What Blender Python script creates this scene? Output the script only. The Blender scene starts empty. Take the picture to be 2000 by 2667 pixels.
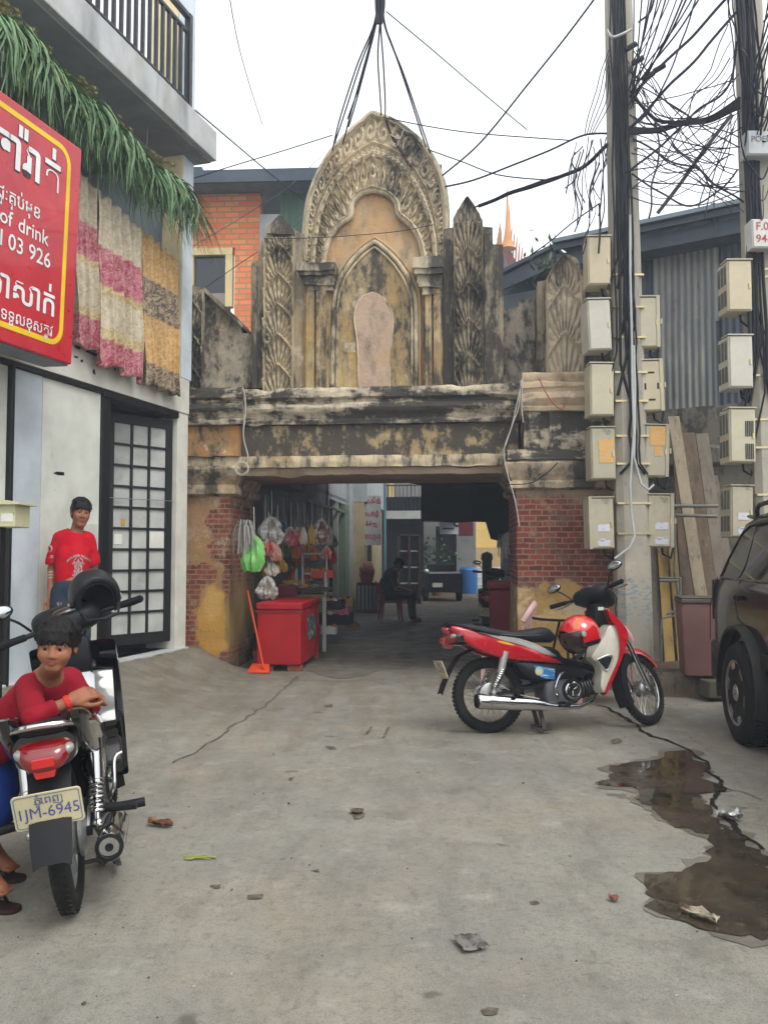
import bpy, bmesh, math, random
import numpy as np
from mathutils import Vector, Matrix, Euler
random.seed(7); RNG = np.random.default_rng(7)
SC = bpy.context.scene
COL = SC.collection
R = math.radians
PI = math.pi
# ---------------------------------------------------------------- camera
CAM_H, FPX, PITCH = 1.30, 2167.0, R(2.83)
cam_d = bpy.data.cameras.new('camera'); cam = bpy.data.objects.new('camera', cam_d); COL.objects.link(cam)
cam.location = (0, 0, CAM_H); cam.rotation_euler = (PI/2 + PITCH, 0, 0)
cam_d.sensor_fit = 'VERTICAL'; cam_d.sensor_height = 36; cam_d.lens = FPX/2667*36
cam_d.clip_start = 0.05; cam_d.clip_end = 2000
SC.camera = cam
# ---------------------------------------------------------------- overcast sky, weak veiled sun, exposure
w = bpy.data.worlds.new('World'); SC.world = w; w.use_nodes = True
nt = w.node_tree; nt.nodes.clear()
SUN_EL, SUN_AZ = R(58), R(25)
sky = nt.nodes.new('ShaderNodeTexSky'); sky.sky_type = 'NISHITA'; sky.sun_disc = False
sky.sun_elevation = SUN_EL; sky.sun_rotation = SUN_AZ; sky.air_density = 1.0; sky.dust_density = 6.0; sky.ozone_density = 1.0
hs = nt.nodes.new('ShaderNodeHueSaturation'); hs.inputs['Saturation'].default_value = 0.12
mx = nt.nodes.new('ShaderNodeMixRGB'); mx.inputs[0].default_value = 0.62; mx.inputs[2].default_value = (9.3, 9.6, 9.9, 1)
bg = nt.nodes.new('ShaderNodeBackground'); bg.inputs[1].default_value = 0.15
wo = nt.nodes.new('ShaderNodeOutputWorld')
nt.links.new(sky.outputs[0], hs.inputs['Color']); nt.links.new(hs.outputs[0], mx.inputs[1])
nt.links.new(mx.outputs[0], bg.inputs[0]); nt.links.new(bg.outputs[0], wo.inputs[0])
sl = bpy.data.lights.new('sun', 'SUN'); sl.energy = 1.1; sl.angle = R(25); sl.color = (1, .96, .9)
so = bpy.data.objects.new('sun', sl); COL.objects.link(so)
sd = Vector((math.sin(SUN_AZ)*math.cos(SUN_EL), math.cos(SUN_AZ)*math.cos(SUN_EL), math.sin(SUN_EL)))
sd = Vector((0.35, -0.45, 0.8)).normalized()
so.rotation_euler = sd.to_track_quat('Z', 'Y').to_euler()
sky.sun_elevation = math.asin(sd.z); sky.sun_rotation = math.atan2(sd.x, sd.y)
vs = SC.view_settings; vs.view_transform = 'Standard'; vs.look = 'None'; vs.gamma = 1; vs.use_curve_mapping = False
vs.exposure = 0.62
SC.display_settings.display_device = 'sRGB'
# ---------------------------------------------------------------- pixel <-> world (photo pixels, 2000 x 2667)
def ray(px, py):
    x, y = (px-1000)/FPX, (1333.5-py)/FPX
    return Vector((x, math.cos(PITCH)-y*math.sin(PITCH), math.sin(PITCH)+y*math.cos(PITCH)))
CP = Vector((0, 0, CAM_H))
def at(px, py, Y):
    d = ray(px, py); return CP + d*(Y/d.y)
def gnd(px, py, z=0.0):
    d = ray(px, py); return CP + d*((z-CAM_H)/d.z)
class Plane:
    """vertical plane: local frame (u along, v into the depth, z up)"""
    def __init__(s, org, ang):
        s.o = Vector((org[0], org[1], 0)); s.a = ang
        s.u = Vector((math.cos(ang), math.sin(ang), 0)); s.n = Vector((-math.sin(ang), math.cos(ang), 0))
    def px(s, px, py, v=0.0):
        d = ray(px, py); t = ((s.o-CP).dot(s.n)+v)/d.dot(s.n); p = CP+d*t-s.o
        return (p.dot(s.u), p.z)
    def w(s, u, v, z): return s.o+s.u*u+s.n*v+Vector((0, 0, z))
# ---------------------------------------------------------------- materials
MATS = {}
def lin(c):
    if isinstance(c, str):
        c = c.lstrip('#'); c = [int(c[i:i+2], 16)/255 for i in (0, 2, 4)]
        return tuple((x/12.92 if x <= .04045 else ((x+.055)/1.055)**2.4) for x in c)+(1,)
    return tuple(c)[:3]+(1,)
class NB:
    def __init__(s, name):
        s.m = bpy.data.materials.new(name); s.m.use_nodes = True; s.t = s.m.node_tree; s.t.nodes.clear()
        s.out = s.n('ShaderNodeOutputMaterial'); s.b = s.n('ShaderNodeBsdfPrincipled'); s.l(s.b.outputs[0], s.out.inputs[0])
        s.tc = s.n('ShaderNodeTexCoord'); s.co = s.tc.outputs['Object']
    def n(s, t): return s.t.nodes.new(t)
    def l(s, a, b): s.t.links.new(a, b)
    def map(s, vec=None, sc=(1, 1, 1), loc=(0, 0, 0), rot=(0, 0, 0)):
        n = s.n('ShaderNodeMapping'); s.l(vec or s.co, n.inputs[0]); n.inputs['Scale'].default_value = sc; n.inputs['Location'].default_value = loc; n.inputs['Rotation'].default_value = rot
        return n.outputs[0]
    def noise(s, scale, detail=4, rough=.55, vec=None, stretch=None, off=None, dist=0):
        v = vec or s.co
        if stretch or off: v = s.map(v, stretch or (1, 1, 1), off or (0, 0, 0))
        n = s.n('ShaderNodeTexNoise'); n.inputs['Scale'].default_value = scale; n.inputs['Detail'].default_value = detail; n.inputs['Roughness'].default_value = rough; n.inputs['Distortion'].default_value = dist
        s.l(v, n.inputs['Vector']); return n.outputs[0]
    def ramp(s, fac, lo, hi, a=0.0, b=1.0, smooth=True):
        n = s.n('ShaderNodeMapRange'); n.interpolation_type = 'SMOOTHSTEP' if smooth else 'LINEAR'; n.clamp = True
        s.l(fac, n.inputs[0]); n.inputs[1].default_value = lo; n.inputs[2].default_value = hi; n.inputs[3].default_value = a; n.inputs[4].default_value = b
        return n.outputs[0]
    def math(s, op, a, b=None, c=None):
        n = s.n('ShaderNodeMath'); n.operation = op
        for i, v in enumerate((a, b, c)):
            if v is None: continue
            if isinstance(v, (int, float)): n.inputs[i].default_value = v
            else: s.l(v, n.inputs[i])
        return n.outputs[0]
    def mix(s, fac, a, b, mode='MIX'):
        n = s.n('ShaderNodeMixRGB'); n.blend_type = mode
        for i, v in ((0, fac), (1, a), (2, b)):
            if isinstance(v, (int, float)): n.inputs[i].default_value = v
            elif isinstance(v, (tuple, str)): n.inputs[i].default_value = lin(v)
            else: s.l(v, n.inputs[i])
        return n.outputs[0]
    def sep(s, vec=None):
        n = s.n('ShaderNodeSeparateXYZ'); s.l(vec or s.co, n.inputs[0]); return n.outputs
    def comb(s, x, y, z=0.0):
        n = s.n('ShaderNodeCombineXYZ')
        for i, v in enumerate((x, y, z)):
            if isinstance(v, (int, float)): n.inputs[i].default_value = v
            else: s.l(v, n.inputs[i])
        return n.outputs[0]
    def blob(s, cx, cz, rx, rz, nz=.5, nscale=5, soft=.25):
        """mask of an irregular patch centred at local x, z"""
        o = s.sep(); dx = s.math('DIVIDE', s.math('SUBTRACT', o[0], cx), rx); dz = s.math('DIVIDE', s.math('SUBTRACT', o[2], cz), rz)
        r = s.math('SQRT', s.math('ADD', s.math('MULTIPLY', dx, dx), s.math('MULTIPLY', dz, dz)))
        nn = s.math('MULTIPLY', s.math('SUBTRACT', s.noise(nscale, 5, .6), .5), nz*3)
        return s.ramp(s.math('ADD', r, nn), 1-soft, 1+soft*.3, 1, 0)
    def brick(s, c1, c2, mortar, scale=1.0, bw=.22, rh=.075, ms=.012, vec=None):
        n = s.n('ShaderNodeTexBrick'); n.inputs['Scale'].default_value = scale; n.inputs['Brick Width'].default_value = bw; n.inputs['Row Height'].default_value = rh
        n.inputs['Mortar Size'].default_value = ms; n.inputs['Mortar Smooth'].default_value = .3; n.inputs['Bias'].default_value = -.1
        n.inputs['Color1'].default_value = lin(c1); n.inputs['Color2'].default_value = lin(c2); n.inputs['Mortar'].default_value = lin(mortar)
        if vec is None:
            o = s.sep(); j = s.math('MULTIPLY', s.math('SUBTRACT', s.noise(9, 3), .5), .02)
            vec = s.comb(s.math('ADD', s.math('ADD', o[0], o[1]), j), s.math('ADD', o[2], j))
        s.l(vec, n.inputs['Vector']); return n.outputs[0], n.outputs[1]
    def bump(s, h, strength=.3, dist=.01):
        n = s.n('ShaderNodeBump'); n.inputs['Strength'].default_value = strength; n.inputs['Distance'].default_value = dist; s.l(h, n.inputs['Height'])
        prev = s.b.inputs['Normal'].links
        if prev: s.l(prev[0].from_socket, n.inputs['Normal'])
        s.l(n.outputs[0], s.b.inputs['Normal'])
    def set(s, **k):
        for kk, v in k.items():
            i = s.b.inputs[{'col': 'Base Color', 'rough': 'Roughness', 'metal': 'Metallic', 'spec': 'Specular IOR Level', 'coat': 'Coat Weight', 'trans': 'Transmission Weight', 'alpha': 'Alpha', 'sheen': 'Sheen Weight', 'sss': 'Subsurface Weight', 'ior': 'IOR', 'emit': 'Emission Color', 'es': 'Emission Strength', 'coatr': 'Coat Roughness'}[kk]]
            if isinstance(v, (int, float)): i.default_value = v
            elif isinstance(v, (tuple, str)): i.default_value = lin(v)
            else: s.l(v, i)
def mat(name, col, rough=.6, metal=0, layers=(), bump=0, bscale=40, var=.12, vscale=3, rvar=.1, **kw):
    """painted/solid material: base colour with mottling, stain layers [(colour, scale, lo, hi, stretch, amount)], bump"""
    if name in MATS: return MATS[name]
    b = NB(name); MATS[name] = b.m
    c = lin(col); lo = tuple(x*(1-var) for x in c[:3]); hi = tuple(min(1, x*(1+var)) for x in c[:3])
    f = b.ramp(b.noise(vscale, 6, .6), .3, .7)
    cc = b.mix(f, lo, hi)
    for i, L in enumerate(layers):
        lc, sc, a, z = L[:4]; st = L[4] if len(L) > 4 and L[4] else (1, 1, 1); am = L[5] if len(L) > 5 else 1.0
        m = b.ramp(b.noise(sc, 7, .62, stretch=st, off=(i*7.3, i*3.1, i*5.7)), a, z, 0, am)
        cc = b.mix(m, cc, lc)
    b.set(col=cc, metal=metal)
    b.set(rough=b.ramp(b.noise(vscale*2.3, 4), .3, .7, max(.02, rough-rvar), min(1, rough+rvar)))
    if bump: b.bump(b.noise(bscale, 6, .6), bump, .01)
    if not metal and not kw.get('coat') and 'spec' not in kw: b.set(spec=.18 if max(c[:3]) < .03 else .35)
    if kw: b.set(**kw)
    return b.m
# ---------------------------------------------------------------- mesh builder
def V(*a): return Vector(a)
class MB:
    def __init__(s): s.v = []; s.f = []; s.mi = []; s.cur = 0
    def add(s, vs, fs):
        o = len(s.v); s.v += [tuple(x) for x in vs]; s.f += [tuple(i+o for i in f) for f in fs]; s.mi += [s.cur]*len(fs); return s
    def box(s, c, d, rot=None, taper=1.0):
        hx, hy, hz = d[0]/2, d[1]/2, d[2]/2
        vs = []
        for z, t in ((-hz, 1), (hz, taper)):
            vs += [V(-hx*t, -hy*t, z), V(hx*t, -hy*t, z), V(hx*t, hy*t, z), V(-hx*t, hy*t, z)]
        if rot is not None:
            m = rot if isinstance(rot, Matrix) else Euler(rot).to_matrix()
            vs = [m @ x for x in vs]
        c = Vector(c); return s.add([x+c for x in vs], [(3, 2, 1, 0), (4, 5, 6, 7), (0, 1, 5, 4), (1, 2, 6, 5), (2, 3, 7, 6), (3, 0, 4, 7)])
    def bb(s, x0, x1, y0, y1, z0, z1): return s.box(((x0+x1)/2, (y0+y1)/2, (z0+z1)/2), (x1-x0, y1-y0, z1-z0))
    def bar(s, a, b, wd, th, up=(0, 0, 1)):
        a, b = Vector(a), Vector(b); d = b-a; L = d.length; z = d.normalized(); u = Vector(up)
        if abs(z.dot(u)) > .98: u = V(0, 1, 0)
        x = u.cross(z).normalized(); y = z.cross(x)
        return s.box((a+b)/2, (wd, th, L), Matrix((x, y, z)).transposed())
    def ring(s, c, x, y, r, n, ry=None):
        ry = r if ry is None else ry
        return [c+x*(r*math.cos(2*PI*i/n))+y*(ry*math.sin(2*PI*i/n)) for i in range(n)]
    def loft(s, rings, cap=True, close=True):
        n = len(rings[0]); vs = [p for r in rings for p in r]; fs = []
        for k in range(len(rings)-1):
            for i in range(n if close else n-1):
                j = (i+1) % n; fs.append((k*n+i, k*n+j, (k+1)*n+j, (k+1)*n+i))
        if cap and close: fs += [tuple(range(n-1, -1, -1)), tuple((len(rings)-1)*n+i for i in range(n))]
        return s.add(vs, fs)
    def cyl(s, a, b, r0, r1=None, n=16, cap=True):
        return s.tube([a, b], [r0, r0 if r1 is None else r1], n, cap)
    def tube(s, pts, r, n=10, cap=True, flat=1.0, up=None):
        pts = [Vector(p) for p in pts]; m = len(pts)
        rr = r if isinstance(r, (list, tuple)) else [r]*m
        rings = []; x = None
        for i in range(m):
            d = (pts[min(i+1, m-1)]-pts[max(i-1, 0)])
            if d.length < 1e-9: d = V(0, 0, 1)
            d.normalize()
            if x is None:
                u = Vector(up) if up is not None else (V(0, 0, 1) if abs(d.z) < .9 else V(0, 1, 0)); x = u.cross(d).normalized()
            else: x = (x-d*x.dot(d)).normalized()
            y = d.cross(x); rings.append(s.ring(pts[i], x, y, rr[i], n, rr[i]*flat))
        return s.loft(rings, cap)
    def lathe(s, prof, o=(0, 0, 0), axis=(0, 0, 1), n=24, cap=True, arc=None):
        o = Vector(o); z = Vector(axis).normalized(); x = (V(1, 0, 0) if abs(z.x) < .9 else V(0, 1, 0)); x = (x-z*x.dot(z)).normalized(); y = z.cross(x)
        rings = [s.ring(o+z*h, x, y, max(r, 1e-4), n) for r, h in prof]
        return s.loft(rings, cap)
    def torus(s, c, axis, Rr, r, n=36, m=12, ry=None):
        c = Vector(c); z = Vector(axis).normalized(); x = (V(1, 0, 0) if abs(z.x) < .9 else V(0, 1, 0)); x = (x-z*x.dot(z)).normalized(); y = z.cross(x); ry = r if ry is None else ry
        vs = []; fs = []
        for i in range(n):
            a = 2*PI*i/n; d = x*math.cos(a)+y*math.sin(a)
            for j in range(m):
                b = 2*PI*j/m; vs.append(c+d*(Rr+r*math.cos(b))+z*(ry*math.sin(b)))
        for i in range(n):
            for j in range(m):
                fs.append((i*m+j, ((i+1) % n)*m+j, ((i+1) % n)*m+(j+1) % m, i*m+(j+1) % m))
        return s.add(vs, fs)
    def sph(s, c, r, n=16, m=10, rot=None):
        r = r if isinstance(r, (tuple, list)) else (r, r, r); vs = []; fs = []
        for k in range(m+1):
            t = PI*k/m
            for i in range(n):
                a = 2*PI*i/n; p = V(r[0]*math.sin(t)*math.cos(a), r[1]*math.sin(t)*math.sin(a), r[2]*math.cos(t))
                if rot is not None: p = rot @ p
                vs.append(Vector(c)+p)
        for k in range(m):
            for i in range(n): fs.append((k*n+i, (k+1)*n+i, (k+1)*n+(i+1) % n, k*n+(i+1) % n))
        return s.add(vs, fs)
    def prism(s, poly, f, d0, d1):
        """extrude 2D polygon; f(a, b, d) -> point"""
        n = len(poly); vs = [f(a, b, d0) for a, b in poly]+[f(a, b, d1) for a, b in poly]
        fs = [tuple(range(n)), tuple(range(2*n-1, n-1, -1))]+[(i, i+n, (i+1) % n+n, (i+1) % n) for i in range(n)]
        return s.add(vs, fs)
    def grid(s, P, closeu=False):
        """P: array (m, n, 3)"""
        m, n = P.shape[:2]; fs = []
        for i in range(m-1 if not closeu else m):
            for j in range(n-1): a = i*n+j; b = ((i+1) % m)*n+j; fs.append((a, b, b+1, a+1))
        return s.add([tuple(p) for p in P.reshape(-1, 3)], fs)
    def build(s, name, m, parent=None, smooth=35, bevel=0, seg=2, solid=0, sub=0, recalc=True):
        me = bpy.data.meshes.new(name); me.from_pydata(s.v, [], s.f); 
        ms = m if isinstance(m, (list, tuple)) else [m]
        for x in ms: me.materials.append(x)
        if len(ms) > 1: me.polygons.foreach_set('material_index', s.mi)
        if recalc:
            bm = bmesh.new(); bm.from_mesh(me); bmesh.ops.remove_doubles(bm, verts=bm.verts, dist=1e-6); bmesh.ops.recalc_face_normals(bm, faces=bm.faces); bm.to_mesh(me); bm.free()
        if smooth:
            me.polygons.foreach_set('use_smooth', [True]*len(me.polygons)); me.set_sharp_from_angle(angle=R(smooth))
        o = bpy.data.objects.new(name, me); COL.objects.link(o)
        if parent is not None: o.parent = parent
        if solid: md = o.modifiers.new('solid', 'SOLIDIFY'); md.thickness = solid; md.offset = 0
        if sub: md = o.modifiers.new('sub', 'SUBSURF'); md.levels = sub; md.render_levels = sub
        if bevel:
            md = o.modifiers.new('bevel', 'BEVEL'); md.width = bevel; md.segments = seg; md.limit_method = 'ANGLE'; md.angle_limit = R(40); md.harden_normals = True
        return o
def tag(o, label=None, cat=None, group=None, kind=None):
    if label: o['label'] = label
    if cat: o['category'] = cat
    if group: o['group'] = group
    if kind: o['kind'] = kind
    return o
def empty(name, loc=(0, 0, 0), rz=0, label=None, cat=None, group=None, rot=None):
    o = bpy.data.objects.new(name, None); COL.objects.link(o); o.location = loc; o.rotation_euler = rot if rot else (0, 0, rz); o.empty_display_size = .1
    return tag(o, label, cat, group)
def copy_tree(o, parent=None):
    c = o.copy(); COL.objects.link(c); c.parent = parent
    for ch in list(o.children): copy_tree(ch, c)
    return c
# ---------------------------------------------------------------- text as mesh (built-in font)
def text_mb(mb, s, size, f, align='CENTER', extr=.001, shear=0, bold=0, sx=1.0):
    """adds lettering to mb; f(x, y, d) maps text plane to 3D"""
    cu = bpy.data.curves.new('t', 'FONT'); cu.body = s; cu.size = size; cu.align_x = align; cu.align_y = 'CENTER'; cu.resolution_u = 3; cu.offset = bold*size; cu.shear = shear
    ob = bpy.data.objects.new('t', cu); COL.objects.link(ob)
    dg = bpy.context.evaluated_depsgraph_get(); me = bpy.data.meshes.new_from_object(ob.evaluated_get(dg))
    vs = [f(v.co.x*sx, v.co.y, 0) for v in me.vertices]; fs = [tuple(p.vertices) for p in me.polygons]
    if extr and fs:
        bm = bmesh.new(); bm.from_mesh(me); bmesh.ops.remove_doubles(bm, verts=bm.verts, dist=1e-7); geo = bmesh.ops.extrude_face_region(bm, geom=bm.faces[:])
        for e in geo['geom']:
            if isinstance(e, bmesh.types.BMVert): e.co.z += extr
        bm.verts.index_update(); vs = [f(v.co.x*sx, v.co.y, v.co.z) for v in bm.verts]; fs = [tuple(v.index for v in p.verts) for p in bm.faces]; bm.free()
    mb.add(vs, fs); COL.objects.unlink(ob); bpy.data.objects.remove(ob); bpy.data.curves.remove(cu)
    return mb
# ---------------------------------------------------------------- organic shapes: blended distance fields -> surface net
class SDF:
    def __init__(s, h): s.h = h; s.p = []
    def cone(s, a, b, ra, rb=None, k=.02, sub=False):
        rb = ra if rb is None else rb; a, b = np.array(a, float), np.array(b, float)
        def F(P):
            ab = b-a; t = np.clip(((P-a)@ab)/max(ab@ab, 1e-12), 0, 1); return np.linalg.norm(P-a-t[..., None]*ab, axis=-1)-(ra+(rb-ra)*t)
        m = max(ra, rb); s.p.append((F, np.minimum(a, b)-m, np.maximum(a, b)+m, k, sub)); return s
    def chain(s, pts, rs, k=.02):
        for i in range(len(pts)-1): s.cone(pts[i], pts[i+1], rs[i], rs[i+1], k if i == 0 else min(k, .012))
        return s
    def ell(s, c, r, rot=None, k=.02, sub=False):
        c = np.array(c, float); r = np.array((r, r, r) if isinstance(r, (int, float)) else r, float)
        M = np.array(rot) if rot is not None else None
        def F(P):
            q = P-c
            if M is not None: q = q@M
            k0 = np.linalg.norm(q/r, axis=-1); k1 = np.linalg.norm(q/(r*r), axis=-1)+1e-9; return np.where(k0 < 1e-4, -r.min(), k0*(k0-1)/k1)
        m = r.max(); s.p.append((F, c-m, c+m, k, sub)); return s
    def box(s, c, d, rot=None, rad=.02, k=.02, sub=False):
        c = np.array(c, float); hd = np.array(d, float)/2-rad; M = np.array(rot) if rot is not None else None
        def F(P):
            q = P-c
            if M is not None: q = q@M
            q = np.abs(q)-hd; return np.linalg.norm(np.maximum(q, 0), axis=-1)+np.minimum(q.max(-1), 0)-rad
        m = np.linalg.norm(d)/2; s.p.append((F, c-m, c+m, k, sub)); return s
    def cut(s, point, normal, k=.004):
        """keep the side the normal points away from"""
        c = np.array(point, float); n = np.array(normal, float); n /= np.linalg.norm(n)
        s.p.append((lambda P: -((P-c)@n)*1.0, None, None, k, 'cut')); return s
    def net(s):
        h = s.h; A = [p for p in s.p if p[4] is False]
        lo = np.min([p[1] for p in A], 0)-3*h; hi = np.max([p[2] for p in A], 0)+3*h
        n = np.ceil((hi-lo)/h).astype(int)+1; D = np.full(n, 1.0)
        for F, a, b, k, sub in s.p:
            if sub == 'cut': i0 = np.zeros(3, int); i1 = n
            else:
                mg = 2*k+3*h; i0 = np.clip(np.floor((a-mg-lo)/h).astype(int), 0, n); i1 = np.clip(np.ceil((b+mg-lo)/h).astype(int)+1, 0, n)
            if (i1 <= i0).any(): continue
            sl = tuple(slice(i0[q], i1[q]) for q in range(3))
            G = np.stack(np.meshgrid(*[lo[q]+h*np.arange(i0[q], i1[q]) for q in range(3)], indexing='ij'), -1); d = F(G); e = D[sl]
            if sub is False: hh = np.clip(.5+.5*(e-d)/k, 0, 1); D[sl] = e*(1-hh)+d*hh-k*hh*(1-hh)
            else: d2 = -d; hh = np.clip(.5-.5*(e-d2)/k, 0, 1); D[sl] = e*(1-hh)+d2*hh+k*hh*(1-hh)
        S = D < 0; cs = n-1; P = np.zeros((*cs, 3)); cnt = np.zeros(cs)
        for ax in range(3):
            o1, o2 = [(1, 2), (0, 2), (0, 1)][ax]
            for i in (0, 1):
                for j in (0, 1):
                    off = [0, 0, 0]; off[o1] = i; off[o2] = j; of2 = list(off); of2[ax] = 1
                    va = D[tuple(slice(off[q], off[q]+cs[q]) for q in range(3))]; vb = D[tuple(slice(of2[q], of2[q]+cs[q]) for q in range(3))]
                    m = (va < 0) != (vb < 0); t = va[m]/(va[m]-vb[m]); pos = np.tile(np.array(off, float), (m.sum(), 1)); pos[:, ax] += t
                    P[m] += pos; cnt[m] += 1
        act = cnt > 0; idx = np.full(cs, -1); idx[act] = np.arange(act.sum())
        vs = lo+h*(np.argwhere(act)+P[act]/cnt[act][:, None]); fs = []
        for ax in range(3):
            u, v = (ax+1) % 3, (ax+2) % 3; sa = [slice(None)]*3; sb = [slice(None)]*3; sa[ax] = slice(0, -1); sb[ax] = slice(1, None)
            d = S[tuple(sa)] != S[tuple(sb)]; q = np.argwhere(d); q = q[(q[:, u] > 0) & (q[:, v] > 0) & (q[:, u] < cs[u]) & (q[:, v] < cs[v])]
            eu = np.zeros(3, int); eu[u] = 1; ev = np.zeros(3, int); ev[v] = 1
            g = lambda w: idx[w[:, 0], w[:, 1], w[:, 2]]
            Q = np.stack([g(q), g(q-eu), g(q-eu-ev), g(q-ev)], 1); fl = S[q[:, 0], q[:, 1], q[:, 2]]
            Q[~fl] = Q[~fl][:, ::-1]; fs.append(Q)
        fs = np.concatenate(fs); fs = fs[(fs >= 0).all(1)]
        return vs, fs
    def build(s, name, m, parent=None, matfn=None, relax=1, M=None):
        vs, fs = s.net(); me = bpy.data.meshes.new(name)
        if relax:
            e = np.concatenate([fs[:, [0, 1]], fs[:, [1, 2]], fs[:, [2, 3]], fs[:, [3, 0]]])
            for _ in range(relax):
                a = np.zeros_like(vs); c = np.zeros(len(vs))
                for x, y in ((0, 1), (1, 0)): np.add.at(a, e[:, x], vs[e[:, y]]); np.add.at(c, e[:, x], 1)
                vs = vs*.5+.5*a/np.maximum(c, 1)[:, None]
        out = vs
        if M is not None: M_ = np.array(M); out = vs@M_[:3, :3].T+M_[:3, 3]
        me.from_pydata(out.tolist(), [], fs.tolist())
        ms = m if isinstance(m, (list, tuple)) else [m]
        for x in ms: me.materials.append(x)
        if matfn is not None: me.polygons.foreach_set('material_index', np.asarray(matfn(vs[fs].mean(1)), dtype=np.int32))
        me.polygons.foreach_set('use_smooth', [True]*len(fs))
        o = bpy.data.objects.new(name, me); COL.objects.link(o)
        if parent is not None: o.parent = parent
        return o
# ================================================================ ground
from mathutils import noise as MN
LB = Plane((-2.127, 8.95), R(73.2))          # street face of the building on the left; u runs away from the camera
G = Plane((-1.70, 9.2), -R(5.7))             # front face of the old gate
def wall_dist(x, y): return -((x-LB.o.x)*LB.n.x+(y-LB.o.y)*LB.n.y)
def sstep(a, b, x):
    t = max(0, min(1, (x-a)/(b-a))); return t*t*(3-2*t)
def gz(x, y):
    d = wall_dist(x, y)
    W = .55+1.4*sstep(9.0, 5.0, y)
    t = max(0, min(1, (d-.05)/W)); h = .29*(1-t)**1.25
    h *= 1-sstep(9.1, 9.45, y)
    e = 0
    if y < 12: e = .008*MN.noise(V(x*.9, y*.9, 0))+.003*MN.noise(V(x*4, y*4, 3))
    return h+e
b = NB('concrete'); o = b.sep()
c = b.mix(b.ramp(b.noise(.55, 5, .6), .35, .68), '#8a877d', '#78766f')
c = b.mix(b.ramp(b.noise(.9, 6, .65, off=(4, 2, 0)), .45, .75, 0, .8), c, '#8f8775')
c = b.mix(b.ramp(b.noise(2.4, 7, .7, off=(1, 9, 0)), .5, .82, 0, .75), c, '#504e4a')
c = b.mix(b.ramp(b.noise(9, 6, .7, off=(3, 5, 0)), .48, .8, 0, .5), c, '#6c675c')
c = b.mix(b.ramp(b.noise(70, 3, .7), .58, .8, 0, .55), c, '#4a463e')
c = b.mix(b.ramp(b.noise(45, 4, .7, off=(8, 8, 0)), .62, .78, 0, .5), c, '#a39c8e')
# worn drive lane towards the gate: browner, streaked along the way through
st = b.noise(2.2, 6, .6, stretch=(2.2, .25, 1), off=(2, 0, 0))
lane = b.math('MULTIPLY', b.ramp(o[1], 4.2, 7.5), b.ramp(st, .4, .65))
c = b.mix(b.math('MULTIPLY', lane, .55), c, '#6d5f4c')
spots = b.ramp(b.noise(5.5, 2, .4, off=(5, 1, 0)), .70, .76, 0, .6)
c = b.mix(spots, c, '#3a352e')
# inside the passage: darker ground with damp stains
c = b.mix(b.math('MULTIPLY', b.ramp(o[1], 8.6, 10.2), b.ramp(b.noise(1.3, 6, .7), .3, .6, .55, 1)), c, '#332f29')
# mossy damp at the foot of the ramp
wx = b.math('ADD', b.math('MULTIPLY', o[0], -.957), b.math('MULTIPLY', o[1], .289))
rm = b.math('MULTIPLY', b.ramp(wx, 2.8, 4.2), b.ramp(o[1], 4.5, 6.5))
c = b.mix(b.math('MULTIPLY', rm, b.ramp(b.noise(3, 6, .65), .35, .65, .2, .75)), c, '#5d5644')
c = b.mix(b.ramp(b.noise(160, 3, .8), .50, .66, 0, .6), c, '#45423b'); c = b.mix(b.ramp(b.noise(210, 2, .8, off=(2, 2, 2)), .60, .74, 0, .7), c, '#b3ad9f')
c = b.mix(b.ramp(b.noise(7, 8, .75, stretch=(1.6, .5, 1), off=(9, 3, 0)), .55, .72, 0, .5), c, '#4f4c46')
c = b.mix(b.ramp(b.noise(4.2, 8, .72, off=(6, 6, 0)), .52, .72, 0, .38), c, '#aaa598')
c = b.mix(b.ramp(b.noise(3.1, 9, .78, stretch=(1.5, .45, 1), off=(2, 8, 0)), .46, .66, 0, .42), c, '#5f5c53')
c = b.mix(b.ramp(b.noise(26, 6, .8, off=(1, 7, 0)), .50, .68, 0, .5), c, '#504d46')
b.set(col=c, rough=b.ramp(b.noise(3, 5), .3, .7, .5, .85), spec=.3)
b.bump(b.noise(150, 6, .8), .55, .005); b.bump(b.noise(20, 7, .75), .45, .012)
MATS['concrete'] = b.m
xs = np.concatenate([np.arange(-60, -8, 4), np.arange(-8, 8, .12), np.arange(8, 61, 4)])
ys = np.concatenate([np.arange(-8, 0, 1), np.arange(0, 12, .12), np.arange(12, 40, 1), np.arange(40, 121, 8)])
P = np.zeros((len(xs), len(ys), 3))
for i, x in enumerate(xs):
    for j, y in enumerate(ys): P[i, j] = (x, y, gz(x, y))
mb = MB(); mb.grid(P); tag(mb.build('ground', b.m, smooth=80, recalc=False), kind='structure')
def ground_at(px, py):
    p = gnd(px, py)
    for _ in range(4): p = gnd(px, py, gz(p.x, p.y))
    return p
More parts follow.
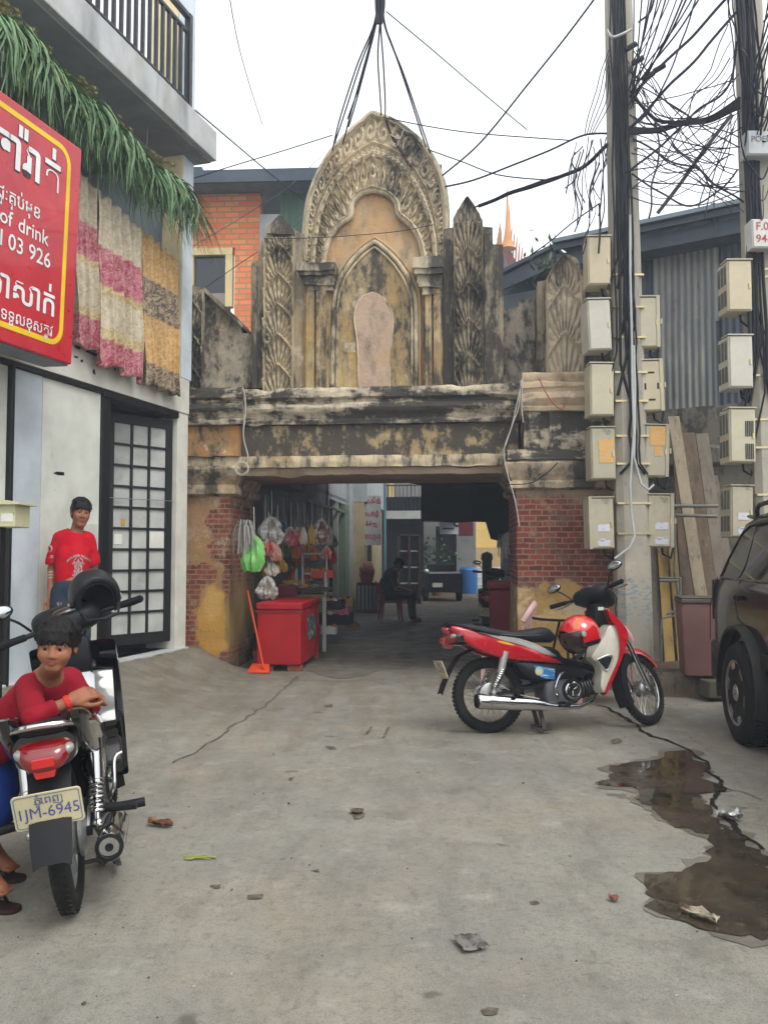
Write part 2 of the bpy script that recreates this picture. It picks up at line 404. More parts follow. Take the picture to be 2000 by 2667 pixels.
# thin sheets on the ground: jagged outline from photo points
def sheet(name, pts, m, lift=.004, rough=.03, step=.04, kind='structure', px=True):
    P = [ground_at(*p) if px else V(*p, 0) for p in pts]; out = []
    for i in range(len(P)):
        a, c = P[i], P[(i+1) % len(P)]; n = max(1, int((c-a).length/step))
        for k in range(n):
            q = a.lerp(c, k/n); d = (c-a).normalized().cross(V(0, 0, 1)); w = MN.noise(q*5)*rough*2+MN.noise(q*19)*rough; out.append(q+d*w)
    bm = bmesh.new(); vs = [bm.verts.new((q.x, q.y, 0)) for q in out]; f = bm.faces.new(vs); bmesh.ops.triangulate(bm, faces=[f]); 
    bmesh.ops.subdivide_edges(bm, edges=[e for e in bm.edges if e.calc_length() > .25], cuts=2, use_grid_fill=False)
    bmesh.ops.triangulate(bm, faces=bm.faces[:])
    for v in bm.verts: v.co.z = gz(v.co.x, v.co.y)+lift
    bmesh.ops.recalc_face_normals(bm, faces=bm.faces)
    if bm.faces[:] and sum(f.normal.z for f in bm.faces) < 0: bmesh.ops.reverse_faces(bm, faces=bm.faces[:])
    me = bpy.data.meshes.new(name); bm.to_mesh(me); bm.free(); me.materials.append(m); ob = bpy.data.objects.new(name, me); COL.objects.link(ob)
    return tag(ob, kind=kind) if kind else ob
b = NB('damp'); c = b.mix(b.ramp(b.noise(3, 6, .65), .35, .7), '#5a564c', '#6e6a60'); c = b.mix(b.ramp(b.noise(40, 5, .7), .5, .75, 0, .6), c, '#3a362f'); b.set(col=c, rough=b.ramp(b.noise(6, 5), .3, .7, .35, .6), spec=.45); b.bump(b.noise(110, 5, .75), .3, .004); MATS['damp'] = b.m
b = NB('wet'); c = b.mix(b.ramp(b.noise(2.2, 6, .65), .35, .7), '#211d17', '#3a3226'); c = b.mix(b.ramp(b.noise(10, 7, .7), .5, .72, 0, .7), c, '#4c4437'); c = b.mix(b.ramp(b.noise(55, 4, .7), .6, .75, 0, .6), c, '#6a6150')
b.set(col=c, rough=b.ramp(b.noise(2.6, 5, .6), .40, .62, .03, .30), spec=.6); b.bump(b.noise(30, 4), .05, .002); MATS['wet'] = b.m
PUD = [(1556, 2050), (1600, 2000), (1640, 1985), (1700, 1975), (1770, 1950), (1800, 1962), (1840, 1985), (1846, 2018), (1880, 2050), (1850, 2070), (1852, 2105), (1895, 2150), (1940, 2190), (2010, 2235), (2060, 2400), (2000, 2452), (1950, 2435), (1900, 2428), (1860, 2432), (1790, 2410), (1730, 2385), (1700, 2350), (1660, 2310), (1720, 2275), (1790, 2250), (1850, 2236), (1842, 2180), (1780, 2170), (1720, 2140), (1670, 2100), (1660, 2065)]
def inset(P, k):
    cx, cy = sum(p[0] for p in P)/len(P), sum(p[1] for p in P)/len(P); out = []
    n = len(P)
    for i in range(n):
        a, q, c = P[i-1], P[i], P[(i+1) % n]; tx, ty = c[0]-a[0], c[1]-a[1]; L = math.hypot(tx, ty); out.append((q[0]-ty/L*k, q[1]+tx/L*k))
    return out
sheet('wet_concrete', inset(PUD, -5), MATS['damp'], rough=.07, lift=.003)
sheet('water', inset(PUD, 7), b.m, rough=.05, lift=.006)
sheet('water', [(800, 1748), (850, 1742), (925, 1741), (985, 1748), (950, 1760), (900, 1768), (860, 1765)], MATS['damp'], rough=.03)
def ribbon(name, pts, w, m, lift=.006):
    P = [ground_at(*p) for p in pts]; Q = []
    for i in range(len(P)-1):
        n = max(2, int((P[i+1]-P[i]).length/.03))
        Q += [P[i].lerp(P[i+1], k/n) for k in range(n)]
    mb = MB(); L = []; Rr = []
    for i, q in enumerate(Q):
        d = (Q[min(i+1, len(Q)-1)]-Q[max(i-1, 0)]).normalized().cross(V(0, 0, 1)); q = q+d*(MN.noise(q*6)*.035+MN.noise(q*25)*.012)
        ww = w*(.55+.9*abs(MN.noise(q*4+V(9, 0, 0)))+.5*MN.noise(q*17)); L.append(q-d*ww); Rr.append(q+d*ww)
    for A in (L, Rr):
        for q in A: q.z = gz(q.x, q.y)+lift
    mb.loft([[a, c] for a, c in zip(L, Rr)], cap=False, close=False); return tag(mb.build(name, m, smooth=0), kind='structure')
crk = mat('crack_dark', '#1d1a16', .9)
ribbon('ground_crack', [(1560, 1838), (1610, 1858), (1650, 1885), (1690, 1918), (1750, 1933), (1800, 1960), (1838, 1990), (1850, 2015), (1880, 2050), (1862, 2080), (1868, 2115), (1920, 2165), (2000, 2222)], .017, crk)
ribbon('ground_crack', [(1880, 2050), (1930, 2066), (1970, 2080), (2000, 2092)], .004, crk)
ribbon('ground_crack', [(775, 1762), (740, 1795), (690, 1840), (620, 1885), (555, 1932), (500, 1965), (445, 1992)], .007, mat('joint', '#4b463c', .9))
ribbon('ground_crack', [(760, 1772), (880, 1775), (1000, 1771), (1090, 1766), (1165, 1770)], .006, mat('joint2', '#5a5346', .9))
# scattered darker drips on the ground
dr = mat('drip', '#4a443a', .8, var=.35, vscale=25, layers=[('#5f594d', 30, .45, .6)])
for pts in ([(1582, 1930), (1612, 1922), (1625, 1932), (1605, 1940), (1590, 1942)], [(845, 1945), (872, 1943), (876, 1952), (858, 1955)], [(842, 1838), (868, 1834), (866, 1842), (848, 1844)], [(915, 2115), (945, 2108), (948, 2128), (928, 2138)], [(540, 2308), (590, 2300), (585, 2318), (550, 2322)], [(748, 2026), (772, 2022), (770, 2034), (752, 2036)], [(640, 2335), (690, 2330), (685, 2342), (650, 2344)], [(1380, 2352), (1400, 2346), (1405, 2354), (1388, 2358)], [(1250, 2635), (1290, 2628), (1296, 2642), (1262, 2648)], [(1010, 1895), (1016, 1890), (1000, 1925), (994, 1928)], [(965, 1893), (972, 1888), (958, 1915), (950, 1918)], [(800, 2270), (840, 2262), (835, 2276)]):
    cx_s, cy_s = sum(p[0] for p in pts)/len(pts), sum(p[1] for p in pts)/len(pts); sheet('ground_stain', [(cx_s+(x-cx_s)*.8, cy_s+(y-cy_s)*.8) for x, y in pts], dr, rough=.012, step=.012)

def litter(name, px, py, m, label, cat, w_=.05, l_=.08, rz=0, curl=.02, seed=1):
    p = ground_at(px, py); n = 9; P = np.zeros((n, n, 3))
    for i in range(n):
        for j in range(n):
            u, v = i/(n-1)*2-1, j/(n-1)*2-1; ww = w_*(math.sqrt(max(.02, 1-v*v)) if cat in ('leaf',) else 1); P[i, j] = (u*ww, v*l_, .008+abs(MN.noise(V(u*1.7, v*1.7, seed)))*curl*2+curl*u*u*.6)
    mb = MB(); mb.grid(P); o = mb.build(name, m, None, smooth=40, solid=.001, recalc=False); o.location = p; o.rotation_euler = (0, 0, rz); return tag(o, label, cat)
lf = mat('dead_leaf', '#5a3524', .6, layers=[('#7d5a3c', 20, .5, .7)]); wr = mat('wrapper_silver', '#a9aaa6', .25, .6, layers=[('#6f6f68', 20, .5, .65)]); pa = mat('dirty_paper', '#a79c8a', .8, layers=[('#5c4c3c', 14, .45, .65)]); gs = mat('green_straw', '#7d8440', .6)
litter('dead_leaf', 418, 2153, lf, 'curled red-brown dead leaf near the black motorbike', 'leaf', .03, .07, 1.2, .02)
litter('foil_wrapper', 1898, 2137, wr, 'crumpled silver foil wrapper at the edge of the puddle near the car', 'wrapper', .03, .06, 1.5, .035, 3)
litter('paper_scrap', 1820, 2393, pa, 'torn dirty strip of paper lying in the larger part of the puddle', 'litter', .02, .07, .7, .02, 4)
litter('dead_leaf', 270, 2255, mat('grey_leaf', '#4d4438', .8), 'small grey dead leaf just right of the black motorbike exhaust', 'leaf', .03, .035, .4, .025, 5)
litter('dead_leaf', 1597, 2348, mat('pink_leaf', '#7a4c3c', .8), 'faded reddish leaf scrap on the open concrete left of the puddle', 'leaf', .018, .02, .4, .01, 6)
litter('cement_clod', 1225, 2465, mat('clod_grey', '#6a6862', .95, bump=.6, bscale=60, layers=[('#4a4842', 30, .5, .6)]), 'rough grey scab of cement on the foreground concrete', 'debris', .045, .05, .3, .012, 7)
litter('dead_leaf', 930, 2118, mat('dung_brown', '#544a3c', .9, bump=.6), 'flattened brown leaf pulp in the middle of the concrete', 'leaf', .035, .035, .3, .01, 8)
mb = MB(); p = ground_at(520, 2237)
for k in range(9): a = RNG.uniform(0, 6.3); mb.tube(smooth_pts if False else [p+V(math.cos(a)*.07, math.sin(a)*.03, .006), p+V(RNG.uniform(-.02, .02), RNG.uniform(-.02, .02), .012), p+V(math.cos(a+2.6)*.07, math.sin(a+2.6)*.03, .006)], .0025, 5)
tag(mb.build('straw_wisp', gs, smooth=60), 'wisp of yellow-green straw on the concrete right of the black motorbike', 'litter')
r = random.Random(12); mb = MB(); mb2 = MB()
for k in range(170):
    y = r.uniform(2.0, 9); x = r.uniform(-.5, .5)*y*.95; s_ = r.uniform(.0025, .006)*(1 if r.random() < .95 else 1.8); m_ = mb if r.random() < .65 else mb2
    m_.box((x, y, gz(x, y)+s_*.4), (s_*r.uniform(.8, 1.6), s_, s_*.8), (r.uniform(-.5, .5), r.uniform(-.5, .5), r.uniform(0, 3)))
tag(mb.build('gravel', mat('grit', '#4a453c', .9), smooth=0), kind='stuff'); tag(mb2.build('gravel', mat('pale_grit', '#9a958a', .9), smooth=0), kind='stuff')
# ================================================================ the old gate
def plaster(name, base='#b7a68c', ochre=.3, mould=.6, pale=.3, och='#9d7c4c', streak=.35, z0=None, dark='#3c3a36', extra=None, hs=1, fine=1):
    """old lime plaster: ochre wash, pale bare patches, black mould in vertical streaks"""
    b = NB(name); MATS[name] = b.m
    c = b.mix(b.ramp(b.noise(2.2, 6, .62), .3, .7), tuple(x*.86 for x in lin(base)[:3]), base)
    c = b.mix(b.ramp(b.noise(1.7, 6, .65, off=(3, 1, 4)), .62-ochre*.4, .78-ochre*.4, 0, .9), c, och)
    c = b.mix(b.ramp(b.noise(4.2, 7, .68, off=(7, 1, 2)), .72-pale*.3, .78-pale*.3, 0, .85), c, '#cdbfa6')
    c = b.mix(b.ramp(b.noise(30, 5, .7), .55, .8, 0, .5*fine), c, '#6a6154')
    n1 = b.noise(3.0, 8, .68, stretch=(hs, 1, streak), off=(1, 2, 9)); n2 = b.noise(9, 7, .7, stretch=(1, 1, .6), off=(5, 3, 2))
    m = b.math('ADD', b.math('MULTIPLY', n1, .68), b.math('MULTIPLY', n2, .32))
    th = .685-mould*.3
    c = b.mix(b.ramp(m, th-.09, th+.03, 0, .55), c, '#6b665c')
    c = b.mix(b.ramp(m, th, th+.07, 0, .9), c, dark)
    if extra: c = extra(b, c)
    b.set(col=c, rough=.88, spec=.25); b.bump(b.noise(45, 6, .72), .45, .008); b.bump(b.noise(8, 6, .7), .55, .03)
    return b.m
def brickcol(b):
    bc, bf = b.brick('#5f2c22', '#8a4231', '#80705f', bw=.128, rh=.056, ms=.007); bc = b.mix(b.ramp(b.noise(5, 6, .65), .45, .7, 0, .75), bc, '#6b564a'); bc = b.mix(b.ramp(b.noise(11, 5, .7), .5, .75, 0, .6), bc, '#3d2a22'); b.bump(bf, -.5, .02); return bc, bf
def left_pillar_cover(b, c):
    bc, bf = brickcol(b)
    c = b.mix(b.ramp(b.noise(1.6, 6, .6, off=(2, 2, 2)), .4, .65, 0, .8), c, '#8a6b4b')
    gr = b.blob(-.72, 1.25, .14, 1.3, .5, 4); c = b.mix(b.math('MULTIPLY', gr, .85), c, '#4b463f')
    for cx, cz, rx, rz in ((-.02, 1.50, .24, .42), (-.58, .60, .34, .6), (-.50, .2, .40, .40), (.02, .30, .3, .22), (-.30, 1.05, .16, .16), (.0, .95, .10, .3)):
        bl = b.blob(cx, cz, rx, rz, .6, 5, .12); b.bump(bl, -.7, .05); c = b.mix(b.math('MULTIPLY', bl, .93), c, bc)
    c = b.mix(b.math('MULTIPLY', b.ramp(b.noise(5, 7, .7, off=(3, 3, 8)), .5, .66), .75), c, '#a3927a'); c = b.mix(b.blob(-.20, .55, .20, .46, .5, 5, .2), c, '#a8813f'); c = b.mix(b.math('MULTIPLY', b.blob(-.18, .75, .12, .22, .5, 8, .4), .7), c, '#b9955a')
    c = b.mix(b.blob(.10, .62, .16, .55, .3, 4, .3), c, '#7d6a44')
    c = b.mix(b.math('MULTIPLY', b.ramp(b.sep()[2], .25, .02), b.ramp(b.noise(6, 5), .3, .6)), c, '#4a4136')
    return c
def right_pillar_cover(b, c):
    bc, bf = brickcol(b); o = b.sep()
    up = b.math('MULTIPLY', b.ramp(b.math('ADD', o[2], b.math('MULTIPLY', b.noise(3, 6, .65), .5)), .98+.22, 1.03+.22), b.ramp(b.math('ADD', o[2], b.math('MULTIPLY', b.noise(3.3, 6, .65), .7)), 2.3, 2.14))
    b.bump(up, -.8, .05); c = b.mix(up, c, bc)
    c = b.mix(b.math('MULTIPLY', b.ramp(b.noise(7, 6, .7, off=(4, 4, 4)), .55, .72, 0, .8), up), c, '#8b7560')
    lo = b.ramp(b.math('ADD', o[2], b.math('MULTIPLY', b.noise(3, 6, .65), .5)), 1.24, 1.18)
    c = b.mix(b.math('MULTIPLY', lo, b.ramp(b.math('ADD', o[0], b.math('MULTIPLY', b.noise(3, 5, .6), .3)), 3.24, 3.28)), c, '#a5854f')
    for cc_, sc_, a_, z_, q_ in (('#c0ab84', 2.6, .48, .62, 3), ('#8b6a36', 4.5, .52, .66, 5), ('#6f6250', 8, .58, .68, 7)): c = b.mix(b.math('MULTIPLY', b.math('MULTIPLY', lo, b.ramp(b.noise(sc_, 7, .7, off=(q_, 1, q_)), a_, z_)), .75), c, cc_)
    c = b.mix(b.math('MULTIPLY', b.blob(3.75, .72, .24, .17, .5, 5, .4), .8), c, '#b9ac90')
    c = b.mix(b.math('MULTIPLY', b.math('MULTIPLY', lo, b.ramp(b.noise(6, 7, .7, off=(0, 6, 1)), .5, .72)), .7), c, '#6f5a3c')
    return c
M_ped = plaster('pediment_stone', '#c4b69b', .22, .62, .2, '#94775a')  # haze glow is put into pediment, carving, tympanum and niche base colours
M_carve = plaster('carved_stone', '#d0c0a2', .14, .50, .35, '#94795c', streak=.5)
M_dark = plaster('mouldy_stone', '#aa9b80', .12, .78, .4, streak=.14)
M_tymp = plaster('ochre_plaster', '#c0a684', .6, .36, .35, '#b9946a')
M_niche = plaster('niche_plaster', '#bda678', .6, .55, .4, '#a5864f', streak=.3)
M_fill = plaster('bricked_up_plaster', '#b59c86', .12, .24, .25, '#b2916c')
M_corn = plaster('cornice_stone', '#dccdb2', .12, .80, .8, streak=1.6, hs=.5, dark='#2f2e2c')
M_frz = plaster('frieze_plaster', '#c4aa78', .6, .84, .45, '#b09463', streak=.75)
M_strip = plaster('strip_plaster', '#cdbc9a', .2, .56, .6, streak=.3, hs=1.6)
M_brown = plaster('brown_render', '#8a7765', .2, .4, .2)
M_cap = plaster('cap_stone', '#bba78a', .2, .58, .5, hs=.7)
M_lp = plaster('pillar_left_render', '#9a7a5a', .2, .18, .2, extra=left_pillar_cover)
M_rp = plaster('pillar_right_render', '#8f7d66', .1, .28, .2, extra=right_pillar_cover)
M_col = plaster('column_plaster', '#c0a878', .5, .60, .4, '#a88a56', streak=.2)
gate = empty('temple_gate', G.o, G.a, 'weathered arched temple gate with carved ogee pediment over the alley entrance', 'gate')
def gp(px, py, v=0): return G.px(px, py, v)
def gu(px, v=0): return G.px(px, 1300, v)[0]
def gzz(py, v=0, px=980): return G.px(px, py, v)[1]
def jit(p, a=.007, s=7): 
    n = MN.noise_vector(p*s); m = MN.noise_vector(p*s*3.1); return p+n*a+m*(a*.4)
def moulding(mb, u0, u1, prof, back, ja=.008, step=.045, chips=.02):
    """prof: [(v, z)] from bottom to top on the front; swept along u, closed to v = back"""
    n = max(2, int((u1-u0)/step)); rings = []
    for i in range(n+1):
        u = u0+(u1-u0)*i/n; r = []
        for v, z in prof:
            p = V(u, v, z); q = jit(p, ja)
            ch = max(0, MN.noise(V(u*3.3, z*9, 4.0))-.25)*chips*3; r.append(V(u, q.y+ch, q.z-ch*.5))
        rings.append(r+[V(u, back, prof[-1][1]), V(u, back, prof[0][1])])
    mb.loft(rings)
def dens(prof, n=3):
    out = []
    for a, c in zip(prof[:-1], prof[1:]):
        for k in range(n): out.append((a[0]+(c[0]-a[0])*k/n, a[1]+(c[1]-a[1])*k/n))
    return out+[prof[-1]]
# ---- pillars
def pillar(u0, u1, v0, v1, z0, z1, m, cap_z, name='pillar', step=.06):
    mb = MB(); nz = int((z1-z0)/step); per = []
    for a, c in (((u0, v0), (u1, v0)), ((u1, v0), (u1, v1)), ((u1, v1), (u0, v1)), ((u0, v1), (u0, v0))):
        L = math.hypot(c[0]-a[0], c[1]-a[1]); n = max(2, int(L/step)); per += [(a[0]+(c[0]-a[0])*k/n, a[1]+(c[1]-a[1])*k/n) for k in range(n)]
    rings = []
    for k in range(nz+1):
        z = z0+(z1-z0)*k/nz; r = []
        for u, v in per:
            p = V(u, v, z); q = jit(p, .014, 5); r.append(V(q.x, q.y, z))
        rings.append(r)
    mb.loft(rings); pl = mb.build(name, m, gate, smooth=50)
    mb = MB(); prof = cap_z; rings = []
    for e, z in prof:
        r = []
        for a, c in (((u0-e, v0-e), (u1+e, v0-e)), ((u1+e, v0-e), (u1+e, v1)), ((u1+e, v1), (u0-e, v1)), ((u0-e, v1), (u0-e, v0-e))):
            n = 14; r += [jit(V(a[0]+(c[0]-a[0])*k/n, a[1]+(c[1]-a[1])*k/n, z), .01, 6) for k in range(n)]
        rings.append(r)
    mb.loft(rings); mb.build('capital', M_cap, pl, smooth=45)
    return pl
zc = lambda *py: [gzz(p, -.05, 560) for p in py]
z = zc(1292, 1286, 1275, 1262, 1246, 1232, 1222, 1214, 1212)
PL_TOP = z[0]+.01
pillar(-.95, 0, 0, 1.05, -.05, PL_TOP, M_lp, list(zip((.015, .07, .075, .05, .085, .13, .14, .10, .02), z)))
PRV = -.48
uR0, uR1 = gu(1345, PRV), gu(1600, PRV)
zr = lambda *py: [gzz(p, PRV-.05, 1430) for p in py]
z = zr(1275, 1270, 1257, 1250, 1240, 1222, 1208, 1197, 1195)
pillar(uR0, uR1, PRV, 1.05, -.05, z[0]+.01, M_rp, list(zip((.015, .07, .075, .05, .07, .12, .13, .09, .02), z)))
R_TOP = z[-1]
# ---- lintel beam: brown soffit course, pale strip, dark frieze
zb0, zb1, zb2, zb3, zb4 = gzz(1238), gzz(1216), gzz(1186), gzz(1106), gzz(1006)
mb = MB(); moulding(mb, -1.0, uR0+.05, dens([(.03, zb0), (.0, zb0+.012), (-.002, zb1)]), 1.05, .012, chips=.03); bm_ = mb.build('lintel_beam', M_brown, gate)
mb = MB(); moulding(mb, -1.0, uR0+.05, dens([(-.035, zb1+.002), (-.045, (zb1+zb2)/2), (-.035, zb2)]), .5, .008, chips=.02); mb.build('string_course', M_strip, gate)
mb = MB(); moulding(mb, -1.0, uR0+.05, dens([(.0, zb2+.002), (.0, zb3)], 6), .5, .008, chips=.01); mb.build('frieze', M_frz, gate)
CORN = [(-.0, 1104), (-.05, 1102), (-.06, 1092), (-.035, 1088), (-.05, 1080), (-.10, 1068), (-.115, 1060), (-.11, 1050), (-.085, 1046), (-.09, 1040), (-.135, 1032), (-.14, 1012), (-.13, 1006)]
pr = [(v, gzz(py, v, 980)) for v, py in CORN]
mb = MB(); moulding(mb, -.9, uR0+.3, dens(pr, 3), .7, .010, chips=.035); mb.build('cornice', M_corn, gate)
CT = pr[-1][1]
# left pilaster block: the cornice breaks forward over the pillar
uL0, uL1 = -1.0, gu(632, -.15)
mb = MB(); moulding(mb, uL0, uL1, dens([(v-.10, zz) for v, zz in pr]), .3, .010); mb.build('cornice_return', M_corn, gate)
mb = MB(); moulding(mb, uL0, gu(622, -.08), dens([(-.085, zb2+.004), (-.085, zb3-.002)], 5), .3, .006); mb.build('pilaster_block', plaster('pilaster_plaster', '#b9925a', .6, .5, .4, '#ab7a42', streak=.3), gate)
mb = MB(); moulding(mb, uL0, gu(610, -.12), dens([(-.115, zb2+.004), (-.115, zb3-.002)], 5), .3, .006)
# right block, standing further forward
V0 = PRV
RC = [(0, 1072), (-.05, 1069), (-.055, 1060), (-.03, 1056), (-.05, 1048), (-.075, 1036), (-.06, 1024), (-.04, 1020), (-.045, 1012), (-.065, 1006), (-.06, 996), (-.035, 992), (-.045, 985), (-.04, 972), (-.03, 969)]
pr2 = [(V0+v, gzz(py, V0+v, 1440)) for v, py in RC]
uA, uB = gu(1362, V0-.03), gu(1600, V0)
mb = MB(); moulding(mb, uA, uB, dens(pr2, 2), .4, .012, chips=.03); mb.build('cornice_return', M_cap, gate)
mb = MB(); moulding(mb, gu(1366, V0+.03), uB, dens([(V0+.03, R_TOP), (V0+.03, pr2[0][1]+.01)], 5), .4, .006); mb.build('pilaster_block', M_corn, gate)
mb = MB(); moulding(mb, gu(1378, V0), gu(1408, V0), dens([(V0-.01, R_TOP+.05), (V0-.01, pr2[0][1])], 4), .2, .006); moulding(mb, gu(1432, V0), gu(1462, V0), dens([(V0-.01, R_TOP+.05), (V0-.01, pr2[0][1])], 4), .2, .006); mb.build('neck_panel', M_corn, gate)
RT = pr2[-1][1]
# a strip under the right block where it turns back to the beam
mb = MB(); moulding(mb, gu(1322, V0-.1), uB, dens([(V0-.13, gzz(1196, V0-.13, 1430)), (V0-.13, gzz(1170, V0-.13, 1430))], 3), .3, .008); mb.build('string_course', M_corn, gate)
# ---- attic wall and pediment
VP = .16
Z1 = lambda lst, v=VP: [gp(480+x*.5425, 250+y*.5425, v) for x, y in lst]      # zoom coordinates of the pediment view
def plate(name, pts, v0, v1, m, parent=gate, jitter=.008, sub=.07):
    """vertical plate with an outline, front face gridded by triangulation, rough edge"""
    out = []
    for i in range(len(pts)):
        a, c = pts[i], pts[(i+1) % len(pts)]; L = math.hypot(c[0]-a[0], c[1]-a[1]); n = max(1, int(L/sub))
        for k in range(n):
            p = jit(V(a[0]+(c[0]-a[0])*k/n, 0, a[1]+(c[1]-a[1])*k/n), jitter, 6); out.append((p.x, p.z))
    mb = MB(); mb.prism(out, lambda a, c, d: V(a, d, c), v0, v1)
    return mb.build(name, m, parent, smooth=30)
def smooth_curve(pts, n=8):
    P = [V(p[0], p[1], 0) for p in pts]; out = []
    for i in range(len(P)-1):
        p0, p1, p2, p3 = P[max(i-1, 0)], P[i], P[i+1], P[min(i+2, len(P)-1)]
        for k in range(n):
            t = k/n; q = .5*((2*p1)+(p2-p0)*t+(2*p0-5*p1+4*p2-p3)*t*t+(3*p1-p0-3*p2+p3)*t**3); out.append((q.x, q.y))
    return out+[(P[-1].x, P[-1].y)]
def arch(left, apex, right, v=VP, n=6):
    """left/right listed from apex downward (zoom coordinates); returns left-foot -> apex -> right-foot"""
    l = smooth_curve(Z1([apex]+left, v), n)[::-1]; r = smooth_curve(Z1([apex]+right, v), n)
    return l+r[1:]
A_out = arch([(800, 180), (700, 290), (640, 400), (605, 500), (590, 600), (583, 690), (580, 800)], (905, 92), [(1000, 128), (1120, 215), (1190, 310), (1230, 400), (1250, 500), (1256, 640), (1256, 800)])
A_band = arch([(805, 340), (720, 430), (662, 550), (635, 680), (622, 810)], (905, 285), [(1010, 325), (1100, 420), (1160, 540), (1196, 680), (1205, 800)])
A_lobe = arch([(850, 478), (808, 525), (798, 588), (745, 625), (700, 690), (680, 760), (668, 820)], (912, 462), [(975, 480), (1020, 525), (1033, 580), (1088, 628), (1128, 690), (1150, 770), (1158, 800)])
bot = CT-.03
def close(a): return a+[(a[-1][0], bot), (a[0][0], bot)]
plate('pediment', close(A_out), VP, VP+.45, M_ped)
def resamp(c, n):
    P = np.array(c); d = np.r_[0, np.cumsum(np.hypot(*np.diff(P, axis=0).T))]; t = np.linspace(0, d[-1], n); return np.stack([np.interp(t, d, P[:, 0]), np.interp(t, d, P[:, 1])], 1)
def relief(name, inner, outer, fn, v, amp, m, ns=260, nt=44):
    I, O = resamp(inner, ns), resamp(outer, ns); P = np.zeros((ns, nt, 3))
    for j in range(nt):
        t = j/(nt-1); q = I*(1-t)+O*t; s = np.linspace(0, 1, ns); h = fn(s, t); P[:, j, 0] = q[:, 0]; P[:, j, 2] = q[:, 1]; h = h+np.array([MN.noise(V(x_*14, 3, z_*14))*.10+MN.noise(V(x_*38, 9, z_*38))*.08 for x_, z_ in q]); P[:, j, 1] = v-amp*h*(1 if 0 < j < nt-1 else 0)
    mb = MB(); mb.grid(P); return mb.build(name, m, gate, smooth=80)
def scroll_cells(s, t, n, sg, tight=8.0, aspect=1.0):
    """a row of spiral scrolls: crisp ridges winding into each cell's centre"""
    ph = (s*n) % 1; x = (ph-.5)*2; y = (t-.5)*2*aspect; r = np.hypot(x, y)+1e-6; th = np.arctan2(y, x*sg); w_ = np.cos(th-r*tight); return np.clip(.5+1.6*w_, 0, 1)*np.clip(1.25-r, 0, 1)**.5
def naga(s, t):      # broad border: two rows of scrolls between plain fillets, leaf tongues along the outer edge
    sg = np.sign(.5-s)+(s == .5); rim = np.exp(-((t-.95)/.03)**2)+np.exp(-((t-.04)/.05)**2)+.8*np.exp(-((t-.30)/.025)**2)
    low = scroll_cells(s, np.clip(t/.28, 0, 1)+0*s, 52, sg, 6) if t < .29 else 0*s
    big = scroll_cells(s, np.clip((t-.32)/.6, 0, 1)+0*s, 22, sg, 7.5) if t >= .29 else 0*s
    veins = .25*np.abs(np.cos(PI*s*110+3*t*sg))*(t > .32)
    return .9*rim+.6*big+.45*low+veins*.6
def flames(s, t):    # upright flame leaves standing on the lobed arch, a tiered cluster in the middle
    n = 23; ph = (s*n) % 1; x = np.abs(ph-.5)*2; tip = .96-.62*x**1.4; ins = 1/(1+np.exp((t-tip)*30)); sg = np.sign(.5-s)+(s == .5)
    curl = scroll_cells(s, np.clip((t-.12)/.7, 0, 1)+0*s, n, sg, 7, .9); mid = np.exp(-(x/.16)**2)*np.clip(t*3, 0, 1)
    edge = np.exp(-((t-tip)/.045)**2); rim = np.exp(-((t-.98)/.03)**2)+np.exp(-((t-.03)/.04)**2); c = np.exp(-((s-.5)/.02)**2)*(.5+.5*np.cos(t*22))
    return ins*(.25+.55*curl+.35*mid)+.45*edge+.8*rim+.5*c
relief('naga_border', A_band, A_out, naga, VP-.004, .075, M_carve, 900, 56)
relief('flame_carving', A_lobe, A_band, flames, VP-.01, .10, M_carve, 900, 56)
def bead(name, curve, v, r, m, n=220, parent=gate):
    C = resamp(curve, n); mb = MB(); mb.tube([jit(V(p[0], v, p[1]), .004, 9) for p in C], r, 8); return mb.build(name, m, parent, smooth=60)
bead('arch_moulding', A_band, VP-.05, .032, M_carve); bead('arch_moulding', A_lobe, VP-.06, .038, M_carve); bead('arch_moulding', resamp(A_out, 80), VP-.02, .045, M_ped)
plate('tympanum', close(A_lobe), VP-.012, VP+.1, M_tymp)
N_out = arch([(850, 752), (790, 818), (742, 900), (722, 985), (716, 1150), (714, 1400)], (915, 705), [(990, 765), (1060, 850), (1098, 930), (1112, 1000), (1114, 1150), (1114, 1400)])
N_in = arch([(855, 972), (826, 1020), (818, 1080), (830, 1160), (836, 1250), (838, 1400)], (905, 948), [(955, 975), (992, 1030), (1003, 1080), (998, 1180), (990, 1260), (988, 1400)])
plate('niche_panel', close(N_out), VP-.03, VP+.05, M_niche)
bead('niche_moulding', N_out, VP-.045, .026, M_strip); sc = [( (p[0]-.0)*1, p[1]) for p in N_out]
cx_ = (N_out[0][0]+N_out[-1][0])/2
bead('niche_moulding', [(cx_+(p[0]-cx_)*.90, bot+(p[1]-bot)*.965) for p in N_out], VP-.04, .014, M_strip)
bead('niche_moulding', [(cx_+(p[0]-cx_)*1.09, bot+(p[1]-bot)*1.03) for p in N_out], VP-.035, .018, M_tymp)
plate('bricked_up_niche', close(N_in), VP-.05, VP, M_fill, jitter=.014)
bead('niche_moulding', N_in, VP-.045, .009, M_strip)
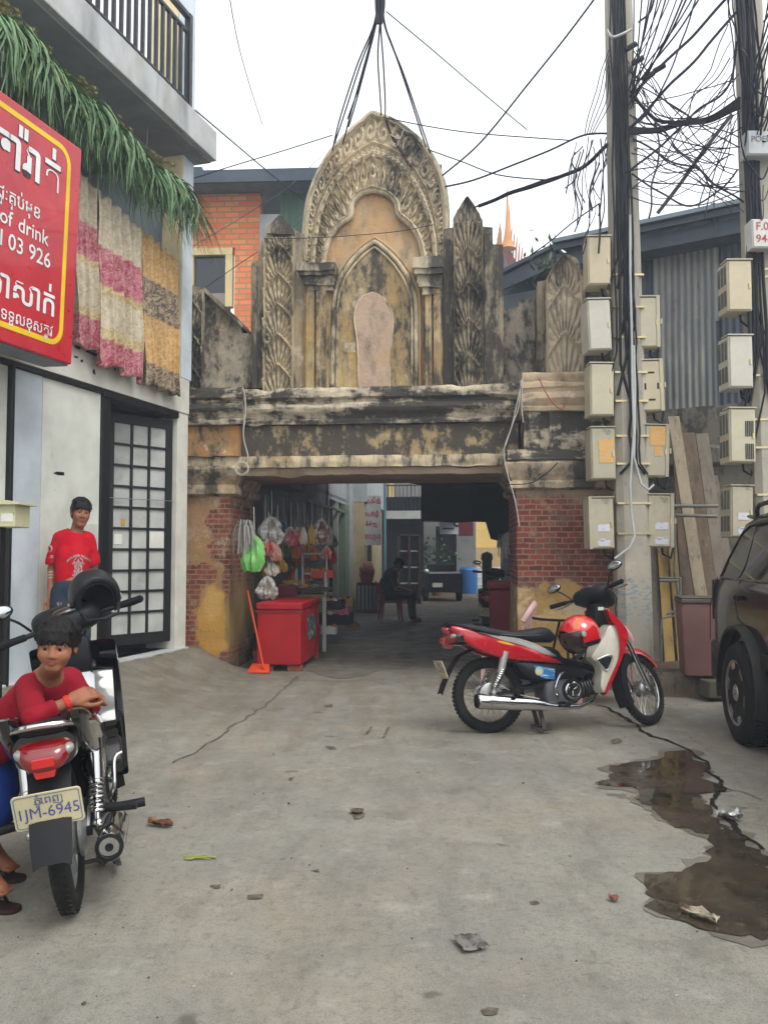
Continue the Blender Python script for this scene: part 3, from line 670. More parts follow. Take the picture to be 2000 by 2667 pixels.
# ---- columns beside the niche with stepped capitals
def column(x0, x1, y0, y1, capx0, capx1, capy):
    (u0, zt), (u1, _) = Z1([(x0, y0), (x1, y0)], 0); mb = MB()
    for k, (a, c, dv) in enumerate(((0, 1, .05), (.12, .45, 0), (.55, .92, -.02))):
        moulding(mb, u0+(u1-u0)*a, u0+(u1-u0)*c, dens([(dv, bot), (dv, zt)], 8), VP+.05, .006, .05)
    cl = mb.build('column', M_col, gate)
    (a0, b0), (a1, b1) = Z1([(capx0, capy[1]), (capx1, capy[0])], -.05); mb = MB(); H = b1-b0
    for f0, f1, e, dv in ((0, .18, .30, -.02), (.18, .3, .18, -.05), (.3, .52, .12, -.03), (.52, .66, .05, -.09), (.66, .95, 0, -.12), (.95, 1.0, .05, -.08)):
        moulding(mb, a0+(a1-a0)*e, a1-(a1-a0)*e*.3, dens([(dv, b0+H*f0), (dv, b0+H*f1)]), VP+.05, .012, .05)
    mb.build('column_capital', M_ped, cl)
column(572, 690, 905, 1400, 545, 728, (800, 930)); column(1145, 1238, 885, 1400, 1098, 1242, (772, 950))
# ---- leaf-carved pilasters
def acanthus(x, y, tiers, ph=0.0):
    t = y*tiers+ph; k = np.floor(t); f = t-k; ar = .93-.55*np.abs(x)**1.25
    f = np.where(f > ar, f-1, f)
    yy = f+.42; r = np.hypot(x*.9, yy); th = np.arctan2(x*.9, yy)
    rib = np.abs(np.cos(th*11)); lobes = .5+.5*np.cos(r*19+np.abs(th)*4.0)
    arch_e = np.exp(-((f-ar)/.05)**2)+np.exp(-((f+1-ar)/.05)**2)
    curl = .5+.5*np.cos(26*np.abs(x)-8*f)
    h = .25+.55*rib**.7*np.exp(-((np.abs(th)-.45)/.8)**2)+.28*lobes*rib+.22*curl*(np.abs(x) > .45)+.65*arch_e+.25*np.exp(-(x/.12)**2)*np.clip(f*2, 0, 1)
    return h+1.0*np.exp(-((np.abs(x)-.95)/.035)**2)
def leafpanel(name, u0, u1, z0, z1, v, tiers, m, amp=.05, tip=None, nx=84, ph=0.0):
    nz = int(tiers*80); X = np.linspace(-1, 1, nx); Y = np.linspace(0, 1, nz); P = np.zeros((nx, nz, 3))
    XX, YY = np.meshgrid(X, Y, indexing='ij'); H = acanthus(XX, YY, tiers, ph); n = RNG.normal(0, .05, H.shape); H = H+n
    H[0] = H[-1] = -.2; H[:, 0] = H[:, -1] = -.2
    P[..., 0] = (u0+u1)/2+XX*(u1-u0)/2; P[..., 2] = z0+YY*(z1-z0); P[..., 1] = v-amp*H
    if tip: 
        w = np.clip((YY-tip)/(1-tip), 0, 1); P[..., 0] = (u0+u1)/2+XX*(u1-u0)/2*(1-w**1.6)
    mb = MB(); mb.grid(P); return mb.build(name, m, gate, smooth=80)
def U(x, v): return Z1([(x, 900)], v)[0][0]
def Zz(y, v): return Z1([(900, y)], v)[0][1]
M_leaf = plaster('leaf_stone', '#c6b697', .08, .50, .45, streak=.6); M_leafd = plaster('leaf_stone_dark', '#b5a78d', .06, .68, .4, streak=.6)
# left: stepped body, pointed top
body = Z1([(322, 800), (355, 790), (358, 700), (385, 690), (398, 630), (455, 568), (530, 640), (578, 668), (585, 690), (585, 1400), (322, 1400)], .1)
plate('pilaster', body, .1, .5, M_dark)
leafpanel('leaf_carving', U(388, .09), U(530, .09), CT-.02, Zz(668, .09), .092, 5.2, M_leaf, .07)
plate('gablet', Z1([(398, 660), (402, 632), (455, 576), (525, 640), (528, 665)], .06), .06, .12, M_dark)
plate('pilaster_rib', Z1([(326, 820), (350, 815), (352, 1400), (326, 1400)], .07), .07, .12, M_dark)
# right: lotus-bud finial
body = Z1([(1243, 640), (1290, 632), (1288, 590), (1312, 545), (1355, 503), (1402, 545), (1428, 590), (1434, 625), (1480, 630), (1482, 712), (1530, 714), (1532, 1400), (1243, 1400)], .08)
plate('pilaster', body, .08, .5, M_dark)
leafpanel('leaf_carving', U(1292, .07), U(1434, .07), CT-.02, Zz(628, .07), .072, 4.7, M_leafd, .07)
leafpanel('finial', U(1290, .06), U(1430, .06), Zz(650, .06), Zz(503, .06), .075, 1.02, M_leafd, .03, tip=.12, ph=.0)
plate('pilaster_rib', Z1([(1440, 660), (1478, 655), (1480, 1400), (1440, 1400)], .05), .05, .12, M_dark)
# left wing wall with a broken sloping top, and its leaf panel partly behind the building
plate('wing_wall', [gp(430, 720, .2)]+Z1([(30, 905), (95, 925), (250, 1065), (274, 1100), (276, 1138), (330, 1142), (330, 1400)], .2)+[gp(430, 1010, .2)], .2, .6, plaster('wing_stone', '#b0a48e', .2, .66, .5, streak=.5))
leafpanel('leaf_carving', gu(455, .1), U(97, .1), CT-.02, Zz(905, .1), .12, 3.2, M_leafd, .05)
plate('wing_coping', Z1([(96, 918), (250, 1058), (278, 1095), (278, 1112), (245, 1080), (96, 940)], .1), .1, .62, M_dark)
# right wing: low wall, piers, and the tall leaf slab above the right block
plate('wing_wall', [gp(1308, 805, .3), gp(1350, 800, .3), gp(1352, 780, .3), gp(1400, 778, .3), gp(1400, 750, .3), gp(1440, 750, .3), gp(1440, 1010, .3), gp(1308, 1010, .3)], .3, .7, plaster('wing_stone2', '#a89c8a', .1, .72, .35, streak=.4))
plate('wing_pier', [gp(1398, 735, 0), gp(1424, 730, 0), gp(1424, 980, 0), gp(1398, 980, 0)], -.02, .4, M_dark)
vL = V0+.12
plate('leaf_slab', [gp(1424, 735, vL), gp(1436, 700, vL), gp(1456, 672, vL), gp(1478, 662, vL), gp(1500, 672, vL), gp(1516, 700, vL), gp(1524, 735, vL), gp(1524, 985, vL), gp(1424, 985, vL)], vL, vL+.3, M_leafd)
leafpanel('leaf_carving', gu(1426, vL-.01), gu(1522, vL-.01), RT-.02, gzz(668, vL, 1475), vL-.01, 2.6, plaster('leaf_stone_pale', '#bdae97', .06, .36, .5, streak=.6), .05, tip=.78)
plate('wing_wall', [gp(1530, 700, vL+.1), gp(1610, 690, vL+.1), gp(1610, 985, vL+.1), gp(1530, 985, vL+.1)], vL+.1, vL+.5, M_dark)
# ================================================================ building on the left
def lb(px, py, v=0): return LB.px(px, py, v)
def lu(px, v=0, z=1.3):
    """u on the street face (offset v) of the point at height z seen in column px"""
    d = ray(px, 1440); a, c = -12.0, 3.0
    for _ in range(50):
        m = (a+c)/2; p = LB.w(m, v, z); q = cam_px(p)
        if q[0] < px: a = m
        else: c = m
    return (a+c)/2
def cam_px(p):
    d = Vector(p)-CP; f = V(0, math.cos(PITCH), math.sin(PITCH)); up = V(0, -math.sin(PITCH), math.cos(PITCH)); k = d.dot(f)
    return 1000+FPX*d.x/k, 1333.5-FPX*d.dot(up)/k
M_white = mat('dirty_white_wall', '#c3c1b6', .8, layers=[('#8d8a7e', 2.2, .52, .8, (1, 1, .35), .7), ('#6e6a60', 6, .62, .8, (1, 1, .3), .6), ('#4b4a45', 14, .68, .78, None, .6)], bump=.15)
M_slab = mat('stained_concrete_slab', '#a7a9a8', .85, layers=[('#6d7072', 1.6, .5, .75, (1, 1, .3), .8), ('#8d8471', 3.4, .55, .75, (1, 1, .2), .6), ('#55585a', 9, .62, .8, (1, 1, .4), .6)], bump=.2)
M_soff = mat('soffit_grey', '#84888a', .9, layers=[('#5e6468', 1.4, .5, .8)])
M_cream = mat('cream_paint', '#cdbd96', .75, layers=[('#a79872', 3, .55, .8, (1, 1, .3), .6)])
M_bluew = mat('pale_blue_white_paint', '#b9c2c6', .75, layers=[('#8e989c', 3, .55, .8, (1, 1, .3), .6)])
M_panel = mat('white_metal_panel', '#bfc0b6', .42, layers=[('#989789', 1.4, .48, .8, (1, 1, .5), .7), ('#7b7565', 5, .64, .78, (1, 1, .4), .7), ('#6b5a45', 17, .70, .76, None, .8)], bump=.05, bscale=6)
M_panelb = mat('bluish_metal_panel', '#aeb6bb', .42, layers=[('#8b9195', 1.4, .48, .8, (1, 1, .5), .7), ('#7b7565', 5, .66, .78, (1, 1, .4), .7)], bump=.05, bscale=6)
M_black = mat('black_steel', '#17191a', .45, metal=.3, layers=[('#3a3733', 8, .6, .8, None, .5)])
M_rust = mat('rusty_seam', '#2b2622', .8, layers=[('#54402c', 6, .45, .7)])
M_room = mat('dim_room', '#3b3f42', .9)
house = empty('shophouse', LB.o, LB.a, 'white shophouse with open balconies and a black gridded door', 'building')
def hb(name, m, *boxes, parent=house, bevel=.006):
    mb = MB()
    for bx in boxes: mb.bb(*bx)
    return mb.build(name, m, parent, smooth=30, bevel=bevel)
ZS, ZT = 2.80, 3.17          # concrete band above the shutters
ud0, ud1 = lu(281), lu(459)  # door opening
up0, up1, up2 = lu(108), lu(262), lu(22)
hb('wall', M_white, (ud1, .02, 0, .35, .1, ZS-.002))
hb('band', M_white, (-10, .02, -.012, .4, ZS, ZT))
hb('plinth', M_slab, (-10, .03, -.03, .3, -.2, .30))
hb('column', M_cream, (-.17, .06, 0, .24, ZT+.002, 5.62)); hb('column_face', M_bluew, (-.165, .055, -.012, -.003, ZT+.004, 5.6))
hb('column', M_cream, (-.32, -.02, -.02, .3, 5.94, 9.5)); hb('column_face', M_bluew, (-.315, .03, -.034, -.023, 5.95, 9.5))
mb = MB(); mb.prism([(-.26, 5.62), (-.26, 5.95), (-.20, 5.95), (-.20, 5.93), (2.6, 5.93), (2.6, 5.63)], lambda a, c, d: V(d, a, c), -10, .12); mb.build('balcony_slab', M_slab, house, smooth=0, bevel=.01)
hb('soffit', M_soff, (-9.9, .1, -.2, 2.5, 5.60, 5.628))
hb('loggia_floor', M_soff, (-9.9, 0, .4, 2.5, ZT-.15, ZT)); hb('loggia_wall', M_bluew, (-9.9, -.05, 2.3, 2.5, ZT, 5.6))
hb('end_wall', M_bluew, (-.05, .05, .245, .62, ZT, 5.25), (-.05, .05, .62, 2.3, ZT, 5.6))
hb('beam', M_soff, (-9.9, .06, .245, .42, 5.3, 5.6)); hb('beam', M_soff, (-1.55, -1.3, .25, 2.3, 5.34, 5.6))
# upper railing: posts, bars, rails
mb = MB()
for k in range(78):
    u = -.42-k*.115; mb.bb(u-.016, u+.016, -.20, -.168, 5.93, 6.78)
mb.build('railing', M_black, house, smooth=0)
hb('handrail', M_black, (-9.6, -.34, -.215, -.155, 6.93, 6.98)); hb('rail', M_black, (-9.6, -.36, -.205, -.165, 6.76, 6.80)); hb('rail', M_black, (-9.6, -.36, -.203, -.167, 6.02, 6.05))
for u in (-.38, -2.6, -4.9): hb('railing_post', M_black, (u-.03, u+.03, -.22, -.15, 5.93, 6.985))
# shutters, seams and door frame
hb('shutter_panel', M_panel, (up0+.008, up1, .02, .06, .26, ZS-.05)); hb('shutter_panel', M_panelb, (up2+.01, up0-.008, .01, .05, .26, ZS-.05)); hb('shutter_panel', M_panel, (-9, up2-.03, .01, .05, .26, ZS-.05))
hb('seam', M_rust, (up0-.02, up0+.02, .065, .09, .26, ZS-.04)); hb('drain_pipe', M_black, (up2-.028, up2+.008, -.03, .03, .26, ZS-.02))
sp = mat('peeled_black', '#2a2826', .9)
for (px, py, w, h) in ((195, 868, .3, .05), (230, 880, .5, .05), (262, 890, .2, .06), (205, 905, .12, .03), (240, 920, .3, .03), (275, 935, .22, .02), (200, 930, .06, .02), (246, 968, .05, .07), (300, 960, .03, .03), (215, 940, .04, .03)):
    u, z = lb(px, py, -.014); n = 9; mb = MB()
    mb.prism([(u+w/2*math.cos(2*PI*k/n)*(.5+random.random()*.7), z+h/2*math.sin(2*PI*k/n)*(.5+random.random()*.8)) for k in range(n)], lambda a, c, d: V(a, d, c), -.0145, -.011); mb.build('peeled_paint_patch', sp, house, smooth=0)
hb('door_frame', M_black, (up1+.002, ud0-.002, .0, .10, .27, ZS-.04), (up1+.002, ud1-.002, -.02, .12, ZS-.075, ZS-.003), (-9, up1, -.015, .05, ZS-.047, ZS-.004))
hb('door_jamb', M_black, (ud0, ud0+.05, .02, .12, .3, ZS-.08))
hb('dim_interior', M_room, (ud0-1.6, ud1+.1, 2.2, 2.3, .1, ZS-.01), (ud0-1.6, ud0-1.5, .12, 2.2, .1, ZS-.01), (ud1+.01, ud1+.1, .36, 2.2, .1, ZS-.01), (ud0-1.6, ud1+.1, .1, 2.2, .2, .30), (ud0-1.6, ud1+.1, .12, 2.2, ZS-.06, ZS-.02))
mb = MB()
p = [lb(x, y, .018) for x, y in ((140, 1232), (150, 1228), (168, 1230), (168, 1238), (152, 1237))]
mb.prism(p, lambda a, c, d: V(a, d, c), .0165, .021); mb.build('lock_slot', M_black, house, smooth=0)
u0, z0 = lb(218, 1362, .018); u1, z1 = lb(252, 1455, .018)
hb('access_hatch', mat('hatch_paint', '#b4b5ab', .5), (u0, u1, .012, .019, z1, z0))
# gridded door, swung inward about its right-hand edge
M_pane = mat('frosted_pane', '#a9aaa5', .35, layers=[('#8c8d89', 2, .45, .7)], bump=.1, bscale=90)
door = empty('grid_door', (ud1-.03, .05, 0)); door.parent = house; door.rotation_euler = (0, 0, R(-23.5))
W_, zb_, zt_ = .76, .385, 2.70
def db(name, m, *bx, parent=door, bevel=.003):
    mb = MB()
    for q in bx: mb.bb(*q)
    return mb.build(name, m, parent, smooth=0, bevel=bevel)
# opening inward: the door runs towards -u from the hinge
bs = [(-W_, -W_+.075, -.02, .03, zb_, zt_), (-.075, 0, -.02, .03, zb_, zt_), (-W_+.076, -.076, -.02, .03, zb_, zb_+.11), (-W_+.076, -.076, -.02, .03, zt_-.10, zt_)]
db('frame', M_black, *bs)
gx = [-W_+.075+(W_-.15)*k/3 for k in range(4)]; gzv = [zb_+.11+(zt_-zb_-.21)*k/10 for k in range(11)]
mb = MB()
for k in (1, 2): mb.bb(gx[k]-.012, gx[k]+.012, -.016, .02, zb_+.11, zt_-.1)
for k in range(1, 10): mb.bb(gx[0], gx[3], -.013, .017, gzv[k]-.012, gzv[k]+.012)
mb.build('glazing_bar', M_black, door, smooth=0)
db('pane', M_pane, (gx[0]-.01, gx[3]+.01, .004, .009, zb_+.1, zt_-.09))
db('paper_sticker', mat('ochre_paper', '#b08d35', .8), (gx[0]+.10, gx[0]+.145, -.0015, .0035, gzv[5]+.03, gzv[5]+.10)); db('paper_sticker', mat('white_paper', '#c9c7bf', .8), (gx[0]+.02, gx[0]+.11, -.0015, .0035, gzv[4]+.05, gzv[4]+.15)); db('paper_sticker', MATS['white_paper'], (gx[2]+.015, gx[3]-.01, -.0015, .0035, gzv[4]+.015, gzv[5]-.02))
db('chain', mat('steel_wire', '#8f9090', .4, .8), (-W_, .02, -.027, -.022, gzv[6]+.085, gzv[6]+.092))
# ---------------- shop sign box
VS = -.45
us = lu(193, VS, 3.6); zs0, zs1 = lb(181, 948, VS)[1], lb(206, 398, VS)[1]
M_red = mat('sign_red', '#b3202b', .35, layers=[('#a01a26', 1.2, .4, .7)], coat=.3)
M_yel = mat('sign_yellow', '#d8b51f', .4); M_let = mat('sign_white', '#cfd2d0', .45); M_shadow = mat('sign_letter_edge', '#3c2a30', .5)
sign = empty('shop_sign', LB.w(us, VS, zs0), LB.a, 'large red lightbox sign with yellow border and white Khmer lettering', 'sign')
sign.rotation_euler = (R(2.0), 0, LB.a)
SW, SH = 3.4, zs1-zs0
mb = MB(); mb.bb(-SW, 0, 0, .26, 0, SH); mb.build('lightbox', M_red, sign, smooth=0, bevel=.012)
mb = MB(); mb.bb(-SW+.01, -.01, .03, .255, -.012, 0.002); mb.build('underside', mat('sign_tin', '#6f7377', .6), sign, smooth=0)
# yellow border: rounded rectangle ring
def rrect(x0, x1, z0, z1, r, n=6):
    o = []
    for cx, cz, a0 in ((x1-r, z1-r, 0), (x0+r, z1-r, 90), (x0+r, z0+r, 180), (x1-r, z0+r, 270)):
        o += [(cx+r*math.cos(R(a0+90*k/n)), cz+r*math.sin(R(a0+90*k/n))) for k in range(n+1)]
    return o
def ringstrip(mb, A, B, f, d0, d1):
    n = len(A)
    for i in range(n):
        j = (i+1) % n; q = [A[i], A[j], B[j], B[i]]; mb.prism(q, f, d0, d1)
mb = MB(); ringstrip(mb, rrect(-SW+.17, -.125, .10, SH-.07, .14), rrect(-SW+.21, -.165, .14, SH-.11, .10), lambda a, c, d: V(a, d, c), -.003, .001); mb.build('border', M_yel, sign, smooth=0)
def sgn(px, py):      # sign-face coordinates of a photo pixel
    u, z = lb(px, py, VS); return u-us, z-zs0
def khm(mb, clusters, x, z, size, f2, sub=.62, bold=.012):
    """clusters: base text, optional subscript consonant; laid out right-aligned at x"""
    tmp = []; cx = 0
    for cl in clusters:
        base, sb = cl if isinstance(cl, tuple) else (cl, None)
        t = MB(); text_mb(t, base, size, lambda a, c, d: (a, c, d), 'LEFT', 0, bold=bold); xs_ = [q[0] for q in t.v] or [0, size*.3]; w_ = max(xs_)
        tmp.append((t, cx)); 
        if sb:
            s2 = MB(); text_mb(s2, sb, size*sub, lambda a, c, d: (a, c-size*.42, d), 'LEFT', 0, bold=bold); wx = max(q[0] for q in s2.v); tmp.append((s2, cx+(w_-wx)/2 if not base.startswith('េ') else cx+w_-wx))
        cx += w_+size*.06
    for t, off in tmp: mb.add([f2(q[0]+off-cx+x, q[1]+z) for q in t.v], t.f)
    return cx
def signline(py_r, px_r, clusters, size, bold=.012, shadow=False):
    x, z = sgn(px_r, py_r)
    if shadow:
        mb = MB(); khm(mb, clusters, x+.008, z-.008, size, lambda a, c: V(a, -.0025, c), bold=bold+.01); mb.build('lettering_edge', M_shadow, sign, smooth=0, recalc=False)
    mb = MB(); khm(mb, clusters, x, z, size, lambda a, c: V(a, -.0045, c), bold=bold); return mb.build('lettering', M_let, sign, smooth=0, recalc=False)
signline(478, 148, ['អី', 'ធា', 'រ៉ា', 'ត់'], .36, .020, True)
signline(560, 95, ['េភ', 'ស', ('ជ', 'ជ'), 'ៈ', ('គ', 'រ'), 'ប់', 'មុ', 'ខ'], .135, .008)
signline(628, 120, ['All', ' kids', ' of', ' drink'], .15, .008)
signline(685, 126, ['0', '97', ' 41', ' 03', ' 926'], .16, .008)
signline(800, 141, ['ត់', 'ទ', ('េន', 'ល'), 'បា', 'សា', 'ក់'], .26, .014)
signline(866, 136, ['ពិ', 'សា', 'េដា', 'យ', 'ការ', 'ទ', 'ទួ', 'ល', 'ខុ', 'ស', ('ត', 'រ'), 'ូវ'], .12, .006)
# ---------------- curtains hung over the balcony edge
def curtain(name, x0, x1, bands, label, amp=.035, folds=7, v0=-.07, zt=(4.55, 4.42), zb=(3.02, 3.0), seed=0):
    ua, ub = lu(x0, v0, 4), lu(x1, v0, 4)
    b = NB(name+str(seed)); o = b.sep(); zn = b.math('ADD', o[2], b.math('MULTIPLY', b.math('SUBTRACT', b.noise(3, 3), .5), .04))
    c = None
    for i, (col, col2, zlo) in enumerate(bands):
        pat = b.ramp(b.noise(11, 3, .55, off=(i, 2, seed), dist=2.2), .46, .54); cc = b.mix(pat, col, col2)
        c = cc if c is None else b.mix(b.ramp(zn, zlo+.012, zlo-.012), c, cc)
    c = b.mix(b.ramp(b.noise(3, 6, .65), .5, .8, 0, .35), c, '#6d6048')
    c = b.mix(b.math('MULTIPLY', b.ramp(b.noise(24, 3, .6, dist=2.5), .53, .57), .35), c, '#c9bda4'); b.set(col=c, rough=.7); b.bump(b.noise(200, 3), .1, .001); b.bump(b.noise(9, 4, .6), .25, .02)
    n, m = 120, 50; P = np.zeros((n, m, 3))
    for i in range(n):
        s = i/(n-1)
        for j in range(m):
            t = j/(m-1); z = (zt[0]+(zt[1]-zt[0])*s)*(1-t)+(zb[0]+(zb[1]-zb[0])*s)*t
            ph = folds*2*PI*s+1.3*math.sin(3*s+seed)+.5*math.sin(4*t+seed); a = amp*(.6+.6*t)
            gather = .03*math.sin(folds*PI*s*1.7)*(1-t)
            y = v0-.02-a*math.sin(ph)-a*.45*math.sin(2.3*ph+1)+.02*MN.noise(V(s*5, t*4, seed))-.03*t
            z += .03*math.sin(ph*.5+seed)*t+.02*MN.noise(V(s*7, 1, seed))-.035*abs(math.sin(PI*s*5))*(1-t)
            P[i, j] = (ua+(ub-ua)*s+.02*math.cos(ph)*t, y, z)
    mb = MB(); mb.grid(P); ob = mb.build('curtain', b.m, None, smooth=80, solid=.004, recalc=False)
    ob.location = LB.o; ob.rotation_euler = (0, 0, LB.a)
    return tag(ob, label, 'curtain', 'curtains airing over the balcony edge')
cr, pk, gd = ('#b3a892', '#a1957c'), ('#8e3346', '#a8616f'), ('#9c8858', '#b5a57f')
curtain('curtain', 186, 258, [cr+(9,), pk+(4.16,), gd+(3.86,), cr+(3.8,), gd+(3.42,), pk+(3.34,)], 'narrow cream and pink curtain nearest the red sign', folds=3, zt=(4.62, 4.52), zb=(3.12, 3.02), seed=1)
curtain('curtain', 246, 366, [cr+(9,), pk+(4.02,), gd+(3.68,), cr+(3.6,), gd+(3.3,), pk+(3.2,)], 'wide cream and pink brocade curtain in the middle of the balcony', folds=5, zt=(4.52, 4.42), zb=(2.98, 2.93), seed=2, v0=-.1)
och, brn = ('#a57d42', '#b79257'), ('#4a3a2e', '#8a785c')
curtain('curtain', 364, 462, [och+(9,), brn+(3.98,), och+(3.62,), brn+(3.15,)], 'ochre curtain with dark brown bands nearest the gate', folds=6, zt=(4.45, 4.36), zb=(2.95, 2.92), amp=.025, seed=3)
rl = MB(); rl.tube([LB.w(u, -.06, 4.6+.03*u*.5+.24) for u in (-6, -4, -2, -.1)], .012, 6)
# ---------------- bundles of long green leaves with dry heads, tied along the balcony
M_leafg = mat('long_leaf_green', '#54744a', .5, var=.45, vscale=2.5, layers=[('#8d9a62', 7, .5, .72, None, .8), ('#a39a6a', 15, .62, .75, None, .7), ('#24432c', 4, .5, .8, (1, 1, .3), .8)])
M_head = mat('dry_seed_head', '#857d52', .8, var=.3, vscale=30)
M_stalk = mat('reed_stalk', '#7d7a50', .7)
def leaf_bundle(seed):
    r = random.Random(seed); root = empty('leaf_bundle')
    mb = MB()
    for k in range(78):
        L = r.uniform(.38, .80); a = r.uniform(-.9, .95); out = r.uniform(.02, .30); w0 = r.uniform(.006, .013); p = []; q = []
        x0, y0 = r.uniform(-.09, .09), r.uniform(-.06, .06)
        for i in range(9):
            t = i/8; bend = .35+.65*((k*37) % 11)/11; x = x0+math.sin(a)*L*t*.85+.26*L*t*t+.02*math.sin(5*t+k); y = y0-out*math.sin(min(1, t*1.3)*PI*.55); z = .08*math.sin(min(1, t*2.2)*PI)*bend-L*.80*t**(1.0+.4*bend)+(.10*t*t if k % 5 == 0 else 0)
            w = w0*(1-t**2.2)+.0015; tw = a+r.uniform(-.2, .2); p.append(V(x-w*math.cos(tw), y-w*.5*math.sin(tw*2), z)); q.append(V(x+w*math.cos(tw), y+w*.5*math.sin(tw*2), z-w*.3))
        mb.loft([[c, d] for c, d in zip(p, q)], cap=False, close=False)
    mb.build('leaves', M_leafg, root, smooth=70, recalc=False)
    mb = MB()
    for k in range(7):
        a, c = r.uniform(-.11, .11), r.uniform(-.05, .05); mb.tube([V(a*.3, c*.3, -.05), V(a*.8, c, .06), V(a, c, .12+r.uniform(-.03, .03))], .004, 5)
    mb.build('stalks', M_stalk, root, smooth=60)
    mb = MB()
    for k in range(11):
        cx, cy, cz = r.uniform(-.15, .15), r.uniform(-.07, .04), r.uniform(.06, .17)
        for i in range(44):
            d = V(r.gauss(0, 1), r.gauss(0, 1), r.gauss(.3, 1)).normalized(); s = r.uniform(.025, .055); p0 = V(cx, cy, cz); sd = d.cross(V(.3, .5, .8)).normalized()*.006
            mb.add([p0-sd, p0+sd, p0+d*s], [(0, 1, 2)])
    mb.build('seed_heads', M_head, root, smooth=0, recalc=False)
    return root
lbp = [leaf_bundle(s) for s in (3, 11, 23)]
names = ['first leaf bundle at the edge of the photo, above the sign', 'pale-headed leaf bundle above the middle of the red sign']
NBUN = 15
for i in range(NBUN):
    o = lbp[i] if i < 3 else copy_tree(lbp[i % 3]); t = i/(NBUN-1)
    px = -20+t*(462+20); zz = 5.32-.22*t+.04*math.sin(i*2.1)
    u = lu(max(px, -60), -.16, 5.2); o.location = LB.w(u, -.16-.03*math.sin(i), zz-.13); o.rotation_euler = (0, random.uniform(-.12, .12), LB.a+random.uniform(-.15, .15)); s = random.uniform(.9, 1.1); o.scale = (s*1.05, s, s)
    lab = 'bundle of long green leaves with dry heads hung along the balcony'
    if i == NBUN-1: lab = 'last leaf bundle, its tips reaching past the corner column'
    tag(o, lab, 'plant', 'green leaf bundles hung along the balcony')
mb = MB(); mb.tube([LB.w(u, -.12, 5.22-.22*(1+u/7)) for u in (-7, -5, -3.4, -1.7, -.1)], .014, 7); tag(mb.build('bamboo_pole', M_stalk), 'thin bamboo pole carrying the green leaf bundles', 'pole')
# cords from the balcony above
for i, (a, c) in enumerate((((28, 0), (20, 100)), ((160, 55), (156, 215)), ((292, 95), (270, 325)), ((306, 108), (280, 330)), ((396, 195), (380, 420)), ((388, 275), (310, 365)))):
    pa = at(*a, 7.2+i*.25); pc = at(*c, 7.2+i*.25); mb = MB(); mb.tube([pa, pc], .004, 5)
    tag(mb.build('cord', mat('pale_cord', '#8e8f8c', .7)), 'thin pale cord hanging down from the balcony slab to the leaf bundles', 'cord', 'thin cords under the balcony')
# ---------------- meter cabinet on a post at the left edge
M_beige = mat('beige_metal', '#b3b08c', .55, layers=[('#8f8a68', 3, .5, .8), ('#5f5844', 12, .66, .8)])
mbx = empty('meter_cabinet', at(0, 1560, 4.6), 0, 'pale green meter cabinet with sloping roof at the left edge', 'meter box')
mbx.location.z = 0; yb = 1.3+(1440-1372)*4.6/FPX; xr = (46-1000)*4.6/FPX-mbx.location.x
mb = MB(); mb.bb(-.3, xr-.015, 0, .2, yb, yb+.13); mb.build('cabinet', M_beige, mbx, smooth=0, bevel=.006)
mb = MB(); mb.prism([(-.32, yb+.20), (xr+.02, yb+.135), (xr+.02, yb+.125), (-.32, yb+.12)], lambda a, c, d: V(a, d, c), -.03, .22); mb.build('roof', M_beige, mbx, smooth=0)
mb = MB(); mb.bb(xr-.09, xr-.025, -.003, .001, yb+.03, yb+.075); mb.build('notice', MATS['white_paper'], mbx, smooth=0)
mb = MB(); mb.bb(-.12, -.02, .04, .10, .0, yb); mb.build('post', M_black, mbx, smooth=0)
# ---------------- brick house behind the gate
bh = empty('brick_house', (-4.2, 13.0, 0), R(-3), 'orange brick house with a grey tin roof behind the gate', 'building')
b = NB('orange_brick'); bc, bf = b.brick('#d9713f', '#e6935f', '#a08465', bw=.24, rh=.088, ms=.014); c = b.mix(b.ramp(b.noise(2, 6, .6), .5, .8, 0, .5), bc, '#c0623f'); b.set(col=c, rough=.85); b.bump(bf, -.4, .01)
def hh(px, py): 
    P_ = Plane((-4.2, 13.0), R(-3)); return P_.px(px, py)
x0 = hh(300, 700)[0]; x1 = hh(710, 560)[0]; xg = hh(900, 560)[0]; zt = hh(600, 505)[1]; ztop = hh(600, 482)[1]
def qb(name, m, *bx, bevel=0, parent=bh):
    mb = MB()
    for q in bx: mb.bb(*q)
    return mb.build(name, m, parent, smooth=0, bevel=bevel)
wl, wr = hh(502, 680)[0], hh(592, 680)[0]; wt, wb = hh(560, 662)[1], hh(560, 800)[1]
qb('wall', b.m, (wr+.12, x1-.2, 0, .2, 2.8, zt), (x0, wl-.4, 0, .2, 0, zt), (wl-.4, wr+.12, 0, .2, wt+.1, zt), (wl-.4, wr+.12, 0, .2, 0, wb-.3))
qb('concrete_post', M_slab, (x1-.2, x1+.12, -.02, .2, 2.8, zt-.35))
win = qb('window', mat('cream_window_frame', '#cbb989', .6), (wl-.4, wl-.3, -.03, .1, wb, wt+.02), (wr-.02, wr+.09, -.03, .1, wb, wt+.02), (wl-.4, wr+.09, -.035, .1, wt-.02, wt+.09), (wl-.05, wl+.02, -.02, .08, wb, wt))
qb('pane', mat('dark_glass', '#20262b', .12, spec=.6), (wl-.4, wr+.05, .05, .07, wb, wt), parent=win)
qb('breeze_block', mat('breeze_block', '#8d857a', .9, layers=[('#4a4642', 9, .5, .7)]), (wl-.4, wr+.03, -.01, .15, wb-.3, wb+.22))
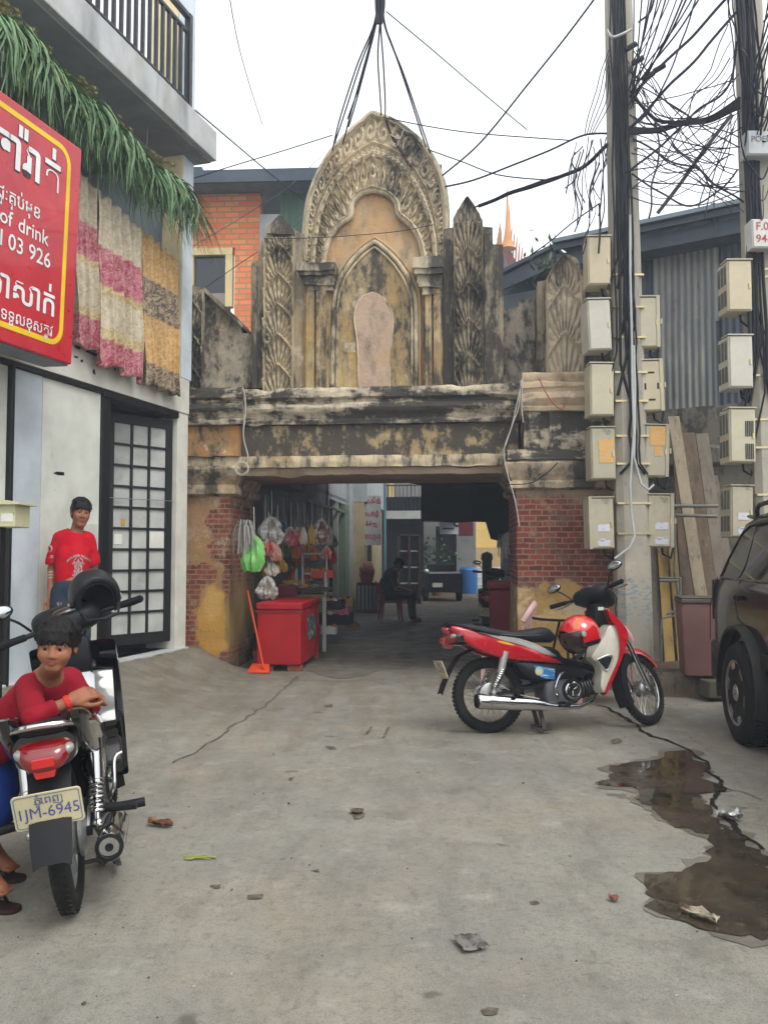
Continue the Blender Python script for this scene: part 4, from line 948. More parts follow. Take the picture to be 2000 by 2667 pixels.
b = NB('green_tin'); wv = b.n('ShaderNodeTexWave'); wv.inputs['Scale'].default_value = 2.8; wv.bands_direction = 'X'; b.l(b.co, wv.inputs['Vector']); b.set(col=b.mix(b.ramp(b.noise(2, 5), .3, .7), '#4b6656', '#5d7a69'), rough=.6); b.bump(wv.outputs[1], .8, .03)
qb('tin_panel', b.m, (x1+.12, xg, .03, .1, 3.2, zt))
mb = MB(); mb.prism([(-.5, zt-.02), (-.5, zt+.05), (3.5, ztop+.30), (3.5, ztop+.15)], lambda a, c, d: V(d, a, c), x0, xg+1.5); mb.build('roof', mat('grey_tin_roof', '#5c6a74', .6, layers=[('#7a8288', 3, .5, .8)]), bh, smooth=0)
qb('fascia', mat('roof_fascia', '#3f4a55', .7), (x0, xg+1.5, -.53, -.49, zt-.05, ztop+.0)); qb('roof_ridge_piece', MATS['roof_fascia'], (x0, hh(548, 480)[0], -.5, .3, ztop, ztop+.07))
# ================================================================ right side: tin shed, wall, poles with meter boxes, clutter
SH = Plane((2.93, 10.2), -R(33))
def hpx(px, py, v=0): return SH.px(px, py, v)
shed = empty('tin_shed', SH.o, SH.a, 'corrugated tin shed with a slanting roof behind the meter poles', 'building')
b = NB('corrugated_tin'); c = b.mix(b.ramp(b.noise(1.5, 6, .6, stretch=(1, 1, .3)), .35, .7), '#666a68', '#84857f'); c = b.mix(b.ramp(b.noise(5, 6, .65, stretch=(1, 1, .15)), .48, .7, 0, .7), c, '#9a968a'); c = b.mix(b.ramp(b.noise(9, 6, .7, stretch=(1, 1, .3)), .56, .70, 0, .7), c, '#5b4a3c'); b.set(col=c, rough=.5, metal=.35); M_tin = b.m
M_tind = mat('dark_tin', '#444c53', .6, layers=[('#56636e', 2, .5, .8, (1, 1, .3), .7)])
def corr(mb, u0, u1, z0, z1, v, pitch=.076, amp=.011):
    n = int((u1-u0)/pitch*6); P = np.zeros((n+1, 2, 3))
    for i in range(n+1):
        u = u0+(u1-u0)*i/n; y = v+amp*math.cos(2*PI*u/pitch); P[i, 0] = (u, y, z0+.01*math.sin(u*3)); P[i, 1] = (u, y, z1)
    mb.grid(P)
zr_ = hpx(1640, 578, -.45)[1]-.03
def sb(name, m, *bx, parent=shed, bevel=0):
    mb = MB()
    for q in bx: mb.bb(*q)
    return mb.build(name, m, parent, smooth=0, bevel=bevel)
um = hpx(1436, 640, -.45)[0]; ua, ub = hpx(1312, 700)[0], hpx(2250, 700)[0]; uc, ud, ue = hpx(1700, 800)[0], hpx(1850, 800)[0], hpx(1715, 900)[0]
zseam, zlow = hpx(1780, 835)[1], hpx(1790, 1068)[1]
pA, pB = hpx(1300, 704, -.3), hpx(1440, 634, -.3)
mb = MB(); mb.prism([pA, pB, (pB[0], pB[1]-.05), (pA[0], pA[1]-.05)], lambda a, c, d: V(a, d, c), -.3, 4); mb.prism([(pA[0], pA[1]-.08), (pB[0], pB[1]-.06), (pB[0], pB[1]-.28), (pA[0], pA[1]-.26)], lambda a, c, d: V(a, d, c), -.26, -.22); mb.build('low_roof', M_tind, shed, smooth=0)
mb = MB(); corr(mb, um, ub, zlow-.2, zr_, .06); mb.prism([(ua-.3, 2.9), (um, 2.9), (um, pB[1]-.1), (ua-.3, pA[1]-.1)], lambda a, c, d: V(a, d, c), .05, .08); mb.build('tin_wall', M_tind, shed, smooth=60, recalc=False)
mb = MB(); corr(mb, uc, ud+.1, zseam-.05, zr_-.22, .03); mb.build('tin_sheet', M_tin, shed, smooth=60, recalc=False)
mb = MB(); corr(mb, ue, ud+.05, zlow, zseam, .005); mb.build('tin_sheet', M_tin, shed, smooth=60, recalc=False)
mb = MB(); corr(mb, ud+.12, ub, zlow+.3, zr_-.25, .028); mb.build('tin_sheet', M_tind, shed, smooth=60, recalc=False)
mb = MB(); mb.prism([(-.45, zr_-.02), (-.45, zr_+.03), (5, zr_+.45), (5, zr_+.4)], lambda a, c, d: V(d, a, c), um, ub); mb.build('roof', mat('roof_tin_light', '#76828a', .55, metal=.3), shed, smooth=0)
sb('fascia', M_tind, (um, ub, -.40, -.36, zr_-.10, zr_-.03)); sb('eave_board', M_tind, (um, ub, -.3, .05, zr_-.30, zr_-.12))
mb = MB()
for k in range(9): mb.box((ua+.30, -.02, pA[1]-.30-k*.085), (.8, .02, .088), (R(22), 0, 0))
mb.build('louvre', mat('louvre_grey', '#7b838a', .6), shed, smooth=0)
u_, z_ = hpx(1865, 610); sb('bracket_shelf', M_tind, (u_-.2, u_+.15, -.25, .0, z_, z_+.05), (u_-.02, u_+.03, -.2, -.0, z_+.05, z_+.3))
sb('back_wall', M_tind, (ua-.4, ua-.3, .07, 4, 2.9, pA[1]-.1))
# masonry wall below the tin
M_moss = plaster('mossy_masonry', '#6f6a5c', .15, .66, .15, '#5c5a3c')
wall = empty('masonry_wall', SH.o, SH.a, 'old mossy masonry wall below the corrugated tin, behind the planks', 'wall')
mb = MB(); moulding(mb, hpx(1555, 1200, -.1)[0], ub, dens([(-.12, .0), (-.12, 1.6), (-.1, 1.62), (-.18, 1.7), (-.2, 1.86), (-.1, 1.9), (-.08, 2.3), (-.16, 2.34), (-.16, 2.5), (-.05, 2.55), (-.05, zlow+.02)], 4), .3, .02, .12, .05); mb.build('masonry', M_moss, wall, smooth=40)
# kerb of old bricks with the drums on it
M_kerb = plaster('kerb_bricks', '#5e4d3e', .05, .6, .12, fine=.8)
kb = empty('brick_kerb', (0, 0, 0), 0, 'low mossy kerb of old bricks and stones at the foot of the wall', 'kerb')
a, c = gnd(1700, 1812), gnd(1895, 1822); d_ = (c-a).normalized(); nn = V(-d_.y, d_.x, 0)
mb = MB(); rings = []
for i in range(40):
    q = a+d_*((c-a).length*1.5*i/39); r = []
    for v, z in ((0, -.02), (-.0, .07), (.0, .15), (.03, .21), (.25, .215), (.5, .21), (.85, .22), (.85, -.02)):
        p = q+nn*v+V(0, 0, z); r.append(jit(p, .022, 4))
    rings.append(r)
mb.loft(rings); mb.build('masonry', M_kerb, kb, smooth=40)
hbk = mat('hollow_brick', '#7c4634', .85, layers=[('#3b332b', 6, .5, .75)])
for px in (1722, 1775):
    p = gnd(px, 1766, .12); mb = MB(); mb.box(p+V(.06, -.03, .045), (.2, .1, .09), (0, 0, -.15)); 
    mb.build('brick', hbk, kb, smooth=0, bevel=.008)
    mb = MB()
    for hx in (-.05, .0):
        for hz in (-.016, .018): mb.box(p+V(.03+hx, -.085+hx*.1, .045+hz), (.024, .012, .02))
    mb.build('brick_hole', MATS['crack_dark'], kb, smooth=0)
st = mat('kerb_stone', '#4f4a40', .9, layers=[('#4e5238', 4, .45, .7)], bump=.5, bscale=30)
mb = MB(); p = gnd(1862, 1800, .1); mb.box(p+V(.1, .12, .0), (.34, .16, .15), (0, .06, .2)); mb.build('stone', st, kb, smooth=0, bevel=.015)
# leaning planks
M_wd = [mat('grey_plank', '#6e6558', .85, layers=[('#4d463c', 3, .45, .75, (4, 4, .3), .8), ('#2f2923', 5, .56, .7, (5, 5, .2), .7), ('#a89c86', 6, .6, .74, (6, 6, .25), .5)], bump=.3, bscale=60), mat('brown_plank', '#5c4d3d', .85, layers=[('#3c3229', 3, .45, .75, (4, 4, .3), .8), ('#2f2923', 5, .56, .7, (5, 5, .2), .7), ('#a89c86', 6, .6, .74, (6, 6, .25), .5)], bump=.3, bscale=60), mat('pale_plank', '#8c806a', .85, layers=[('#62584a', 3, .45, .75, (4, 4, .3), .8), ('#2f2923', 5, .56, .7, (5, 5, .2), .7), ('#a89c86', 6, .6, .74, (6, 6, .25), .5)], bump=.3), mat('yellowed_board', '#a48a4f', .85, layers=[('#66583c', 3, .45, .75, (3, 3, .3), .8)], bump=.3)]
pls = [((1752, 1085, 9.0), (1846, 1700, 8.3), .125, 2, 'long pale plank leaning in front of the dark planks'), ((1790, 1128, 9.15), (1868, 1690, 8.5), .15, 1, 'brown plank leaning just right of the long pale plank'), ((1772, 1200, 9.2), (1802, 1700, 8.5), .17, 1, 'wide brown plank leaning behind the long pale plank'), ((1826, 1130, 9.25), (1905, 1700, 8.7), .14, 0, 'grey plank leaning beside the right-hand pole boxes'), ((1722, 1420, 9.0), (1745, 1752, 8.35), .10, 3, 'yellowed narrow board upright next to the utility pole'), ((1742, 1330, 9.05), (1778, 1752, 8.4), .09, 3, 'second yellowed board leaning behind the water pipe'), ((1706, 1400, 9.1), (1708, 1752, 8.4), .12, 0, 'grey board standing upright behind the utility pole'), ((1850, 1240, 9.3), (1925, 1700, 8.8), .15, 0, 'dark grey plank furthest right, half behind the car')]
for (a, c, w_, mi, lab) in pls:
    pa, pc = at(*a), at(*c); mb = MB(); mb.bar(pc, pa, .028, w_, up=(1, 0, 0)); 
    o = mb.build('plank', M_wd[mi], None, smooth=0, bevel=.003); tag(o, lab, 'plank', 'planks leaning on the old wall')
M_pipe = mat('grey_pipe', '#7c7a72', .5, metal=.4, layers=[('#4d4a42', 6, .5, .75)])
rack = empty('pipe_rack', (0, 0, 0), 0, 'grey water pipes and cross bars fixed in front of the leaning planks', 'pipes')
for pts in ([(1757, 1330), (1756, 1500), (1768, 1560), (1768, 1600), (1722, 1612), (1720, 1740)], [(1745, 1318), (1868, 1318)], [(1760, 1342), (1866, 1345)], [(1716, 1505), (1770, 1505), (1772, 1585), (1735, 1600)], [(1716, 1512), (1764, 1512)]):
    mb = MB(); mb.tube([at(x, y, 8.25) for x, y in pts], .013 if len(pts) > 2 else .017, 8); mb.build('pipe', M_pipe, rack, smooth=50)
# faded bin
M_pink = mat('faded_pink_plastic', '#70514c', .6, layers=[('#6b4a46', 2, .5, .8)])
pb = gnd(1830, 1760, .21); pb.y += .12; bn = empty('waste_bin', pb, -.12, 'faded pink plastic bin standing on the brick kerb', 'bin')
mb = MB(); mb.loft([[V(x*s, y*s*.8, z) for x, y in ((-1, -1), (-.8, -1.1), (.8, -1.1), (1, -1), (1, 1), (-1, 1))] for s, z in ((.13, 0), (.135, .02), (.16, .62), (.16, .64))]); mb.build('body', M_pink, bn, smooth=30)
mb = MB(); mb.bb(-.17, .17, -.155, .14, .642, .68); mb.bb(-.17, .17, -.15, .14, .681, .70); mb.build('lid', mat('grey_lid', '#4d443e', .6), bn, smooth=0, bevel=.012)
# ---------------- concrete utility poles
b = NB('pole_concrete'); c = b.mix(b.ramp(b.noise(2, 6, .6), .35, .7), '#8f8a7e', '#a19a8a'); c = b.mix(b.ramp(b.noise(9, 7, .7), .58, .72, 0, .7), c, '#5f5a50'); c = b.mix(b.ramp(b.noise(3.4, 5, .6, off=(5, 1, 1)), .6, .7, 0, .5), c, '#b8b2a2')
z_o = b.sep()[2]; bl = b.math('MULTIPLY', b.ramp(b.noise(14, 3, .5, stretch=(1, 1, 3)), .53, .57, 0, .55), b.math('MULTIPLY', b.ramp(z_o, .62, .7), b.ramp(z_o, 1.1, 1.0))); c = b.mix(bl, c, '#4f7484'); b.set(col=c, rough=.9); b.bump(b.noise(60, 6, .75), .4, .006); M_pole = b.m
M_cable = mat('black_cable', '#16181c', .55, var=.2); M_band = mat('steel_band', '#b9ab83', .35, metal=.8); M_conduit = mat('grey_conduit', '#a3a7a6', .5)
M_box = mat('meter_box_grey', '#aea78f', .6, layers=[('#77736a', 2.5, .5, .8, (1, 1, .4), .7), ('#5a564d', 11, .64, .8)])
M_boxd = mat('meter_box_dirty', '#a19a84', .65, layers=[('#6c675b', 3, .45, .75, (1, 1, .4), .8), ('#4d463b', 9, .6, .75)])
def pole(top, bot_, Y, w0, w1, label, zmax=9.5):
    pb_, pt_ = at(*bot_, Y), at(*top, Y); d = (pt_-pb_)/(pt_.z-pb_.z); base = pb_-d*pb_.z; root = empty('utility_pole', base, 0, label, 'utility pole')
    mb = MB(); rings = []
    for k in range(25):
        z = zmax*k/24-.05*(k == 0); w_ = w0+(w1-w0)*z/zmax; q = d*z; cf = w_*.18; hw = w_/2; hd = w_*.42
        rings.append([V(q.x+x, q.y+y, z) for x, y in ((-hw+cf, -hd), (hw-cf, -hd), (hw, -hd+cf), (hw, hd-cf), (hw-cf, hd), (-hw+cf, hd), (-hw, hd-cf), (-hw, -hd+cf))])
    mb.loft(rings); mb.build('shaft', M_pole, root, smooth=30)
    return root, d
POLES = []
pl1, d1 = pole((1610, 30), (1650, 1700), 8.0, .335, .205, 'concrete utility pole beside the gate, hung with meter boxes and black cables')
pl2, d2 = pole((1946, 0), (1992, 1164), 7.6, .30, .19, 'concrete utility pole at the right edge, behind the dark car')
def bandfn(root, d, zs, w0, w1, zmax=9.5):
    for z in zs:
        w_ = w0+(w1-w0)*z/zmax; mb = MB(); q = d*z; mb.bb(q.x-w_/2-.006, q.x+w_/2+.006, q.y-w_*.42-.006, q.y+w_*.42+.006, z-.009, z+.009); mb.build('steel_band', M_band, root, smooth=0)
bandfn(pl1, d1, [1.3+(1440-y)*8/FPX for y in (1390, 1312, 1210, 1138, 1047, 972, 880, 800, 715)], .335, .205)
bandfn(pl2, d2, [1.3+(1440-y)*7.6/FPX for y in (1290, 1168, 1095, 980, 906, 720, 700)], .30, .19)
# thick bundles of cable strapped to the poles
def strapped(root, d, Y, x0, x1, n, za, zb, w0, w1, label, seed, grp):
    r = random.Random(seed)
    for k in range(n):
        f = k/(n-1); pts = []
        zq = za+(r.uniform(-.9, .5) if n > 4 else 0); e_ = r.choice((-1, 1))
        for i in range(16):
            z = zq+(zb-zq)*i/15; q = d*z; w_ = w0+(w1-w0)*z/9.5; pts.append(root.location+V(q.x+w_*(-.5+x0+(x1-x0)*f)+r.uniform(-.012, .012), q.y-w_*.42-.018-r.uniform(0, .03), z)+(V(e_*.09, .03, .05) if i == 0 else V(0, 0, 0)))
        mb = MB(); mb.tube(pts, r.uniform(.009, .017), 7); tag(mb.build('cable', M_cable, smooth=60), label, 'cable', grp)
strapped(pl1, d1, 8.0, .02, .62, 9, 3.5, 9.3, .335, .205, 'black cable running up the face of the pole beside the gate', 1, 'cables strapped to the near pole')
strapped(pl1, d1, 8.0, .40, .66, 3, 2.0, 4.2, .335, .205, 'black cable running up the face of the pole beside the gate', 2, 'cables strapped to the near pole')
strapped(pl2, d2, 7.6, -.12, .40, 9, 3.0, 9.3, .30, .19, 'black cable running up the left face of the pole at the right edge', 3, 'cables strapped to the right-hand pole')
# two pale conduits winding down the near pole
for k, pts in enumerate(([(1640, 560), (1640, 700), (1644, 860), (1646, 1000), (1650, 1120), (1640, 1260), (1642, 1330), (1652, 1395), (1640, 1425), (1600, 1455)], [(1650, 900), (1652, 1000), (1652, 1110), (1650, 1190), (1668, 1260), (1688, 1276), (1702, 1262)])):
    mb = MB(); mb.tube(smooth3([at(x, y, 7.80) for x, y in pts]) if 'smooth3' in globals() else [at(x, y, 7.80) for x, y in pts], .012, 8); tag(mb.build('conduit', M_conduit, smooth=60), 'pale grey conduit winding down the pole and curling to the left' if k == 0 else 'shorter pale conduit looping to the lower right meter box', 'conduit')
# ---------------- meter boxes
MB3 = [M_box, mat('meter_box_warm', '#b3a88d', .6, layers=[('#7c725f', 2.2, .5, .78, (1, 1, .3), .8), ('#6b4a30', 9, .66, .74, (1, 1, .4), .8), ('#4e4a42', 20, .64, .76)]), mat('meter_box_pale', '#b2aea0', .55, layers=[('#85847c', 2.8, .48, .78, (1, 1, .3), .8), ('#5d574b', 8, .62, .76, (1, 1, .3), .7)])]; NBX = [0]
M_stk = mat('orange_notice', '#c7954a', .7, layers=[('#a9a08a', 30, .5, .56, (.4, 1, 2.5), .8)]); M_wst = mat('white_sticker', '#b9b9bd', .7, layers=[('#6b6b86', 40, .56, .6, (.5, 1, 1.6), .8)])
M_slot = mat('box_slot', '#2b2b2d', .7); M_glass = mat('meter_window', '#5d5f58', .2, layers=[('#8c8674', 5, .5, .7)])
def meter_box(x0, x1, y0, y1, Y, label, style='plain', rot=0, dirty=0, notice=None, group='meter boxes', side=False):
    pc = at((x0+x1)/2, y1, Y); w_ = (x1-x0)*Y/FPX; h = (y1-y0)*Y/FPX; dpt = .23; root = empty('meter_box', pc, 0, label, 'meter box', group, rot=(0, R(rot), 0))
    NBX[0] += 1; M_ = M_boxd if dirty else MB3[NBX[0] % 3]
    root.rotation_euler = (0, R(rot+random.uniform(-1.2, 1.2)), random.uniform(-.05, .05))
    mb = MB(); mb.bb(w_/2-.035, w_/2-.020, -.024, -.012, h*.44, h*.54); mb.cyl(V(w_/2-.028, -.026, h*.49), V(w_/2-.028, -.012, h*.49), .008, n=8); mb.build('latch', M_band, root, smooth=0)
    mb = MB(); mb.bb(-w_/2, w_/2, 0, dpt, 0, h); mb.build('body', M_, root, smooth=0, bevel=.012)
    mb = MB(); mb.bb(-w_/2+.012, w_/2-.012, -.012, .001, .012, h-.012); mb.build('door', M_, root, smooth=0, bevel=.006)
    mb = MB(); mb.bb(-w_/2-.006, w_/2+.006, -.018, dpt*.6, h+.001, h+.012); mb.build('rain_lip', M_, root, smooth=0)
    if style == 'hinge': mb = MB(); mb.bb(w_/2-.03, w_/2+.004, -.022, -.013, .0, h+.01); mb.bb(w_/2+.005, w_/2+.022, -.03, .0, h*.45, h*.55); mb.build('hinge_strip', M_, root, smooth=0, bevel=.003)
    if style == 'lefthinge': mb = MB(); mb.bb(-w_/2-.012, -w_/2+.018, -.024, -.013, .0, h+.012); mb.build('hinge_strip', M_band if 0 else M_, root, smooth=0, bevel=.003)
    if side:
        mb = MB()
        for k in range(3): mb.bb(-w_/2-.004, -w_/2-.001, .02+k*.07, .07+k*.07, h*.55, h*.92); mb.bb(-w_/2-.004, -w_/2-.001, .02+k*.07, .07+k*.07, h*.12, h*.42)
        mb.build('meter_window', M_glass, root, smooth=0)
    if notice == 'orange': mb = MB(); mb.bb(-w_*.18, w_*.42, -.0155, -.0125, h*.32, h*.76); mb.build('notice', M_stk, root, smooth=0)
    if notice == 'orange2': mb = MB(); mb.bb(-w_*.28, w_*.40, -.0155, -.0125, h*.60, h*.97); mb.bb(-w_*.1, w_*.25, -.0155, -.0125, h*.40, h*.58); mb.build('notice', M_stk, root, smooth=0)
    if notice == 'white':
        for a, c in ((.34, .48), (.06, .2)): mb = MB(); mb.bb(-w_*.2, w_*.3, -.0155, -.0125, h*a, h*c); mb.build('sticker', M_wst, root, smooth=0)
    if notice == 'slots':
        mb = MB()
        for x, z, a, c in ((0, .34, .03, .008), (-.06, .22, .008, .03), (.06, .22, .008, .03), (0, .10, .03, .008)): mb.bb(x-a, x+a, -.0155, -.0125, z*h/.45-c, z*h/.45+c)
        mb.build('slot', M_slot, root, smooth=0)
    if notice == 'grille':
        mb = MB()
        for zz in (.44, .02):
            for k in range(5): mb.bb(w_*.08+k*.016, w_*.08+k*.016+.01, -.0155, -.0125, h*zz+.02, h*zz+.16)
        mb.build('grille', M_slot, root, smooth=0)
    mb = MB(); mb.tube([V(w_*.2, dpt*.5, .0), V(w_*.25, dpt*.55, -.06), V(w_*.6, dpt*.7, -.10), V(w_*.75, dpt*.8, .02)], .011, 7); mb.build('outlet_cable', M_cable, root, smooth=60)
    return root
Y1, Y2 = 7.86, 7.42
LG, RG, EG = 'meter boxes on the left of the near pole', 'meter boxes on the right of the near pole', 'meter boxes on the right-hand pole'
meter_box(1530, 1591, 612, 742, Y1, 'topmost grey meter box left of the pole, above the leaf-carved slab', group=LG)
meter_box(1533, 1595, 776, 912, Y1, 'plain grey meter box second from the top, left of the near pole', rot=-1, group=LG)
meter_box(1536, 1599, 944, 1083, Y1, 'plain grey meter box just above the one with a pale yellow notice', group=LG)
meter_box(1539, 1604, 1112, 1249, Y1, 'meter box with a pale yellow notice on its door', notice='orange', rot=-1.5, dirty=1, group=LG)
meter_box(1537, 1601, 1296, 1430, Y1, 'dirty lowest meter box in front of the brick pillar, two white stickers', style='lefthinge', notice='white', rot=-2, dirty=1, group=LG)
meter_box(1664, 1717, 770, 905, Y1+.05, 'topmost plain meter box to the right of the near pole', style='hinge', rot=.5, group=RG)
meter_box(1668, 1728, 936, 1071, Y1+.05, 'meter box with four small slots in its door', style='hinge', notice='slots', rot=-1, group=RG)
meter_box(1676, 1738, 1106, 1242, Y1+.05, 'meter box with a torn orange notice at the top of its door', style='hinge', notice='orange2', rot=1.5, dirty=1, group=RG)
meter_box(1684, 1752, 1288, 1426, Y1+.05, 'dirty lowest meter box right of the pole, white number stickers', style='hinge', notice='white', rot=1, dirty=1, group=RG)
meter_box(1894, 1959, 674, 810, Y2, 'topmost tall meter box with side windows on the right-hand pole', side=True, group=EG, rot=-1)
meter_box(1897, 1962, 871, 1010, Y2, 'blank-fronted meter box with side windows, second down on the right-hand pole', side=True, group=EG)
meter_box(1899, 1968, 1062, 1205, Y2, 'meter box with two dark grilles in its front', side=True, notice='grille', group=EG, rot=-.5)
meter_box(1902, 1961, 1265, 1400, Y2, 'lowest meter box on the right-hand pole, beside the dark car roof', side=True, notice='white', dirty=1, group=EG)
# lettered boxes high on the right-hand pole
def lettered(x0, x1, y0, y1, lines, col, mm, label, size):
    pc = at((x0+x1)/2, y1, 7.35); w_ = (x1-x0)*7.35/FPX; h = (y1-y0)*7.35/FPX; root = empty('junction_box', pc, 0, label, 'junction box')
    mb = MB(); mb.bb(-w_/2, w_/2, 0, .16, 0, h); mb.build('body', mm, root, smooth=0, bevel=.01)
    mb = MB(); mb.bb(-w_/2+.01, w_/2-.01, -.01, .002, .01, h-.01); mb.build('lid', mm, root, smooth=0, bevel=.004)
    for t, zz in lines: mb = MB(); text_mb(mb, t, size, lambda x, y, d: (x-w_*.5+.03, -.0125, y+zz*h), 'LEFT', 0, bold=.01); mb.build('lettering', col, root, smooth=0, recalc=False)
lettered(1944, 2030, 336, 404, [('POEL 44', .62)], mat('grey_ink', '#5a5f66', .7), mat('pale_box', '#a9abab', .6, layers=[('#85888a', 3, .5, .8)]), 'grey junction box with faint lettering high on the right-hand pole', .075)
lettered(1957, 2040, 567, 646, [('F.001', .72), ('94-', .3)], mat('red_ink', '#a2433c', .7), mat('white_box', '#bdbbb4', .6, layers=[('#95938b', 3, .5, .8)]), 'white junction box with red lettering on the right-hand pole', .10)
# ---------------- temple spire far behind
sp0 = at(1322, 700, 30); spire = empty('temple_spire', (sp0.x, 30, 0), 0, 'slender gilded temple spire above orange gables far behind the gate', 'spire')
M_gold = mat('gilt_orange', '#b8772c', .5, var=.25, vscale=1); M_rtile = mat('red_orange_tiles', '#a5522e', .7, var=.25, vscale=2)
zz = lambda py: 1.3+(1440-py)*30/FPX+.2
def pxw(n): return n*30/FPX
mb = MB(); mb.lathe([(pxw(22), zz(650)), (pxw(16), zz(640)), (pxw(11), zz(622)), (pxw(8), zz(605)), (pxw(6.5), zz(590)), (pxw(5), zz(570)), (pxw(3.6), zz(550)), (pxw(2.6), zz(520)), (pxw(1.4), zz(495)), (pxw(.4), zz(478))], n=12); mb.build('spire', M_gold, spire, smooth=30)
mb = MB(); mb.lathe([(pxw(5), zz(640)), (pxw(3), zz(575)), (pxw(2), zz(540)), (pxw(.4), zz(508))], o=(pxw(11), .5, 0), n=8); mb.build('small_spire', M_gold, spire, smooth=30)
mb = MB(); X0 = -pxw(26)
mb.prism([(-pxw(24), 0), (pxw(52), 0), (pxw(50), zz(702)), (pxw(40), zz(672)), (pxw(30), zz(650)), (pxw(18), zz(622)), (pxw(6), zz(600)), (-pxw(8), zz(612)), (-pxw(16), zz(640)), (-pxw(22), zz(690))], lambda a, c, d: V(a, d, c), 1, 7); mb.build('gable_roof', M_rtile, spire, smooth=0)
mb = MB(); mb.prism([(-pxw(10), zz(702)), (pxw(12), zz(702)), (pxw(1), zz(645))], lambda a, c, d: V(a, d, c), .7, .98); mb.build('pediment', mat('spire_mauve', '#5d4a52', .7), spire, smooth=0)  # far gable front in an even dull mauve
mb = MB()
for k in range(7):
    for s in (-1, 1):
        t = k/6; x = pxw(8+42*t) if s > 0 else -pxw(8+14*t); z = zz(612+80*t); mb.prism([(x, z-.3), (x+s*pxw(3), z+.1), (x+s*pxw(5), z+.75), (x+s*pxw(1), z+.3)], lambda a, c, d: V(a, d, c), .6, .9)
mb.build('finials', M_gold, spire, smooth=0)
# ferns on the shed roof
r = random.Random(5); mb = MB(); p0 = at(1428, 672, 9.6)
for k in range(70):
    q = p0+V(r.gauss(0, .16), r.gauss(0, .1), r.gauss(0, .16)-.1); d = V(r.gauss(0, 1), r.gauss(0, 1), r.gauss(.3, 1)).normalized(); L = r.uniform(.05, .14); s = d.cross(V(.2, .4, .9)).normalized()*.018; mb.add([q, q+d*L*.5+s, q+d*L, q+d*L*.5-s], [(0, 1, 2, 3)])
fern = tag(mb.build('fern', mat('fern_green', '#4c6338', .6, var=.3, vscale=8), None, smooth=0, recalc=False), 'green fern sprouting between the gate and the shed roof', 'plant')
# ================================================================ the passage behind the gate
AL = Plane((G.w(0, 1.06, 0).x, G.w(0, 1.06, 0).y), G.a)          # local frame: u across the passage (0 = left wall line), v along it
def ap(px, py, Y): return at(px, py, Y)
def alw(u, v, z): return AL.w(u, v, z)
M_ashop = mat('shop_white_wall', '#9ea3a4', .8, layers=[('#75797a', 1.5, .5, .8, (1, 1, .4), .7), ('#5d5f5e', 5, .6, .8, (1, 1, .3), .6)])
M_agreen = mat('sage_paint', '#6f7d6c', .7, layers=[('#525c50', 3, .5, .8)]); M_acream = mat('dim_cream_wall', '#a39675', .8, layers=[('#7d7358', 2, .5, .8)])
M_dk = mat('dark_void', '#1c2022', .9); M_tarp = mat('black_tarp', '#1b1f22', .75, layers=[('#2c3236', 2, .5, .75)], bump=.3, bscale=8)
M_wood = mat('dark_wood', '#3b2c22', .6); M_wsteel = mat('white_steel', '#a9a9a4', .5); M_redp = mat('red_plastic', '#9e1b24', .35); M_blue = mat('blue_plastic', '#23588f', .4)
ash = empty('alley_shop', AL.o, AL.a, 'dim white shophouse lining the left side of the passage', 'building')
def ab(name, m, *bx, parent=ash, bevel=0):
    mb = MB()
    for q in bx: mb.bb(*q)
    return mb.build(name, m, parent, smooth=0, bevel=bevel)
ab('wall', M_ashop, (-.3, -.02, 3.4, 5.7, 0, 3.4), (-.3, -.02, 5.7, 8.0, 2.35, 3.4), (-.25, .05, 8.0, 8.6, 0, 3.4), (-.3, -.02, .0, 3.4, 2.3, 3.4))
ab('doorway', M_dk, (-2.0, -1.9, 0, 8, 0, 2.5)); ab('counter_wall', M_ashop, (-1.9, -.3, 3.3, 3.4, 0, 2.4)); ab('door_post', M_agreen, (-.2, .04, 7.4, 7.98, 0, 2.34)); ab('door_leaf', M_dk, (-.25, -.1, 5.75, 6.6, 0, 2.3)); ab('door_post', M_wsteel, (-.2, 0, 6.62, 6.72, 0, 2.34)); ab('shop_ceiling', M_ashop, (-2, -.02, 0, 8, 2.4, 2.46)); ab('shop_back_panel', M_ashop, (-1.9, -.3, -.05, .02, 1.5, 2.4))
ab('pipe', M_pipe, (0, .04, 3.5, 8.3, 2.15, 2.19), (0, .04, 8.3, 8.34, 1.95, 2.19), (0, .04, 5.2, 5.24, 0, 2.6))
# further house on the left: cream wall, banner, blue pipe, balcony
nh = empty('alley_house', AL.o, AL.a, 'cream house with a small balcony further down the passage', 'building')
def nb(name, m, *bx, bevel=0): return ab(name, m, *bx, parent=nh, bevel=bevel)
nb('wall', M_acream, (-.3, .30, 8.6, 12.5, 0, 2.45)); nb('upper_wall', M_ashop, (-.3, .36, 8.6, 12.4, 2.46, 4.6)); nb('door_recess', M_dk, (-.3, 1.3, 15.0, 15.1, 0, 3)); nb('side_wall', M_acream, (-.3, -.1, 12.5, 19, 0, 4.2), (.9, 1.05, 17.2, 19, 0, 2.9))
nb('blue_pipe', mat('pale_blue_pipe', '#4c7484', .5), (.37, .43, 12.3, 12.38, 0, 3.6))
nb('balcony', M_slab, (.2, 2.3, 14.6, 17.4, 2.32, 2.56)); mb = MB()
for k in range(18): mb.bb(.25+k*.115, .27+k*.115, 14.62, 14.64, 2.56, 3.3)
mb.bb(.2, 2.3, 14.61, 14.65, 3.3, 3.34); mb.build('balcony_railing', M_black, nh, smooth=0)
